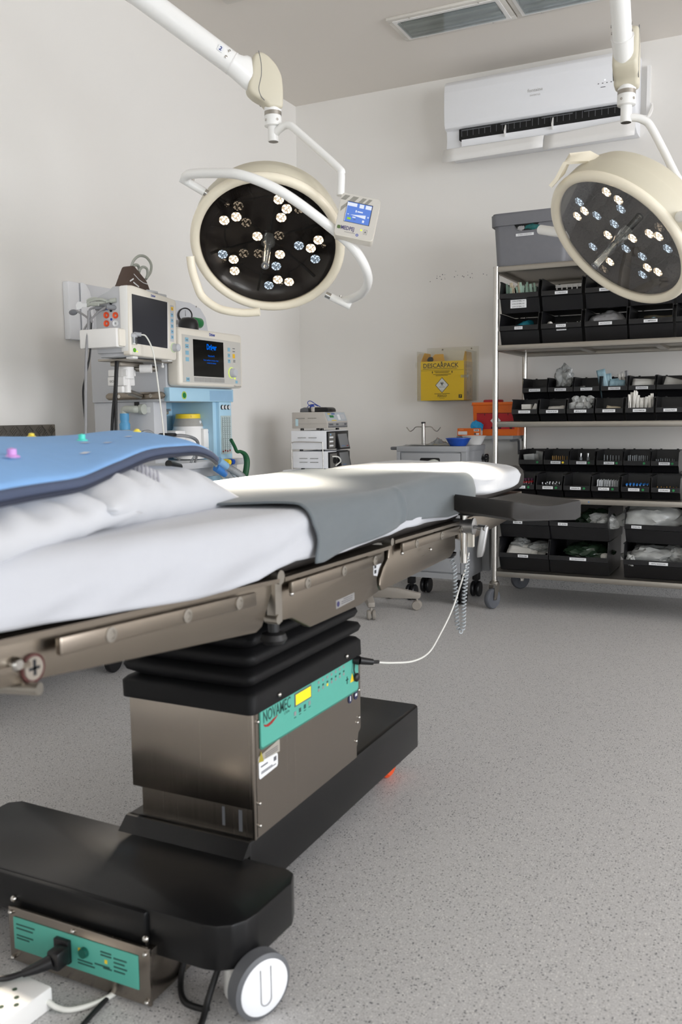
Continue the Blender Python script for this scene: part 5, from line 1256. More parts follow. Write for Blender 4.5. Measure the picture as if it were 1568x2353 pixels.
build(G().ball((cx+0.012, 4.621, 1.986), 0.036, 0.0055, 0.013, sub=3, crumple=0.3, seed=3), 'green_wrap', mat('teal_film', (28, 92, 92), 0.2, noise_amt=0.6, noise_scale=60), hl, smooth=40)
build(G().ball((cx-0.045, 4.621, 1.984), 0.018, 0.005, 0.012, sub=3, crumple=0.3, seed=5), 'grey_wrap', M['poly_grey'], hl, smooth=40)
lb = build(G().box((cx-0.072, 4.6225, 1.945), (cx+0.020, 4.6245, 1.958)), 'label', M['label'], GB, smooth=0)
text('MATERIAL ESTERILIZADO', 0.009, (cx-0.026, 4.6224, 1.9485), X, Z, M['ink_grey'], lb, width=0.072)
# ------------------------------------------------------------------ air conditioner
AC = thing('air_conditioner', (-1.27, 5.2, 2.5), 'white split air conditioner high on the back wall with its flap open', 'air conditioner')
ax0, ax1 = -1.80, -0.745
prof = [(5.30, 2.945), (5.13, 2.945), (5.10, 2.93), (5.083, 2.90), (5.077, 2.80), (5.080, 2.70), (5.092, 2.672), (5.12, 2.668), (5.13, 2.62), (5.12, 2.575), (5.14, 2.55), (5.20, 2.535), (5.30, 2.535)]
build(G().prism(prof, (ax0, 0, 0), Y, Z, V((ax1-ax0, 0, 0)), bev=0.006), 'housing', M['cool_white'], AC, smooth=35)
fp = build(G().prism([(5.10, 2.935), (5.08, 2.91), (5.072, 2.87), (5.070, 2.78), (5.074, 2.70), (5.083, 2.676), (5.095, 2.672), (5.10, 2.70)], (ax0+0.003, 0, 0), Y, Z, V((ax1-ax0-0.006, 0, 0)), bev=0.004), 'front_panel', M['cool_white'], AC, smooth=40)
text('fontaine', 0.026, (-1.27, 5.0695, 2.795), X, Z, mat('pale_grey_ink', (178, 176, 172), 0.4), fp)
text('INVERTER', 0.013, (-1.27, 5.0695, 2.772), X, Z, mat('paler_grey_ink', (192, 190, 188), 0.4), fp)
g = G()
for k in range(4): g.box((-0.935+k*0.022, 5.0692, 2.776), (-0.928+k*0.022, 5.0700, 2.780))
g.box((-0.92, 5.0692, 2.757), (-0.895, 5.0700, 2.760))
build(g, 'display_print', M['ink_grey'], fp, smooth=0)
build(G().lathe((-0.898, 5.0697, 2.793), -Y, [(0.003, 0), (0.003, 0.0006), (0, 0.0008)], 10), 'status_light', M['led_white'], fp)
sl = build(G().box((ax0+0.085, 5.098, 2.607), (ax1-0.05, 5.135, 2.666)), 'outlet', M['dark'], AC, smooth=0)
g = G()
for k in range(26):
    xx = ax0+0.10+k*0.034; g.box((xx, 5.096, 2.625), (xx+0.0025, 5.099, 2.662))
for k in range(4): g.box((ax0+0.10+k*0.23, 5.095, 2.655), (ax0+0.27+k*0.23, 5.098, 2.660))
build(g, 'swing_vane', M['dark_grey'], sl, smooth=0)
build(G().prism([(5.102, 2.624), (5.098, 2.618), (5.100, 2.57), (5.118, 2.560), (5.124, 2.566), (5.108, 2.578)], (ax0+0.10, 0, 0), Y, Z, V((ax1-ax0-0.16, 0, 0))), 'flap', M['cool_white'], AC, smooth=30)
g = G()
for xx in (ax0+0.355, ax0+0.62): g.prism([(5.07, 2.61), (5.10, 2.655), (5.10, 2.59), (5.085, 2.585)], (xx, 0, 0), Y, Z, V((0.006, 0, 0)))
build(g, 'flap_hinge', M['white_plastic'], AC, smooth=0)
# bent deflector sheet under the outlet, in two lengths
for a, b, dz, nm in ((ax0+0.01, -1.215, 0.0, 0), (-1.212, -0.735, -0.006, 1)):
    P = [(5.10, 2.562), (5.055, 2.553), (5.050, 2.548), (5.035, 2.515), (5.024, 2.474)]
    g = G(); 
    rows = []
    for (y, z) in P:
        sag = 0.0
        rows.append([g.bm.verts.new((x, y, z+dz+(0.026*((x-a)/(b-a)) if nm == 1 else -0.0)*(1 if z > 2.53 else 0.35)+(0.008*(x-a)/(b-a)*(1 if z < 2.53 else 0) if nm == 0 else 0))) for x in [lerp(a, b, k/8) for k in range(9)]])
    for r0, r1 in zip(rows, rows[1:]):
        for k in range(8): g.bm.faces.new((r0[k], r0[k+1], r1[k+1], r1[k]))
    build(g, 'deflector', M['white_plastic'], AC, smooth=12, solid=0.002)
g = G().tube(catmull([(-0.735, 5.20, 2.62), (-0.70, 5.23, 2.62), (-0.685, 5.26, 2.66), (-0.69, 5.285, 2.70)], 6), 0.010, 10).box((-0.712, 5.27, 2.64), (-0.694, 5.30, 2.90))
build(g, 'pipe_cover', M['white_plastic'], AC)
g = G().tube(catmull([(-0.74, 5.15, 2.60), (-0.71, 5.14, 2.575), (-0.69, 5.17, 2.61), (-0.68, 5.24, 2.68)], 6), 0.004, 8)
build(g, 'cable_loop', M['cable_white'], AC, smooth=60)

# ------------------------------------------------------------------ recessed ceiling lights (switched off)
def fixture(x0, x1, y0, y1, label):
    t = thing('ceiling_light', ((x0+x1)/2, (y0+y1)/2, ZC-0.03), label, 'ceiling light', 'recessed ceiling lights')
    g = G(); b = 0.045
    for lo, hi in (((x0, y0), (x1, y0+b)), ((x0, y1-b), (x1, y1)), ((x0, y0+b), (x0+b, y1-b)), ((x1-b, y0+b), (x1, y1-b))):
        g.box((lo[0], lo[1], ZC-0.014), (hi[0], hi[1], ZC), bev=0.003)
    build(g, 'frame', M['light_trim'], t)
    g = G().box((x0+b*0.55, y0+b*0.55, ZC-0.017), (x1-b*0.55, y0+b, ZC-0.010)).box((x0+b*0.55, y1-b, ZC-0.017), (x1-b*0.55, y1-b*0.55, ZC-0.010)).box((x0+b*0.55, y0+b, ZC-0.017), (x0+b, y1-b, ZC-0.010)).box((x1-b, y0+b, ZC-0.017), (x1-b*0.55, y1-b, ZC-0.010))
    build(g, 'inner_frame', M['white_plastic'], t, smooth=0)
    build(G().box((x0+b, y0+b, ZC-0.0025), (x1-b, y1-b, ZC-0.0012)), 'recess', mat('recess_grey', (205, 206, 204), 0.5), t, smooth=0)
    g = G().prism([(0, 0), (0.05, 0), (0.0, 0.010)], (x0+b, y0+b+0.006, ZC-0.012), Y, Z, V((x1-x0-2*b, 0, 0))).prism([(0, 0), (-0.05, 0), (0.0, 0.010)], (x0+b, y1-b-0.006, ZC-0.012), Y, Z, V((x1-x0-2*b, 0, 0)))
    build(g, 'mirror_louvre', M['mirror_louvre'], t, smooth=0)
    for yy in ((y0+y1)/2-0.035, (y0+y1)/2+0.035): build(G().cyl((x0+b+0.01, yy, ZC-0.012), (x1-b-0.01, yy, ZC-0.012), 0.008, seg=14), 'lamp_tube', M['tube_lamp'], t)
    build(G().box((x0+b, y0+b, ZC-0.0225), (x1-b, y1-b, ZC-0.0215)), 'cover_glass', M['light_glass'], t, smooth=0)
    g = G()
    for xx in (x0+0.12, x1-0.12):
        for yy in (y0+0.02, y1-0.02): g.ball((xx, yy, ZC-0.015), 0.004, sub=2)
    build(g, 'screw', M['chrome'], t)
fixture(-1.860, -1.262, 4.375, 4.665, 'switched-off recessed ceiling light left of the other, left of the lamp arm')
fixture(-1.255, -0.655, 4.375, 4.665, 'switched-off recessed ceiling light cut by the top of the photo beside the right lamp arm')
cv = thing('ceiling_plate', (-2.46, 3.9, ZC-0.01), 'small white ceiling plate just showing at the top edge', 'ceiling plate')
build(G().box((-2.47, 3.55, ZC-0.012), (-2.17, 3.86, ZC), bev=0.003), 'plate', M['light_trim'], cv)

# ------------------------------------------------------------------ sharps box in its clear holder
HO = thing('wall_holder', (-1.81, 5.2, 1.13), 'clear acrylic wall holder around the yellow sharps carton', 'holder')
g = G().box((-1.985, 5.293, 1.125), (-1.655, 5.299, 1.452))
build(g, 'back_sheet', M['acrylic'], HO, smooth=0, normals=True)
build(G().box((-1.975, 5.098, 1.128), (-1.668, 5.102, 1.418)), 'front_sheet', M['acrylic'], HO, smooth=0)
for xx, nm in ((-1.978, 'side_sheet'), (-1.668, 'side_sheet')): build(G().box((xx, 5.098, 1.128), (xx+0.004, 5.293, 1.420)), nm, M['acrylic'], HO, smooth=0)
build(G().box((-1.978, 5.098, 1.122), (-1.664, 5.293, 1.126)), 'floor_sheet', M['acrylic'], HO, smooth=0)
g = G()
for zz in (1.18, 1.34): g.cyl((-1.982, 5.10, zz-0.015), (-1.982, 5.10, zz+0.015), 0.005, seg=10)
build(g, 'hinge', M['acrylic'], HO)
build(G().box((-1.70, 5.09, 1.258), (-1.655, 5.098, 1.274)), 'catch', M['glass_clear'], HO)
g = G()
for (xx, zz) in ((-1.885, 1.440), (-1.70, 1.440)): g.ball((xx, 5.292, zz), 0.005, 0.004, 0.005, sub=2)
build(g, 'holder_screw', M['dull_steel'], HO)
DB = thing('sharps_carton', (-1.81, 5.19, 1.13), 'yellow cardboard sharps carton with black lettering hung on the back wall', 'carton')
dx0, dx1, dy0, dy1 = -1.962, -1.690, 5.118, 5.282
bd = build(G().box((dx0, dy0, 1.1275), (dx1, dy1, 1.360), bev=0.0012), 'carton_body', M['yellow_card'], DB, smooth=0)
build(G().box((dx1+0.0002, dy0+0.002, 1.129), (dx1+0.0012, dy1-0.002, 1.358)), 'side_print', M['tan_card'], bd, smooth=0)
g = G().prism([(0, 0), (0.164, 0), (0.164, 0.055), (0.06, 0.055)], (dx0+0.001, dy0, 1.36), Y, Z, V((0.002, 0, 0)))
g.prism([(0, 0), (0.164, 0), (0.150, 0.055), (0.03, 0.055)], (dx1-0.004, dy0, 1.36), Y, Z, V((0.002, 0, 0)))
g.prism([(0, 0), (0.11, 0), (0.10, 0.05), (0.045, 0.05)], (dx0+0.0, dy1-0.04, 1.36), X, Z, V((0, 0.002, 0)))
build(g, 'flap', mat('inner_card', (214, 170, 70), 0.8), DB, smooth=0)
fy = dy0-0.0004
text('DESCARPACK', 0.037, (-1.835, fy, 1.3225), X, Z, M['ink'], bd, bold=0.008, width=0.222)
g = G()
for (xc, zz, w) in ((-1.838, 1.3145, 0.22), (-1.825, 1.2975, 0.10), (-1.825, 1.2905, 0.085), (-1.825, 1.2805, 0.112), (-1.825, 1.2735, 0.082), (-1.825, 1.1655, 0.098)):
    n_ = int(w/0.007)
    for k in range(n_): g.box((xc-w/2+k*0.007, fy-0.0003, zz), (xc-w/2+k*0.007+0.0058, fy, zz+0.003))
g.box((dx0+0.002, fy-0.0003, 1.3055), (dx1-0.002, fy, 1.3068))
for xx in (-1.889, -1.765): g.prism([(0, 0), (0.004, 0), (0.004, 0.008), (0.007, 0.008), (0.002, 0.014), (-0.003, 0.008), (0, 0.008)], (xx, fy-0.0003, 1.288), X, Z, V((0, 0.0003, 0)))
g.prism([(-0.006, 0.012), (0.006, 0.012), (0.001, 0)], (-1.829, fy-0.0003, 1.345), X, Z, V((0, 0.0003, 0)))
build(g, 'print', M['ink'], bd, smooth=0)
text('PERIGO!', 0.021, (-1.825, fy, 1.147), X, Z, M['ink'], bd, bold=0.008, width=0.058)
text('NÃO REUTILIZAR', 0.007, (-1.825, fy, 1.138), X, Z, M['ink'], bd, width=0.03)
build(G().box((-1.722, fy-0.0003, 1.140), (-1.701, fy, 1.161)), 'size_mark', M['ink'], bd, smooth=0)
text('7', 0.017, (-1.7115, fy-0.0003, 1.1445), X, Z, M['yellow_card'], bd, bold=0.03)
dcx, dcz, dr = -1.826, 1.218, 0.046
dm = build(G().prism([(0, -dr), (dr*0.93, 0), (0, dr), (-dr*0.93, 0)], (dcx, fy-0.0004, dcz), X, Z, V((0, 0.0004, 0))), 'hazard_border', M['ink'], bd, smooth=0)
build(G().prism([(0, -dr*0.91), (dr*0.84, 0), (0, dr*0.91), (-dr*0.84, 0)], (dcx, fy-0.0007, dcz), X, Z, V((0, 0.0003, 0))), 'hazard_field', M['label'], dm, smooth=0)
g = G()
bc = V((dcx, fy-0.0009, dcz+0.009))
def arc3(c, r, a0, a1, w, n=14):
    for k in range(n):
        t0, t1 = lerp(a0, a1, k/n), lerp(a0, a1, (k+1)/n)
        f0 = math.sin(PI*k/n)**0.5*w+0.0005; f1 = math.sin(PI*(k+1)/n)**0.5*w+0.0005
        P = [c+V((math.cos(t0), 0, math.sin(t0)))*(r-f0/2), c+V((math.cos(t1), 0, math.sin(t1)))*(r-f1/2), c+V((math.cos(t1), 0, math.sin(t1)))*(r+f1/2), c+V((math.cos(t0), 0, math.sin(t0)))*(r+f0/2)]
        g.bm.faces.new([g.bm.verts.new(p) for p in P])
for k in range(3):
    a = PI/2+k*2*PI/3; cc = bc+V((math.cos(a), 0, math.sin(a)))*0.0066
    arc3(cc, 0.0064, a+0.55, a+2*PI-0.55, 0.0030)
arc3(bc, 0.0050, 0, 2*PI, 0.0012, 20)
build(g, 'biohazard_symbol', M['ink'], dm, smooth=0, normals=False)
text('INFECTANTE', 0.0075, (dcx, fy-0.0008, dcz-0.014), X, Z, M['ink'], dm, width=0.036)
text('6', 0.010, (dcx, fy-0.0008, dcz-0.035), X, Z, M['ink'], dm)
text('DESCARPACK', 0.024, (dx1+0.0013, (dy0+dy1)/2, 1.322), Y, Z, mat('faded_ink', (120, 104, 72), 0.7), bd, width=0.11)
g = G()
for (a, b, c, d_) in ((0.06, 0.075, 1.25, 1.29), (0.115, 0.135, 1.245, 1.28), (0.115, 0.128, 1.17, 1.20), (0.06, 0.085, 1.16, 1.18), (0.02, 0.15, 1.305, 1.3065), (0.1, 0.145, 1.15, 1.153)): g.box((dx1+0.0012, dy0+a, c), (dx1+0.0016, dy0+b, d_))
build(g, 'side_lettering', mat('faded_ink_two', (132, 116, 84), 0.7), bd, smooth=0)
lump((-1.91, 5.15, 1.372), (0.016, 0.02, 0.016), M['ink'], 61, 'black and white waste poking out of the yellow sharps carton', 'waste_piece', 'waste', crumple=0.3, sub=2)

# ------------------------------------------------------------------ wall shelf with sharps bin and glove box
WS = thing('wall_shelf', (-1.52, 5.17, 0.87), 'grey wall shelf behind the left post of the steel shelving', 'shelf')
build(G().box((-1.712, 5.05, 0.896), (-1.374, 5.30, 0.917), bev=0.002), 'board', M['grey'], WS)
for xx in (-1.66, -1.40):
    build(G().tube(catmull([(xx, 5.285, 0.80), (xx, 5.28, 0.87), (xx, 5.25, 0.886), (xx, 5.10, 0.888)], 6), 0.007, 8), 'bracket', M['dark_grey'], WS, smooth=60)
SB = thing('sharps_bin', (-1.48, 5.17, 0.917), 'orange plastic sharps bin with a red lid on the grey wall shelf', 'sharps bin')
def boxtaper(x0, x1, y0, y1, z0, z1, k):
    cx_, cy_ = (x0+x1)/2, (y0+y1)/2; hx_, hy_ = (x1-x0)/2, (y1-y0)/2
    return tub([(cx_+p[0], cy_+p[1]) for p in rrect(hx_*k, hy_*k, 0.015)], z0, [(cx_+p[0], cy_+p[1]) for p in rrect(hx_, hy_, 0.016)], z1)
ob = build(boxtaper(-1.625, -1.338, 5.075, 5.200, 0.9175, 1.095, 0.95), 'tub', M['orange'], SB, smooth=50)
build(G().prism([(p[0]-1.4815, p[1]+5.138) for p in rrect(0.149, 0.068, 0.018)], (0, 0, 1.093), X, Y, V((0, 0, 0.018)), bev=0.003), 'rim', M['orange'], SB)
build(G().lathe((-1.515, 5.138, 1.110), Z, [(0, 0.016), (0.052, 0.016), (0.058, 0.012), (0.058, 0)], 40), 'lid', M['red'], SB)
build(G().tube([(-1.632, 5.12, 1.10), (-1.642, 5.12, 1.094)], 0.003, 8).tube([(-1.37, 5.10, 1.105), (-1.37, 5.10, 1.118)], 0.003, 8), 'latch', M['orange'], SB)
oy = 5.0765
rl = build(G().prism([(-1.597, 0.955), (-1.372, 0.955), (-1.366, 1.047), (-1.597, 1.047)], (0, oy, 0), X, Z, V((0, -0.0012, 0))), 'red_label', mat('red_label', (188, 34, 44), 0.6), SB, smooth=0)
build(G().prism([(0, -0.033), (0.031, 0), (0, 0.033), (-0.031, 0)], (-1.483, oy-0.0012, 1.004), X, Z, V((0, -0.0004, 0))), 'white_diamond', M['label'], rl, smooth=0)
g = G().box((-1.597, oy-0.0018, 1.046), (-1.366, oy-0.0012, 1.0485)).box((-1.55, oy-0.0018, 1.034), (-1.546, oy-0.0012, 1.046)).box((-1.412, oy-0.0018, 1.034), (-1.408, oy-0.0012, 1.046)).box((-1.51, oy-0.0018, 0.957), (-1.45, oy-0.0012, 0.969)).box((-1.40, oy-0.0018, 0.955), (-1.385, oy-0.0012, 0.966))
g.box((-1.495, oy-0.0022, 1.012), (-1.47, oy-0.0017, 1.016)).box((-1.495, oy-0.0022, 0.998), (-1.472, oy-0.0017, 1.002)).box((-1.486, oy-0.0022, 0.984), (-1.480, oy-0.0017, 0.990))
build(g, 'print', mat('dark_red_ink', (70, 24, 28), 0.6), rl, smooth=0)
build(G().box((-1.425, oy-0.0018, 0.978), (-1.405, oy-0.0012, 0.990)), 'small_tag', M['label'], rl, smooth=0)
GX = thing('glove_box', (-1.60, 5.1, 0.917), 'orange glove box with a blue glove sticking out on the grey wall shelf', 'glove box')
gb = build(G().box((-1.700, 5.022, 0.9175), (-1.562, 5.072, 0.9610), bev=0.001) if False else G().box((-1.700, 5.030, 0.9178), (-1.560, 5.0735, 0.9612), bev=0.001), 'carton', M['orange'], GX, smooth=0)
g = G().box((-1.695, 5.0292, 0.924), (-1.640, 5.030, 0.944)).box((-1.600, 5.0292, 0.944), (-1.568, 5.030, 0.956)).box((-1.585, 5.0292, 0.923), (-1.568, 5.030, 0.934))
build(g, 'white_panel', M['label'], gb, smooth=0)
text('CLEAN', 0.009, (-1.675, 5.0292, 0.951), X, Z, mat('pale_orange_ink', (246, 190, 140), 0.6), gb)
build(G().box((-1.597, 5.0288, 0.923), (-1.587, 5.030, 0.934)).box((-1.595, 5.0286, 0.948), (-1.572, 5.0293, 0.953)), 'print', M['ink_grey'], gb, smooth=0)
build(G().box((-1.5605, 5.033, 0.922), (-1.559, 5.071, 0.957)), 'side_photo', M['paper'], gb, smooth=0)
build(G().ball((-1.592, 5.055, 0.974), 0.030, 0.015, 0.030, sub=4, crumple=0.3, seed=8, freq=1.7).ball((-1.570, 5.050, 0.966), 0.018, 0.010, 0.024, sub=3, crumple=0.3, seed=3, rot=(0, 0.5, 0)).ball((-1.612, 5.052, 0.968), 0.012, 0.010, 0.022, sub=3, crumple=0.25, seed=5, rot=(0, -0.3, 0)), 'blue_glove', M['nitrile'], GX, smooth=60, label='crumpled blue glove')

# ------------------------------------------------------------------ grey utility cabinet
CB = thing('utility_cabinet', (-1.705, 4.78, 0), 'grey metal utility cabinet on castors left of the steel shelving', 'cabinet')
c0, c1, cy0, cy1 = -1.905, -1.509, 4.60, 4.945
build(G().box((c0, cy0+0.012, 0.145), (c1, cy1, 0.855), bev=0.002), 'body', M['grey'], CB, smooth=30)
build(G().box((c0-0.004, cy0, 0.842), (c1+0.004, cy1+0.004, 0.872), bev=0.003), 'top', M['grey'], CB)
build(G().box((c0-0.002, cy0, 0.145), (c0+0.018, cy0+0.014, 0.842)).box((c1-0.024, cy0, 0.145), (c1+0.002, cy0+0.014, 0.842)).box((c0, cy0, 0.145), (c1, cy0+0.014, 0.175)), 'front_frame', M['grey'], CB, smooth=0)
dr_ = build(G().box((c0+0.022, cy0+0.001, 0.182), (c1-0.028, cy0+0.012, 0.835), bev=0.002), 'door', M['grey'], CB)
build(G().prism([(q[0], q[1]) for q in rrect(0.058, 0.034, 0.010, 4)], (-1.712, cy0+0.0005, 0.775), X, Z, V((0, 0.0012, 0))), 'recess', M['dark'], dr_, smooth=0)
build(G().tube(catmull([(-1.745, 4.58, 0.755), (-1.715, 4.578, 0.778), (-1.685, 4.582, 0.790), (-1.668, 4.60, 0.783)], 6), 0.013, 12), 'hose_end', M['hose_grey'], CB, smooth=60)
build(G().box((-1.955, 4.62, 0.850), (c0, 4.655, 0.868), bev=0.006), 'push_handle', M['dark_grey'], CB)
build(G().box((c0-0.02, 4.60, 0.735), (c0+0.05, 4.612, 0.775), bev=0.003), 'latch_plate', M['dark_grey'], CB)
pl = build(G().cyl((-1.848, 4.86, 0.87), (-1.848, 4.86, 0.995), 0.011, seg=18), 'hanger_pole', M['chrome'], CB)
build(G().lathe((-1.848, 4.86, 0.993), Z, [(0.0125, 0), (0.0125, 0.009), (0, 0.010)], 18), 'pole_cap', M['black_plastic'], pl)
for s in (-1, 1):
    build(G().tube(catmull([(-1.848, 4.86, 0.974), (-1.848+s*0.045, 4.86, 0.974), (-1.848+s*0.064, 4.86, 0.958), (-1.848+s*0.084, 4.86, 0.950), (-1.848+s*0.104, 4.86, 0.972)], 6), 0.0032, 8), 'hook', M['chrome'], pl, smooth=60)
kn = G().cyl((c1, 4.90, 0.795), (c1+0.02, 4.90, 0.795), 0.01)
for k in range(6):
    a = k*PI/3; kn.ball((c1+0.026, 4.90+0.018*math.cos(a), 0.795+0.018*math.sin(a)), 0.010, sub=2)
kn.cyl((c1+0.018, 4.90, 0.795), (c1+0.034, 4.90, 0.795), 0.021)
build(kn, 'clamp_knob', M['black_plastic'], CB)
build(G().box((c1, 4.90, 0.15), (c1+0.045, 4.94, 0.50), bev=0.003), 'side_panel', M['grey'], CB)
build(G().box((c1+0.005, 4.885, 0.36), (c1+0.035, 4.90, 0.42), bev=0.003), 'side_clip', M['black_plastic'], CB)
for (x, y) in ((c0+0.06, cy0+0.06), (c1-0.04, cy0+0.05), (c0+0.06, cy1-0.05), (c1-0.03, cy1-0.05)):
    k = build(G().box((x-0.02, y-0.02, 0.095), (x+0.02, y+0.02, 0.145), bev=0.006), 'caster', M['black_plastic'], CB)
    g = G()
    for s in (-1, 1): g.lathe((x+s*0.016, y, 0.045), X, [(0, -0.010), (0.040, -0.010), (0.045, -0.005), (0.045, 0.005), (0.040, 0.010), (0, 0.010)], 28)
    build(g.box((x-0.01, y-0.01, 0.045), (x+0.01, y+0.01, 0.1)), 'wheel', M['black_plastic'], k)
BW = G().lathe((-1.575, 4.675, 0.8725), Z, [(0, 0), (0.042, 0), (0.052, 0.012), (0.066, 0.038), (0.069, 0.040), (0.069, 0.043), (0.063, 0.042), (0.048, 0.014), (0.040, 0.004), (0, 0.003)], 44)
build(BW, 'basin', M['blue'], None, smooth=50, label='small royal blue plastic basin on the grey cabinet', cat='basin')
BW = G().lathe((-1.545, 4.86, 0.8725), Z, [(0, 0), (0.04, 0), (0.05, 0.015), (0.066, 0.048), (0.07, 0.05), (0.063, 0.05), (0.046, 0.017), (0.036, 0.004), (0, 0.003)], 44)
build(BW, 'basin', M['white_plastic'], None, smooth=50, label='white plastic basin behind the blue one on the grey cabinet', cat='basin')
g = G().grid(lambda u, v: V((lerp(-1.88, -1.62, u), lerp(4.62, 4.80, v), 0.8735+0.005*(1+nz((u*6, v*5, 2)))+0.03*math.exp(-((u-0.72)**2+(v-0.4)**2)*30)*(1+nz((u*14, v*14, 1))))), 40, 26)
build(g, 'plastic_wrap', M['tube_clear'], None, smooth=50, label='crumpled clear plastic wrap lying on the grey cabinet', cat='wrap', normals=False)

# ------------------------------------------------------------------ stack of units in the corner
CT = thing('equipment_trolley', (-2.43, 4.70, 0), 'pale metal equipment trolley in the room corner carrying three stacked units', 'trolley')
build(G().box((-2.575, 4.49, 0.713), (-2.29, 4.86, 0.735), bev=0.003), 'tray', M['cool_white'], CT)
build(G().box((-2.53, 4.70, 0.10), (-2.47, 4.80, 0.713)), 'column', M['grey'], CT)
build(G().box((-2.575, 4.48, 0.08), (-2.29, 4.88, 0.10), bev=0.004), 'foot', M['grey'], CT)
for (x, y) in ((-2.55, 4.52), (-2.32, 4.52), (-2.55, 4.84), (-2.32, 4.84)):
    build(G().lathe((x, y, 0.04), X, [(0, -0.014), (0.036, -0.014), (0.04, -0.008), (0.04, 0.008), (0.036, 0.014), (0, 0.014)], 24).box((x-0.01, y-0.012, 0.04), (x+0.01, y+0.012, 0.085)), 'caster', M['black_plastic'], CT)
build(G().lathe((-2.49, 4.52, 0.655), X, [(0, -0.025), (0.045, -0.025), (0.05, -0.015), (0.05, 0.015), (0, 0.025)], 28), 'tray_wheel', M['cool_white'], CT)
loop = catmull([(-2.538, 4.535, 0.735), (-2.538, 4.535, 0.88), (-2.532, 4.535, 0.893), (-2.50, 4.535, 0.897), (-2.37, 4.535, 0.895), (-2.343, 4.535, 0.893), (-2.336, 4.535, 0.882), (-2.334, 4.535, 0.735)], 6)
build(G().tube(loop, 0.003, 8), 'guard_loop', M['chrome'], CT, smooth=60)
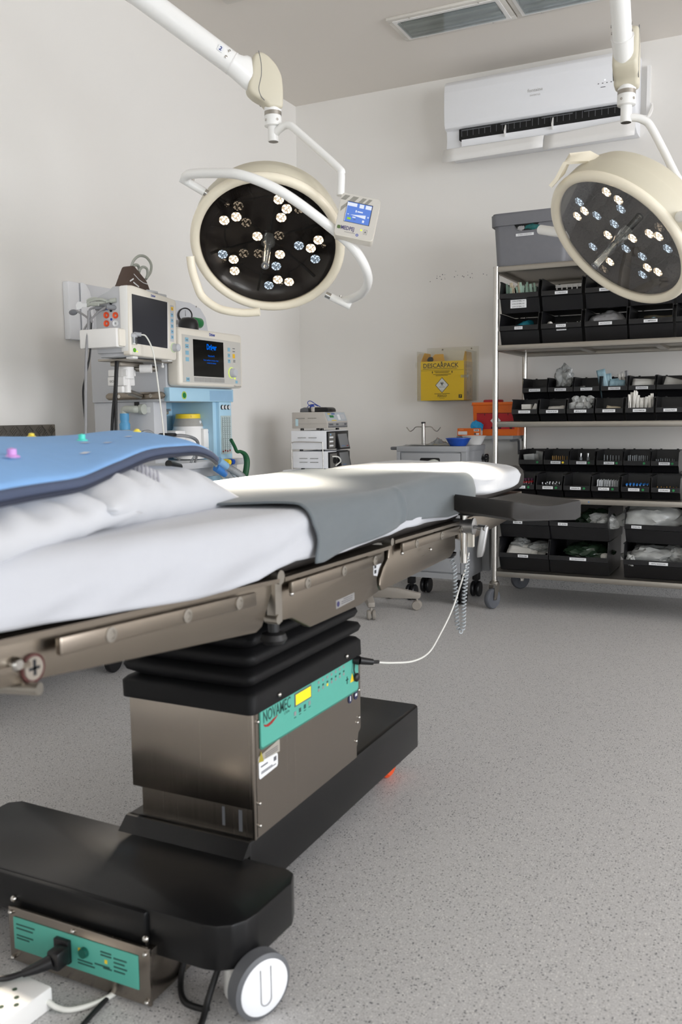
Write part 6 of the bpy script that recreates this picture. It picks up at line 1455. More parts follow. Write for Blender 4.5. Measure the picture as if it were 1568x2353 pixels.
def unit(z0, z1, x0, x1, label, kind):
    u = thing('camera_unit' if kind else 'electrosurgical_unit', ((x0+x1)/2, 4.68, z0), label, 'medical unit')
    y0, y1 = 4.55, 4.82
    if kind:
        build(G().box((x0, y0, z0+0.006), (x1-0.012, y1, z1), bev=0.002), 'casing', M['cool_white'], u)
        fr = build(G().box((x1-0.014, y0+0.004, z0+0.008), (x1, y1-0.002, z1-0.004), bev=0.002), 'front', M['black_plastic'], u)
        build(G().box((x1, y0+0.006, z0+0.012), (x1+0.0015, y0+0.083, z1-0.012)), 'control_strip', mat('smoke_grey', (108, 106, 102), 0.4), fr, smooth=0)
        build(G().box((x1, y0+0.083, z0+0.012), (x1+0.002, y0+0.088, z1-0.012)), 'strip_edge', M['alu'], fr, smooth=0)
        if kind == 1:
            g = G()
            for k in range(3): g.box((x1+0.0015, y0+0.014, z0+0.022+k*0.024), (x1+0.004, y0+0.06, z0+0.032+k*0.024), bev=0.001)
            build(g, 'button', M['label'], fr)
            build(G().lathe((x1+0.0015, y0+0.03, z1-0.022), X, [(0.006, 0), (0.006, 0.001), (0, 0.001)], 14), 'blue_mark', M['sky'], fr)
        else:
            build(G().lathe((x1+0.001, y0+0.06, z0+0.05), X, [(0.02, 0), (0.018, 0.006), (0, 0.006)], 20), 'light_port', M['dark'], fr)
            build(G().tube(catmull([(x1+0.006, y0+0.02, z1-0.028), (x1+0.03, y0+0.05, z1-0.032), (x1+0.035, y0+0.07, z0+0.045), (x1+0.01, y0+0.055, z0+0.02)], 8), 0.004, 10), 'light_lead', M['cable_white'], fr, smooth=60)
        ps = [V((x1+0.006, y0+0.105, z1-0.020)), V((x1+0.022, y0+0.130, z0+0.016))]
        sc_ = G().prism([(0, 0), (0.118, 0), (0.118, 0.082), (0, 0.082)], (x1+0.018, y0+0.125, z0+0.012), Y, V((-0.22, 0.0, 0.975)), V((-0.008, 0, 0)))
        sp = build(sc_, 'screen', mat('matte_screen', (122, 124, 126), 0.4, noise_amt=0.02), fr, smooth=0)
        build(G().prism([(-0.012, -0.010), (0.128, -0.010), (0.128, 0.092), (-0.012, 0.092)], (x1+0.0165, y0+0.125, z0+0.012), Y, V((-0.22, 0.0, 0.975)), V((-0.012, 0, 0))), 'screen_frame', M['black_plastic'], fr, smooth=0)
        text('endoview', 0.011, V((x1+0.0185, y0+0.16, z0+0.020)), Y, V((-0.22, 0, 0.975)), M['vial_blue'], sp)
        if kind == 1: build(G().prism([(0, 0.004), (0.006, 0), (0.012, 0.005), (0.022, 0.001), (0.022, 0.003), (0.012, 0.008)], V((x1+0.0186, y0+0.208, z0+0.018)), Y, V((-0.22, 0, 0.975)), V((0.0004, 0, 0))), 'red_mark', M['vial_red'], sp, smooth=0)
        rows = [(z1-0.040,)] if kind == 1 else [(z1-0.040,), (z1-0.062,)]
        g = G()
        for (zz,) in rows:
            for xx in (x0+0.045, x0+0.115): g.tube([(xx, y0-0.001, zz), (xx+0.052, y0-0.001, zz)], 0.0025, 8)
        build(g, 'louvre', M['alu'], u)
    else:
        build(G().prism([(x0, z0+0.008), (x1, z0+0.008), (x1, z0+0.045), (x1-0.022, z1), (x0, z1)], (0, y0, 0), X, Z, V((0, y1-y0, 0)), bev=0.003), 'casing', mat('warm_grey_case', (186, 181, 174), 0.45), u, smooth=30)
        fd = V((-0.022, 0, z1-z0-0.045)); fd_n = fd.normalized()
        fp_ = build(G().prism([(0.008, 0.003), (y1-y0-0.008, 0.003), (y1-y0-0.008, fd.length-0.003), (0.008, fd.length-0.003)], (x1+0.0005, y0, z0+0.045), Y, fd_n, V((0.0012, 0, 0.0005))), 'sloped_panel', mat('pale_blue_grey_panel', (176, 184, 190), 0.4), u, smooth=0)
        def mk(a, b, w, h, m, nm): build(G().prism([(0, 0), (w, 0), (w, h), (0, h)], V((x1+0.0018, y0+a, z0+0.0455))+fd_n*b, Y, fd_n, V((0.0012, 0, 0.0004))), nm, m, fp_, smooth=0)
        mk(0.05, 0.024, 0.05, 0.014, M['green'], 'green_display'); mk(0.035, 0.044, 0.03, 0.005, M['yellow'], 'yellow_mark'); mk(0.085, 0.044, 0.04, 0.005, M['blue'], 'blue_mark'); mk(0.15, 0.010, 0.03, 0.032, M['label'], 'key_block'); mk(0.19, 0.012, 0.05, 0.030, M['machine_grey'], 'key_block'); mk(0.06, 0.005, 0.06, 0.004, M['yellow'], 'yellow_mark')
        lp = build(G().box((x1, y0+0.01, z0+0.014), (x1+0.0015, y1-0.01, z0+0.040)), 'lower_panel', mat('mid_grey_panel', (150, 150, 150), 0.4), u, smooth=0)
        g = G()
        for a, w in ((0.02, 0.05), (0.11, 0.03), (0.22, 0.03)): g.box((x1+0.0015, y0+a, z0+0.024), (x1+0.004, y0+a+w, z0+0.034), bev=0.001)
        g.box((x1+0.0015, y0+0.012, z0+0.012), (x1+0.003, y1-0.012, z0+0.019))
        build(g, 'socket', M['dark_grey'], lp)
        g = G()
        for xx in (x0+0.03, x0+0.105): g.tube([(xx, y0-0.001, z0+0.066), (xx+0.055, y0-0.001, z0+0.066)], 0.0022, 8)
        g.box((x0+0.004, y0-0.0008, z0+0.034), (x1-0.004, y0, z0+0.0348))
        build(g, 'louvre', mat('darker_grey_trim', (150, 146, 140), 0.5), u)  # louvre ribs and seam line in a darker grey than the case
        build(G().box((x0+0.024, y0-0.0012, z0+0.022), (x0+0.041, y0, z0+0.062)), 'inspection_tag', mat('pale_aqua_tag', (186, 214, 222), 0.5), u, smooth=0)
    g = G()
    for xx in (x0+0.05, x1-0.05):
        for yy in (y0+0.03, y1-0.04): g.cyl((xx, yy, z0-0.004), (xx, yy, z0+0.008), 0.011, 0.010, 14)
    build(g, 'rubber_foot', M['black_plastic'], u)
unit(0.739, 0.841, -2.540, -2.300, 'white unit with black front, lowest of the corner stack, with a white lead plugged in', 2)
unit(0.847, 0.960, -2.548, -2.308, 'white unit with black front and three pale buttons, middle of the corner stack', 1)
unit(0.966, 1.066, -2.541, -2.312, 'warm grey unit with sloped keypad front, topmost of the corner stack', 0)
fpz = 1.0665
FP = thing('foot_pedal', (-2.46, 4.62, fpz), 'grey and black foot pedal with a blue lead on the corner stack', 'foot pedal')
build(G().prism([(-0.03, 0), (0.028, 0), (0.024, 0.022), (0.0, 0.028), (-0.026, 0.020)], (-2.475, 4.58, fpz), X, Z, V((0, 0.07, 0)), bev=0.002), 'pedal', M['dark_grey'], FP)
build(G().prism([(0, 0), (0.105, 0), (0.10, 0.02), (0.085, 0.027), (0.0, 0.027)], (-2.416, 4.57, fpz), X, Z, V((0, 0.10, 0)), bev=0.006), 'pedal_body', M['black_plastic'], FP)
build(G().box((-2.423, 4.562, fpz), (-2.402, 4.68, fpz+0.031), bev=0.006), 'pedal_bridge', mat('warm_grey_case', (186, 181, 174), 0.45), FP)
build(G().tube(catmull([(-2.415, 4.60, fpz+0.015), (-2.445, 4.60, fpz+0.033), (-2.462, 4.60, fpz+0.05), (-2.458, 4.60, fpz+0.062), (-2.44, 4.60, fpz+0.063), (-2.41, 4.60, fpz+0.045), (-2.38, 4.60, fpz+0.030)], 8).__add__([]), 0.0022, 8).tube(catmull([(-2.47, 4.605, fpz+0.025), (-2.455, 4.605, fpz+0.04), (-2.425, 4.605, fpz+0.044), (-2.40, 4.61, fpz+0.034)], 6), 0.0022, 8).ball((-2.435, 4.605, fpz+0.03), 0.015, 0.012, 0.013, sub=2, crumple=0.2), 'blue_lead', M['blue_logo'], FP, smooth=60)

# ------------------------------------------------------------------ castored stool base behind the table
ST = thing('rolling_stool', (-2.00, 4.36, 0), 'taupe five-legged rolling stool base under the far end of the table', 'stool')
hub = V((-2.00, 4.36, 0))
tp_ = mat('taupe_plastic', (150, 144, 136), 0.5)
for k in range(5):
    a = math.radians(13-72*k); d = V((math.cos(a), math.sin(a), 0)); e = V((-d.y, d.x, 0)); w = hub+d*0.285
    lg = G().prism([(0.02, 0.062), (0.29, 0.062), (0.305, 0.068), (0.305, 0.092), (0.18, 0.118), (0.02, 0.128)], hub-e*0.018, d, Z, e*0.036, bev=0.005)
    l_ = build(lg, 'leg', tp_, ST, smooth=40)
    c = G()
    for s in (-1, 1): c.lathe(w+e*s*0.013+Z*0.026, e, [(0, -0.009), (0.022, -0.009), (0.026, -0.004), (0.026, 0.006), (0.021, 0.009), (0, 0.009)], 24)
    c.cyl(w+Z*0.03, w+Z*0.066, 0.007)
    build(c, 'caster', tp_, l_)
build(G().lathe(hub, Z, [(0, 0.06), (0.035, 0.06), (0.04, 0.12), (0.028, 0.14), (0.022, 0.40), (0, 0.40)], 24), 'column', M['black_plastic'], ST)
build(G().lathe(hub, Z, [(0, 0.40), (0.13, 0.40), (0.165, 0.42), (0.17, 0.445), (0.15, 0.47), (0, 0.475)], 40), 'seat', M['black_vinyl'], ST)
# ------------------------------------------------------------------ medical gas wall panel
GP = thing('medical_gas_panel', (-2.87, 3.66, 1.39), 'long white wall panel with rounded ends behind the monitors', 'wall panel')
build(G().box((-2.89, 3.105, 1.400), (-2.855, 3.175, 1.655), bev=0.006).prism([(0, 0), (0.04, 0.0), (0.062, 0.03), (0.074, 0.075), (0.078, 0.125), (0.072, 0.18), (0.058, 0.225), (0.035, 0.252), (0.018, 0.258), (0, 0.258)], (-2.853, 3.178, 1.398), Y, Z, V((0.006, 0, 0)), bev=0.002), 'end_trim', M['cool_white'], GP)
pan = [(0.0, 0.0), (0.92, 0.0), (0.98, 0.02), (1.01, 0.06), (1.02, 0.12), (1.0, 0.19), (0.95, 0.235), (0.86, 0.255), (0, 0.255)]
build(G().prism(pan, (-2.888, 3.17, 1.400), Y, Z, V((0.030, 0, 0)), bev=0.004), 'panel', mat('soft_grey_panel', (205, 207, 211), 0.45, noise_amt=0.01), GP)
g = G()
for yy in (3.42, 4.08): g.ball((-2.857, yy, 1.640), 0.004, sub=2)
build(g, 'panel_screw', M['dull_steel'], GP)
GA = thing('oxygen_flowmeter', (-2.74, 3.82, 1.47), 'round pressure gauge with a dark green knob on the wall panel', 'gauge')
build(G().cyl((-2.857, 3.85, 1.535), (-2.70, 3.85, 1.535), 0.012).cyl((-2.75, 3.80, 1.545), (-2.75, 3.86, 1.530), 0.009), 'stem', M['chrome'], GA)
gg = build(G().lathe((-2.735, 3.805, 1.562), V((0.75, -0.55, 0.0)), [(0, -0.022), (0.034, -0.022), (0.037, -0.015), (0.037, 0.010), (0.033, 0.012), (0.031, 0.006), (0, 0.006)], 32), 'gauge_case', M['black_plastic'], GA)
nn = V((0.75, -0.55, 0)).normalized(); gc = V((-2.735, 3.805, 1.562))+nn*0.0066
build(G().lathe(gc, nn, [(0, 0.0006), (0.031, 0.0004)], 28), 'dial', M['machine_grey'], gg, normals=False)
e_ = nn.cross(Z)
build(G().prism([(-0.0012, -0.006), (0.0012, -0.006), (0.0006, 0.024), (-0.0006, 0.024)], gc+nn*0.0012, V(e_), Z, nn*0.0004), 'pointer', M['ink'], gg, smooth=0)
build(G().lathe((-2.71, 3.868, 1.528), Y, [(0, -0.036), (0.022, -0.036), (0.026, -0.030), (0.026, 0.028), (0.022, 0.034), (0, 0.034)], 28), 'green_knob', M['green'], GA)
build(G().lathe((-2.665, 3.735, 1.47), Z, [(0, 0), (0.05, 0.0), (0.05, 0.035), (0.045, 0.055), (0.03, 0.068), (0, 0.072)], 32), 'black_cap', M['black_plastic'], GA)

# ------------------------------------------------------------------ anaesthesia machine
AN = thing('anaesthesia_machine', (-2.38, 3.18, 0), 'pale blue and grey anaesthesia machine with a lit start-up screen', 'anaesthesia machine')
build(G().box((-2.60, 2.94, 1.112), (-2.215, 3.42, 1.40), bev=0.004), 'upper_body', M['machine_grey'], AN)
build(G().box((-2.226, 2.938, 1.112), (-2.198, 3.405, 1.168), bev=0.003), 'blue_band', M['machine_blue'], AN)
build(G().box((-2.2, 3.22, 1.116), (-2.1975, 3.395, 1.160)), 'band_patch', mat('deeper_blue', (142, 178, 206), 0.4), AN, smooth=0)
gs = build(G().lathe((-2.198, 3.035, 1.137), X, [(0, 0.001), (0.0165, 0.001), (0.0165, 0)], 24), 'round_badge', mat('lime_ring', (176, 196, 92), 0.5), AN, smooth=0)
build(G().lathe((-2.197, 3.035, 1.137), X, [(0, 0.0008), (0.0115, 0.0008), (0.0115, 0)], 20), 'badge_centre', M['green'], gs, smooth=0)
# lower carcass, left grey block, blue alcove, flow tubes
build(G().box((-2.46, 2.942, 0.20), (-2.283, 3.028, 1.112), bev=0.003), 'side_block', M['machine_grey'], AN)
build(G().box((-2.60, 2.95, 0.14), (-2.44, 3.42, 1.112), bev=0.003), 'rear_body', M['machine_grey'], AN)
build(G().box((-2.4405, 3.03, 0.862), (-2.437, 3.40, 1.112)), 'alcove_back', M['machine_blue'], AN, smooth=0)
build(G().box((-2.44, 3.27, 0.86), (-2.22, 3.30, 1.112)), 'alcove_side', M['machine_blue'], AN, smooth=0)
build(G().box((-2.46, 3.028, 0.86), (-2.40, 3.035, 1.112)), 'alcove_edge', M['machine_blue'], AN, smooth=0)
build(G().box((-2.60, 2.93, 0.835), (-2.16, 3.43, 0.862), bev=0.003), 'work_surface', M['machine_grey'], AN)
dw = build(G().box((-2.58, 2.96, 0.14), (-2.19, 3.41, 0.835), bev=0.004), 'drawer_cabinet', M['machine_grey'], AN)
for k in range(3): build(G().box((-2.192, 2.975, 0.18+k*0.21), (-2.182, 3.395, 0.375+k*0.21), bev=0.003), 'drawer', M['machine_blue'], dw)
build(G().box((-2.64, 2.90, 0.10), (-2.10, 3.46, 0.14), bev=0.006), 'foot_frame', M['machine_grey'], AN)
for (x, y) in ((-2.60, 2.94), (-2.14, 2.94), (-2.60, 3.42), (-2.14, 3.42)):
    k = build(G().box((x-0.02, y-0.02, 0.05), (x+0.02, y+0.02, 0.10), bev=0.005), 'caster', M['black_plastic'], AN)
    build(G().lathe((x, y, 0.05), X, [(0, -0.016), (0.045, -0.016), (0.05, -0.010), (0.05, 0.010), (0.045, 0.016), (0, 0.016)], 28), 'wheel', M['rubber'], k)
fb = build(G().box((-2.30, 3.296, 0.862), (-2.203, 3.392, 1.112), bev=0.002), 'flow_block', M['machine_blue'], AN)
build(G().box((-2.204, 3.304, 0.884), (-2.2, 3.384, 1.052)), 'flow_window', mat('flow_tube_glass', (176, 192, 192), 0.2, noise_amt=0.04), fb, smooth=0)
g = G(); gt = G(); gr = G()
random.seed(2)
for k in range(4):
    yy = 3.312+k*0.018; gt.cyl((-2.1995, yy, 0.89), (-2.1995, yy, 1.046), 0.0032, seg=8)
    for q in range(16): g.box((-2.2, yy+0.005, 0.905+q*0.009), (-2.1992, yy+0.005+0.004+0.003*(q % 2), 0.906+q*0.009+0.0006*(q % 3)))
    gr.box((-2.1985, yy-0.0026, 0.893+0.003*(k % 2)), (-2.196, yy+0.0026, 0.899+0.003*(k % 2)))
build(g, 'flow_scale', M['ink_grey'], fb, smooth=0); build(gt, 'flow_tube', M['glass_clear'], fb); build(gr, 'flow_float', M['logo_red'], fb, smooth=0)
for k in range(3):
    c = V((-2.202, 3.318+k*0.0255, 1.089))
    q = build(G().lathe(c, X, [(0, 0.004), (0.010, 0.004), (0.011, 0.0)], 20), 'small_gauge', M['ink'], AN)
    build(G().lathe(c+V((0.0042, 0, 0)), X, [(0, 0.0004), (0.0085, 0.0004)], 20), 'gauge_face', M['label'], q, normals=False)
    build(G().prism([(-0.001, -0.003), (0.001, -0.003), (0.0, 0.008)], c+V((0.005, 0, 0)), Y, Z, V((0.0004, 0, 0))), 'gauge_needle', M['ink'], q, smooth=0)
for (yy, zz, m) in ((3.262, 0.852, 'yellow'), (3.292, 0.852, 'blue')): build(G().lathe((-2.165, yy, zz), X, [(0, 0), (0.013, 0), (0.014, 0.02), (0.011, 0.034), (0, 0.035)], 20), 'flow_knob', M[m], AN)
build(G().cyl((-2.26, 3.405, 1.135), (-2.26, 3.455, 1.135), 0.014), 'side_bar_end', M['dark_grey'], AN)
# display
dp = build(G().box((-2.215, 2.945, 1.172), (-2.150, 3.415, 1.405), bev=0.016, seg=4), 'display_housing', M['cream'], AN, smooth=50)
F = -2.150
build(G().prism([(2.965, 1.187), (3.395, 1.187), (3.395, 1.370), (2.965, 1.377)], (F, 0, 0), Y, Z, V((0.0012, 0, 0))), 'face_panel', mat('grey_face', (196, 194, 188), 0.4, noise_amt=0.01), dp, smooth=0)
sq = build(G().box((F+0.0012, 3.038, 1.214), (F+0.0022, 3.258, 1.362)), 'screen', M['screen_black'], dp, smooth=0)
text('Dräger', 0.032, (F+0.0022, 3.168, 1.326), Y, Z, M['led_blue_text'], sq, bold=0.03, width=0.072, name='screen_text')
text('Fabius plus XL', 0.010, (F+0.0022, 3.165, 1.297), Y, Z, M['led_blue_text'], sq, name='screen_text', width=0.048)
text('Favor verificar o circuito e fazer', 0.0095, (F+0.0022, 3.163, 1.279), Y, Z, M['led_blue_text'], sq, name='screen_text', width=0.11)
text('o teste do sistema', 0.0095, (F+0.0022, 3.165, 1.268), Y, Z, M['led_blue_text'], sq, name='screen_text', width=0.066)
g = G()
for k in range(6): g.box((F+0.0012, 3.040+k*0.0372, 1.192), (F+0.0022, 3.0745+k*0.0372, 1.210))
build(g, 'soft_key', mat('soft_key_grey', (158, 157, 154), 0.45), dp, smooth=0)
g = G()
for (yy, zz) in ((2.985, 1.357), (2.985, 1.331), (2.985, 1.305), (2.985, 1.279), (2.985, 1.199)): g.box((F+0.0012, yy, zz-0.008), (F+0.0022, yy+0.022, zz+0.008))
for zz in (1.335, 1.310, 1.286): g.box((F+0.0012, 3.292, zz-0.008), (F+0.0022, 3.310, zz+0.008))
g.box((F+0.0012, 3.348, 1.192), (F+0.0022, 3.364, 1.204))
build(g, 'blue_key', mat('blue_key', (132, 178, 200), 0.45), dp, smooth=0)
build(G().box((F+0.0012, 3.330, 1.300), (F+0.0022, 3.347, 1.318)), 'yellow_key', mat('amber_key', (232, 184, 40), 0.45), dp, smooth=0)
g = G()
for (yy, zz, w) in ((3.330, 1.340, 0.018), (3.330, 1.327, 0.018), (3.333, 1.289, 0.016), (3.333, 1.283, 0.016), (2.99, 1.354, 0.012), (2.99, 1.328, 0.012), (2.99, 1.199, 0.012), (3.297, 1.310, 0.007), (3.297, 1.286, 0.007)): g.box((F+0.0022, yy, zz), (F+0.0026, yy+w, zz+0.003))
build(g, 'key_print', M['ink_grey'], dp, smooth=0)
kn = build(G().lathe((F+0.0012, 3.316, 1.236), X, [(0.021, 0), (0.020, 0.006), (0.018, 0.022), (0.014, 0.026), (0, 0.026)], 32), 'rotary_knob', M['machine_grey'], dp)
build(G().lathe((F+0.0012, 3.316, 1.236), X, [(0.0245, 0), (0.0245, 0.003), (0.0205, 0.004)], 32), 'knob_ring', mat('lime_ring_lit', (210, 226, 130), 0.4, emit=(200, 225, 90), emit_s=0.25), kn)
build(G().lathe((F+0.0012, 3.343, 1.213), X, [(0.0035, 0), (0.003, 0.002), (0, 0.002)], 12), 'status_light', M['led_green'], dp)
text('Dräger', 0.017, (F+0.0005, 3.178, 1.383), Y, Z, M['blue_logo'], dp, bold=0.03, width=0.042)
text('Fabius plus XL', 0.009, (F+0.0005, 3.365, 1.1775), Y, Z, M['ink_grey'], dp, width=0.055)
# side fittings: steel rail with monitor post, breathing connector
rl = build(G().prism([(-0.15, 0.0), (0.115, 0.0), (0.128, 0.005), (0.133, 0.0145), (0.128, 0.024), (0.115, 0.029), (-0.15, 0.029), (-0.163, 0.022), (-0.166, 0.0145), (-0.163, 0.007)], (-2.335, 2.918, 1.121), X, Z, V((0, -0.010, 0)), bev=0.002), 'side_rail', M['steel'], AN)
for xx in (-2.43, -2.27): build(G().cyl((xx, 2.918, 1.1355), (xx, 2.942, 1.1355), 0.012), 'rail_spacer', M['dull_steel'], rl)
for xx in (-2.43, -2.27): build(G().lathe((xx, 2.908, 1.1355), -Y, [(0.008, 0), (0.008, 0.001), (0.004, 0.0015), (0, 0)], 14), 'rail_screw', M['chrome'], rl)
el = build(G().tube(catmull([(-2.345, 2.940, 1.082), (-2.345, 2.905, 1.082), (-2.350, 2.898, 1.082), (-2.385, 2.895, 1.082), (-2.394, 2.895, 1.078), (-2.395, 2.895, 1.060)], 6), 0.015, 16).lathe((-2.335, 2.925, 1.082), X, [(0.0, 0), (0.021, 0), (0.021, 0.018), (0, 0.02)], 24), 'hose_elbow', M['hose_grey'], AN, smooth=60)
build(G().lathe((-2.395, 2.895, 1.000), Z, [(0.0, 0), (0.021, 0), (0.022, 0.022), (0.016, 0.032), (0.0185, 0.042), (0.0185, 0.066), (0, 0.066)], 28), 'blue_connector', mat('mid_blue_rubber', (84, 152, 196), 0.45), AN, smooth=50)
pr = [(0.0, 0)]
for k in range(24): pr += [(0.0165, k*0.006), (0.020, k*0.006+0.003)]
build(G().lathe((-2.395, 2.895, 0.862), Z, pr+[(0.016, 0.145)], 24), 'breathing_hose', mat('cream_hose', (206, 200, 184), 0.5), AN, smooth=60)
build(G().box((-2.325, 2.9415, 1.068), (-2.300, 2.942, 1.090)), 'bar_tag', M['label'], AN, smooth=0)
build(G().lathe((-2.2825, 3.002, 0.976), X, [(0, 0.0006), (0.010, 0.0006), (0.010, 0)], 20), 'blue_disc', M['blue_logo'], AN, smooth=0)
build(G().prism([(-0.004, -0.005), (0.004, 0), (-0.004, 0.005)], (-2.2816, 3.002, 0.976), Y, Z, V((0.0004, 0, 0))), 'disc_arrow', M['label'], AN, smooth=0)
build(G().box((-2.375, 2.935, 1.085), (-2.355, 2.942, 1.112)), 'rail_hook', M['black_plastic'], AN, smooth=0)
# vaporiser hanging in the alcove
va = build(G().lathe((-2.33, 3.240, 0.866), Z, [(0, 0), (0.066, 0), (0.07, 0.008), (0.07, 0.125), (0.064, 0.135), (0.064, 0.142), (0, 0.142)], 40).box((-2.30, 3.235, 0.872), (-2.245, 3.315, 0.997), bev=0.008).box((-2.36, 3.095, 0.95), (-2.29, 3.165, 0.992), bev=0.006).cyl((-2.325, 3.13, 0.90), (-2.325, 3.13, 0.955), 0.028), 'vaporiser', M['white_plastic'], AN, smooth=45)
build(G().lathe((-2.33, 3.240, 1.008), Z, [(0.066, 0), (0.062, 0.012), (0.056, 0.032), (0.054, 0.034)], 40), 'dial_scale', mat('warm_grey_dial', (160, 158, 152), 0.45), va)
build(G().lathe((-2.33, 3.240, 1.042), Z, [(0.0545, 0), (0.053, 0.018), (0.049, 0.020), (0, 0.020)], 40), 'yellow_dial', M['yellow'], va)
text('2', 0.012, (-2.278, 3.190, 1.047), V((0.75, 0.66, 0)), Z, M['logo_red'], va, lift=0.004)
build(G().lathe((-2.273, 3.248, 1.024), V((1, 0.3, 0)), [(0.0, 0.004), (0.008, 0.004), (0.009, 0)], 18), 'lock_button', M['label'], va)
build(G().lathe((-2.255, 3.325, 0.905), V((1, 0.3, 0.2)), [(0, 0.03), (0.016, 0.03), (0.02, 0.024), (0.02, 0.0), (0, 0)], 20), 'filler_knob', M['grey'], va)
text('Dräger', 0.012, (-2.2448, 3.285, 0.977), Y, Z, M['blue_logo'], va, bold=0.02)
g = G()
for zz in (0.955, 0.925): g.box((-2.2452, 3.275, zz), (-2.2446, 3.305, zz+0.0015))
g.box((-2.2452, 3.235, 0.915), (-2.2446, 3.315, 0.9158))
build(g, 'print', M['ink_grey'], va, smooth=0)
build(G().tube(catmull([(-2.24, 3.335, 0.905), (-2.23, 3.352, 0.915), (-2.23, 3.362, 0.925), (-2.23, 3.35, 0.935), (-2.24, 3.335, 0.93)], 6), 0.0015, 6), 'filler_tether', M['cable_black'], va, smooth=60)
build(G().cyl((-2.36, 3.09, 0.865), (-2.36, 3.09, 1.075), 0.008).box((-2.375, 3.045, 1.060), (-2.335, 3.115, 1.078), bev=0.006), 'alcove_lever', M['alu'], AN)
build(G().box((-2.42, 3.205, 1.075), (-2.4, 3.215, 1.085)), 'alcove_key', M['grey'], AN, smooth=0)
# black valve, clear lines, corrugated hoses with blue cuffs, green hose
build(G().lathe((-2.12, 2.812, 0.90), Z, [(0, 0), (0.036, 0.0), (0.036, 0.05), (0.020, 0.055), (0.018, 0.068), (0.034, 0.076), (0.036, 0.084), (0.030, 0.088), (0, 0.088)], 32).cyl((-2.12, 2.812, 0.87), (-2.16, 2.935, 0.85), 0.014), 'relief_valve', M['black_plastic'], AN, smooth=45)
for i, P in enumerate(([(-2.2, 2.70, 0.955), (-2.19, 2.74, 0.99), (-2.18, 2.78, 0.995), (-2.17, 2.81, 0.97), (-2.16, 2.83, 0.94), (-2.16, 2.94, 0.88)], [(-2.15, 2.72, 0.93), (-2.14, 2.78, 0.965), (-2.12, 2.83, 0.975), (-2.11, 2.92, 0.972), (-2.11, 2.99, 0.95), (-2.13, 3.02, 0.90), (-2.165, 3.05, 0.862)], [(-2.14, 2.83, 0.972), (-2.12, 2.90, 0.978), (-2.10, 2.97, 0.96), (-2.12, 3.01, 0.92), (-2.165, 3.02, 0.862)])):
    build(G().tube(catmull(P, 6), 0.005, 10), 'clear_line', M['tube_clear'] if i != 1 else M['cable_grey'], AN, smooth=60)
def corr(pts, r, m, nm):
    P = catmull(pts, 14); n = len(P)
    return build(G().tube(P, lambda t: r*(1.0 if int(t*(n-1)+0.5) % 2 else 0.86), 18), nm, m, AN, smooth=60)
h1 = corr([(-2.10, 3.16, 0.845), (-2.09, 3.215, 0.822), (-2.07, 3.26, 0.79), (-2.06, 3.29, 0.74), (-2.08, 3.30, 0.68)], 0.016, M['corrugated'], 'breathing_hose')
build(G().cyl((-2.105, 3.13, 0.865), (-2.098, 3.178, 0.838), 0.0185, 0.018, 24), 'hose_cuff', M['sky'], h1)
h2 = corr([(-2.09, 3.14, 0.820), (-2.08, 3.175, 0.795), (-2.07, 3.20, 0.76), (-2.07, 3.21, 0.70)], 0.014, M['corrugated'], 'breathing_hose')
build(G().cyl((-2.10, 3.105, 0.838), (-2.088, 3.155, 0.808), 0.016, 0.015, 24), 'hose_cuff', mat('vivid_blue_cuff', (60, 128, 204), 0.4), h2)
h3 = build(G().tube(catmull([(-2.10, 3.10, 0.855), (-2.10, 3.14, 0.81), (-2.09, 3.17, 0.76)], 8), 0.007, 10), 'sample_line', M['hose_grey'], AN, smooth=60)
h4 = corr([(-2.10, 3.22, 0.82), (-2.09, 3.235, 0.78), (-2.09, 3.24, 0.70)], 0.010, M['corrugated'], 'breathing_hose')
build(G().tube(catmull([(-2.10, 3.225, 0.95), (-2.10, 3.252, 0.920), (-2.10, 3.27, 0.898), (-2.10, 3.30, 0.896), (-2.10, 3.335, 0.880), (-2.10, 3.348, 0.848), (-2.10, 3.335, 0.80), (-2.10, 3.315, 0.76), (-2.12, 3.32, 0.66)], 8), lambda t: 0.0075+0.006*sstep(0.35, 0.6, t), 12), 'oxygen_hose', M['green_hose'], AN, smooth=60)

# ------------------------------------------------------------------ patient monitor on its post
MO = thing('patient_monitor', (-2.25, 2.80, 1.142), 'white patient monitor with a dark screen on a post left of the anaesthesia machine', 'monitor')
MX = -2.130
pos = build(G().lathe((-2.297, 2.80, 1.146), Z, [(0, 0), (0.014, 0), (0.014, 0.09), (0.024, 0.094), (0.024, 0.125), (0, 0.127)], 24).box((-2.335, 2.772, 1.146), (-2.30, 2.83, 1.172), bev=0.004), 'post', M['white_plastic'], MO)
build(G().box((-2.365, 2.765, 1.172), (-2.285, 2.835, 1.208), bev=0.005).box((-2.365, 2.77, 1.209), (-2.275, 2.83, 1.235), bev=0.004).cyl((-2.30, 2.80, 1.20), (-2.30, 2.80, 1.255), 0.031), 'swivel_arm', M['white_plastic'], pos)
text('GCX', 0.012, (-2.34, 2.7645, 1.186), X, Z, M['ink'], pos)
build(G().cyl((-2.315, 2.90, 1.135), (-2.297, 2.80, 1.150), 0.012), 'post_bracket', M['dull_steel'], pos)
br = build(G().box((-2.335, 2.68, 1.262), (-2.185, 2.95, 1.270), bev=0.002).box((-2.31, 2.72, 1.245), (-2.26, 2.86, 1.262), bev=0.003).cyl((-2.29, 2.84, 1.240), (-2.21, 2.88, 1.238), 0.011), 'tilt_plate', M['dull_steel'], MO)
build(G().cyl((-2.255, 2.83, 1.238), (-2.215, 2.85, 1.238), 0.017).cyl((-2.20, 2.90, 1.248), (-2.20, 2.90, 1.270), 0.004).ball((-2.20, 2.90, 1.248), 0.007, sub=2), 'clamp_screw', M['white_plastic'], br)
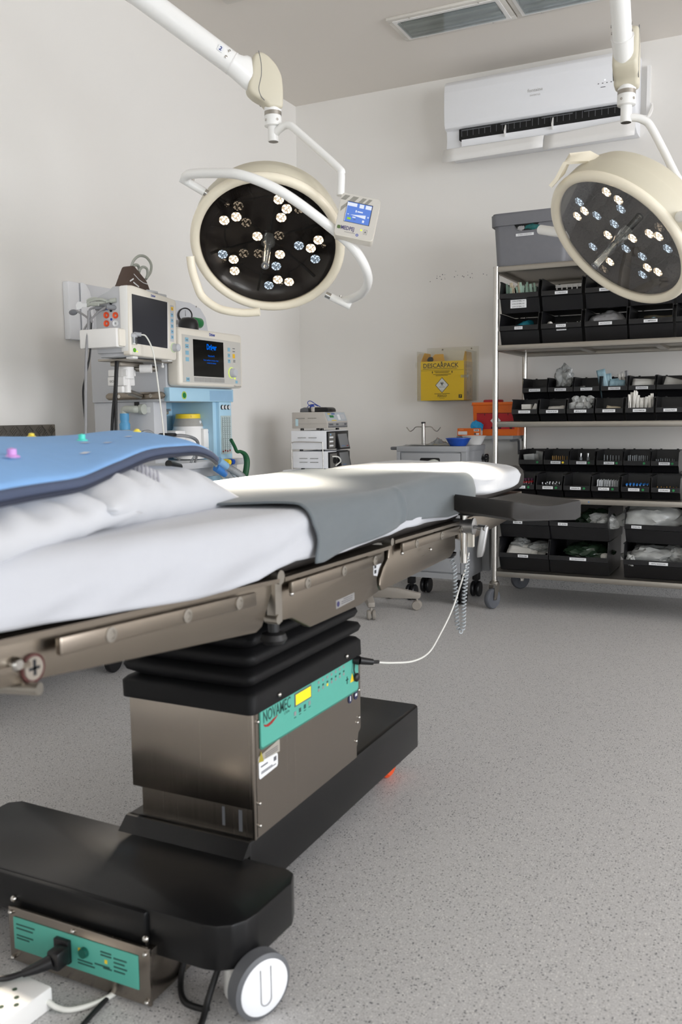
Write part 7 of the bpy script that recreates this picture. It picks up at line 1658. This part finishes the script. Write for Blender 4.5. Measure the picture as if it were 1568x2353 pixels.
bd_ = build(G().prism([(-0.160, 1.286), (-0.038, 1.286), (-0.038, 1.524), (-0.075, 1.526), (-0.095, 1.512), (-0.150, 1.494), (-0.160, 1.474)], (MX, 2.627, 0), X, Z, V((0, 0.275, 0)), bev=0.004), 'body', M['machine_grey'], MO)
fr = build(G().prism([(2.622, 1.279), (2.627, 1.275), (2.895, 1.268), (2.902, 1.274), (2.911, 1.494), (2.902, 1.502), (2.652, 1.527), (2.624, 1.524)], (MX-0.036, 0, 0), Y, Z, V((0.036, 0, 0)), bev=0.007, seg=3), 'front_bezel', M['cream'], MO, smooth=50)
build(G().box((MX-0.044, 2.6215, 1.285), (MX-0.004, 2.640, 1.5255), bev=0.007), 'side_cap', M['white'], MO)
build(G().prism([(2.637, 1.319), (2.842, 1.312), (2.850, 1.487), (2.641, 1.495)], (MX, 0, 0), Y, Z, V((0.0010, 0, 0))), 'screen', M['screen'], fr, smooth=0)
build(G().prism([(2.8422, 1.312), (2.847, 1.312), (2.855, 1.4865), (2.8502, 1.487)], (MX, 0, 0), Y, Z, V((0.0014, 0, 0))), 'screen_edge', M['white'], fr, smooth=0)
build(G().prism([(2.862, 1.340), (2.884, 1.339), (2.890, 1.478), (2.868, 1.479)], (MX, 0, 0), Y, Z, V((0.0008, 0, 0))), 'key_strip', M['machine_grey'], fr, smooth=0)
g = G(); gk = mat('blue_key_two', (130, 176, 202), 0.45)
for k in range(5): g.box((MX+0.0008, 2.8675+k*0.0006, 1.350+k*0.0212), (MX+0.0018, 2.8815+k*0.0006, 1.363+k*0.0212))
build(g, 'blue_key', gk, fr, smooth=0)
build(G().box((MX+0.0008, 2.872, 1.459), (MX+0.0018, 2.886, 1.472)), 'yellow_key', mat('amber_key_two', (234, 186, 44), 0.45), fr, smooth=0)
g = G()
for k in range(6): g.box((MX+0.0018, 2.8715+k*0.0006, 1.3555+k*0.0215), (MX+0.0022, 2.878+k*0.0006, 1.3585+k*0.0215))
build(g, 'key_print', M['ink_grey'], fr, smooth=0)
kn = build(G().lathe((MX, 2.882, 1.317), X, [(0.0165, 0), (0.0155, 0.006), (0.0140, 0.024), (0.011, 0.027), (0, 0.027)], 28), 'rotary_knob', M['machine_grey'], fr)
build(G().lathe((MX, 2.882, 1.317), X, [(0.0185, 0), (0.0185, 0.002), (0.016, 0.003)], 28), 'knob_ring', mat('pale_green_ring', (190, 208, 170), 0.4), kn)
build(G().lathe((MX, 2.645, 1.294), X, [(0.008, 0), (0.0075, 0.002), (0, 0.002)], 20), 'power_button', mat('bright_green', (92, 168, 44), 0.4), fr)
build(G().lathe((MX, 2.659, 1.290), X, [(0.003, 0), (0.003, 0.001), (0, 0.001)], 10), 'status_light', M['led_green'], fr)
text('Dräger', 0.012, (MX+0.0003, 2.765, 1.4975), Y, Z, M['blue_logo'], fr, bold=0.03, width=0.026)
build(G().box((MX-0.01, 2.735, 1.5135), (MX-0.002, 2.80, 1.522), bev=0.002), 'alarm_bar', M['machine_grey'], fr)
# side sockets and gas module (faces the camera)
sy = 2.6268
def sock(x, z, m, r=0.0115, inner=None):
    k = build(G().lathe((x, sy, z), -Y, [(0.004, 0.002), (r*0.7, 0.002), (r, 0.005), (r, 0)], 20), 'socket', m, bd_)
    build(G().lathe((x, sy-0.0022, z), -Y, [(0, 0.0), (r*0.45, 0.0), (r*0.45, 0.001)], 14), 'socket_core', inner or m, k) if False else None
    return k
so = mat('orange_socket', (226, 84, 40), 0.4)
for (x, z) in ((-2.237, 1.424), (-2.195, 1.421), (-2.238, 1.394)): sock(x, z, so)
sock(-2.196, 1.392, M['label'])
g = G()
for (x, z, r) in ((-2.216, 1.440, 0.006), (-2.215, 1.466, 0.006)): g.lathe((x, sy, z), -Y, [(0, 0.0015), (r, 0.0015), (r, 0)], 14)
build(g, 'black_socket', M['ink'], bd_)
g = G()
for (x, z, r) in ((-2.216, 1.408, 0.0045), (-2.234, 1.448, 0.006)): g.lathe((x, sy, z), -Y, [(0, 0.0015), (r, 0.0015), (r, 0)], 14)
build(g, 'blue_socket', M['blue'], bd_)
build(G().box((-2.330, 2.580, 1.303), (-2.158, 2.648, 1.372), bev=0.005), 'gas_module', M['white_plastic'], MO)
gm = build(G().box((-2.170, 2.590, 1.306), (-2.150, 2.660, 1.370), bev=0.007), 'module_front', M['cream'], MO)
build(G().lathe((-2.136, 2.645, 1.312), Z, [(0, 0), (0.016, 0.002), (0.0165, 0.03), (0, 0.03)], 24), 'water_trap', M['glass_clear'], gm)
build(G().lathe((-2.136, 2.645, 1.340), Z, [(0, 0), (0.0175, 0), (0.0175, 0.010), (0.012, 0.016), (0, 0.018)], 24).cyl((-2.136, 2.645, 1.353), (-2.112, 2.665, 1.350), 0.008).box((-2.15, 2.625, 1.338), (-2.136, 2.66, 1.352), bev=0.003), 'trap_head', mat('grey_trap', (170, 172, 176), 0.4), gm)
build(G().prism([(0, 1.272), (0.14, 1.272), (0.14, 1.292), (0, 1.292)], (MX-0.160, 2.64, 0), X, Z, V((0, 0.235, 0)), bev=0.006), 'base_tray', M['machine_grey'], MO)
g = G()
for yy in (2.65, 2.86): g.box((MX-0.045, yy, 1.264), (MX-0.012, yy+0.03, 1.274), bev=0.003)
build(g, 'foot', M['white_plastic'], MO)
# leads
build(G().cyl((-2.190, 2.628, 1.476), (-2.212, 2.622, 1.473), 0.0085).tube(catmull([(-2.21, 2.622, 1.473), (-2.24, 2.61, 1.468), (-2.27, 2.60, 1.466), (-2.305, 2.60, 1.460), (-2.29, 2.60, 1.475), (-2.25, 2.605, 1.480), (-2.22, 2.61, 1.472)], 8), 0.0055, 8).tube(catmull([(-2.24, 2.612, 1.474), (-2.27, 2.604, 1.484), (-2.30, 2.60, 1.478), (-2.285, 2.60, 1.462), (-2.25, 2.60, 1.460)], 8), 0.005, 8), 'pressure_hose', M['hose_grey'], MO, smooth=60)
g = G().cyl((-2.192, 2.638, 1.448), (-2.222, 2.610, 1.452), 0.0095).cyl((-2.235, 2.638, 1.449), (-2.275, 2.61, 1.452), 0.0095)
build(g, 'lead_plug', mat('grey_plug', (132, 134, 138), 0.5), MO)
build(G().lathe((-2.190, 2.640, 1.448), -Y, [(0.0115, 0), (0.0115, 0.004), (0.0095, 0.005)], 20), 'yellow_ring', M['yellow'], MO)
g = G().tube(catmull([(-2.222, 2.610, 1.452), (-2.25, 2.60, 1.435), (-2.285, 2.592, 1.405), (-2.315, 2.59, 1.372), (-2.325, 2.595, 1.345), (-2.318, 2.60, 1.325)], 8), 0.004, 8)
g.tube(catmull([(-2.275, 2.61, 1.452), (-2.292, 2.600, 1.445), (-2.287, 2.595, 1.42), (-2.276, 2.592, 1.40)], 8), 0.004, 8)
g.tube(catmull([(-2.355, 2.60, 1.444), (-2.325, 2.598, 1.43), (-2.30, 2.595, 1.415), (-2.276, 2.592, 1.397)], 8), 0.004, 8)
build(g, 'grey_lead', M['cable_grey'], MO, smooth=60)
build(G().tube(catmull([(-2.290, 2.592, 1.440), (-2.292, 2.588, 1.38), (-2.296, 2.578, 1.30), (-2.300, 2.572, 1.20), (-2.302, 2.565, 1.06), (-2.305, 2.56, 0.85), (-2.30, 2.60, 0.55)], 8), 0.0055, 8), 'grey_lead', M['cable_grey'], MO, smooth=60)
build(G().tube(catmull([(-2.280, 2.592, 1.40), (-2.288, 2.585, 1.28), (-2.305, 2.575, 1.20), (-2.315, 2.57, 1.14), (-2.305, 2.565, 1.02), (-2.295, 2.56, 0.85), (-2.29, 2.60, 0.55)], 8), 0.0035, 8), 'black_lead', M['cable_black'], MO, smooth=60)
build(G().prism([(0, 0), (0.022, 0.002), (0.028, 0.008), (0.048, 0.006), (0.048, 0.020), (0.028, 0.020), (0.020, 0.028), (0.004, 0.026), (-0.004, 0.016)], (-2.348, 2.594, 1.448), X, Z, V((0, -0.0015, 0)), bev=0), 'lead_tag', M['label'], MO, smooth=0)
build(G().ball((-2.372, 2.600, 1.440), 0.020, 0.008, 0.011, sub=3), 'finger_clip', mat('slate_clip', (112, 114, 120), 0.5), MO, smooth=60)
build(G().tube(catmull([(-2.112, 2.665, 1.350), (-2.10, 2.675, 1.345), (-2.085, 2.685, 1.31), (-2.075, 2.69, 1.26), (-2.062, 2.695, 1.12), (-2.052, 2.70, 0.98), (-2.06, 2.71, 0.92)], 8), 0.0028, 8), 'sample_line', M['cable_white'], MO, smooth=60)
for dx in (0.0, 0.016): build(G().tube(catmull([(-2.262+dx*0.3, 2.70, 1.262), (-2.266+dx*0.3, 2.69, 1.15), (-2.274+dx, 2.68, 1.05), (-2.280+dx*1.2, 2.675, 0.93), (-2.29+dx, 2.68, 0.70)], 8), 0.006, 8), 'black_lead', M['cable_black'], MO, smooth=60)
CU = thing('pressure_cuff', (-2.25, 2.81, 1.53), 'brown blood pressure cuff with coiled grey tubes on top of the white monitor', 'cuff')
build(G().prism([(0.0, 0.0), (0.150, -0.012), (0.165, 0.018), (0.146, 0.050), (0.135, 0.058), (0.075, 0.098), (0.062, 0.096), (0.040, 0.060), (0.018, 0.022)], (-2.205, 2.685, 1.520), Y, Z, V((-0.055, 0, 0)), bev=0.008, seg=3), 'cuff', M['brown'], CU, smooth=50)
TL_ = set(o.name for o in bpy.data.objects)
build(G().tube([(-2.234, 2.800, 1.598), (-2.234, 2.83, 1.580), (-2.234, 2.855, 1.572), (-2.234, 2.878, 1.570)], 0.0015, 6).box((-2.2352, 2.775, 1.572), (-2.2344, 2.80, 1.577), rot=(0.5, 0, 0)).box((-2.2352, 2.795, 1.558), (-2.2344, 2.83, 1.563), rot=(-0.4, 0, 0)), 'cuff_print', M['label'], CU, smooth=0)
build(G().tube(catmull([(-2.255, 2.812, 1.628), (-2.255, 2.830, 1.655), (-2.255, 2.865, 1.676), (-2.255, 2.905, 1.676), (-2.255, 2.932, 1.655), (-2.255, 2.928, 1.625), (-2.255, 2.905, 1.60), (-2.255, 2.885, 1.582)], 8), 0.0052, 10).tube(catmull([(-2.26, 2.82, 1.622), (-2.26, 2.84, 1.638), (-2.26, 2.86, 1.638), (-2.26, 2.865, 1.62), (-2.26, 2.85, 1.600)], 8), 0.006, 10).tube(catmull([(-2.24, 2.835, 1.612), (-2.24, 2.86, 1.632), (-2.24, 2.885, 1.630), (-2.24, 2.89, 1.612), (-2.24, 2.88, 1.59)], 8), 0.005, 10), 'cuff_tube', M['hose_grey'], CU, smooth=60)

for o in [o for o in bpy.data.objects if o.name not in TL_]: o.data.transform(Matrix.Translation((0.030, -0.050, -0.012)))

# ------------------------------------------------------------------ cart with a tread-plate back by the left wall
M['checker'] = mat('tread_plate', (140, 135, 128), 0.36, metal=0.9, noise_amt=0.1, noise_scale=20)
KC = thing('utility_cart', (-2.68, 2.45, 0), 'low cart by the left wall with an embossed tread-plate backboard', 'cart')
g = G().box((-2.86, 2.10, 0.86), (-2.845, 2.975, 1.024), bev=0.002)
for i in range(18):
    for j in range(4):
        yc, zc = 2.975-0.022-i*0.036, 0.880+j*0.040+(0.018 if i % 2 else 0)
        sg = 1 if (i+j) % 2 else -1
        for q in range(4):
            o_ = V((0, (q-1.5)*0.0085*0.7071, -sg*(q-1.5)*0.0085*0.7071))
            if zc+o_.z > 1.010: continue
            g.box(V((-2.8455, yc-0.014, zc-0.0016))+o_, V((-2.8425, yc+0.014, zc+0.0016))+o_, rot=(sg*PI/4, 0, 0))
build(g, 'backboard', M['checker'], KC, smooth=30)
build(G().box((-2.86, 2.10, 0.82), (-2.43, 2.87, 0.86), bev=0.003), 'cart_top', M['grey'], KC)
build(G().box((-2.86, 2.12, 0.18), (-2.45, 2.85, 0.21), bev=0.003), 'lower_shelf', M['grey'], KC)
for (x, y) in ((-2.83, 2.14), (-2.47, 2.14), (-2.83, 2.83), (-2.47, 2.83)):
    build(G().box((x-0.014, y-0.014, 0.10), (x+0.014, y+0.014, 0.82)), 'leg', M['grey'], KC, smooth=0)
    build(G().lathe((x+0.02, y, 0.045), X, [(0, -0.014), (0.04, -0.014), (0.045, -0.008), (0.045, 0.008), (0.04, 0.014), (0, 0.014)], 24).box((x-0.012, y-0.014, 0.06), (x+0.03, y+0.014, 0.105)), 'caster', M['black_plastic'], KC)

# ------------------------------------------------------------------ leads and power strip on the floor
pst = thing('power_strip', (-1.17, 1.07, 0), 'white power strip on the floor under the front of the black base', 'power strip')
rotz = math.atan2(1.120-1.051, -1.187+1.184)
build(G().box((-1.235, 0.985, 0.0), (-1.135, 1.115, 0.043), bev=0.006, rot=(0, 0, -0.06)), 'body', M['white_plastic'], pst)
g = G()
for (x, y) in ((-1.165, 1.06), (-1.185, 1.075), (-1.17, 1.03), (-1.19, 1.04), (-1.15, 1.045)): g.lathe((x, y, 0.0430), Z, [(0, 0.0006), (0.0045, 0.0006), (0.0045, 0)], 12)
build(g, 'socket_hole', mat('dark_green_hole', (52, 72, 56), 0.5), pst, smooth=0)
build(G().tube(catmull([(-1.135, 1.10, 0.02), (-1.115, 1.105, 0.01), (-1.09, 1.118, 0.006), (-1.06, 1.16, 0.006), (-1.05, 1.23, 0.006), (-1.06, 1.35, 0.006)], 8), 0.005, 8), 'strip_lead', M['cable_white'], pst, smooth=60)
mc = thing('mains_cord', (-1.19, 1.14, 0.06), 'black mains plug and cord in the teal socket panel at the lower left', 'cord')
build(G().box((-1.168, 1.135, 0.050), (-1.140, 1.168, 0.085), bev=0.005).tube([(-1.158, 1.14, 0.066), (-1.178, 1.12, 0.058), (-1.196, 1.105, 0.052)], lambda t: 0.013-0.006*t, 12), 'plug', M['black_plastic'], mc)
build(G().tube(catmull([(-1.192, 1.108, 0.0535), (-1.215, 1.085, 0.050), (-1.235, 1.06, 0.056), (-1.255, 1.02, 0.051), (-1.275, 0.96, 0.03), (-1.30, 0.88, 0.008), (-1.33, 0.78, 0.0055)], 8), 0.0055, 8), 'cord', M['cable_black'], mc, smooth=60)
fc = thing('floor_cord', (-1.0, 1.2, 0), 'black cord running out from under the teal socket panel across the floor', 'cord')
build(G().tube(catmull([(-1.12, 1.40, 0.0055), (-1.09, 1.28, 0.0055), (-1.060, 1.18, 0.0055), (-1.049, 1.106, 0.0055), (-1.03, 1.0, 0.0055), (-1.02, 0.88, 0.0055)], 8), 0.0048, 8), 'cord', M['cable_black'], fc, smooth=60)
lc = thing('looped_cord', (-0.9, 1.25, 0), 'black cord hanging in a loop behind the white caster of the table base', 'cord')
build(G().tube(catmull([(-0.865, 1.26, 0.088), (-0.87, 1.235, 0.05), (-0.872, 1.215, 0.02), (-0.865, 1.19, 0.006), (-0.855, 1.15, 0.0055), (-0.85, 1.05, 0.0055)], 8), 0.0058, 8).tube(catmull([(-0.945, 1.30, 0.085), (-0.965, 1.285, 0.05), (-0.958, 1.255, 0.012), (-0.925, 1.22, 0.0065), (-0.888, 1.215, 0.0065), (-0.87, 1.215, 0.012)], 8), 0.0058, 8), 'cord', M['cable_black'], lc, smooth=60)
# speckled dirt marks beside the corner of the back wall stay on the wall as dots
g = G(); random.seed(21)
for k in range(24):
    t = random.random(); xx = -1.98+0.46*t; zz = 1.86+0.02*math.sin(t*4)+random.uniform(-0.014, 0.03)*(0.5+t)
    g.lathe((xx, 5.2999, zz), -Y, [(0, 0.0004), (random.uniform(0.0012, 0.0035), 0.0004), (0.0014, 0)], 8)
build(g, 'dirt_marks', M['ink_grey'], None, kind='structure', smooth=0)
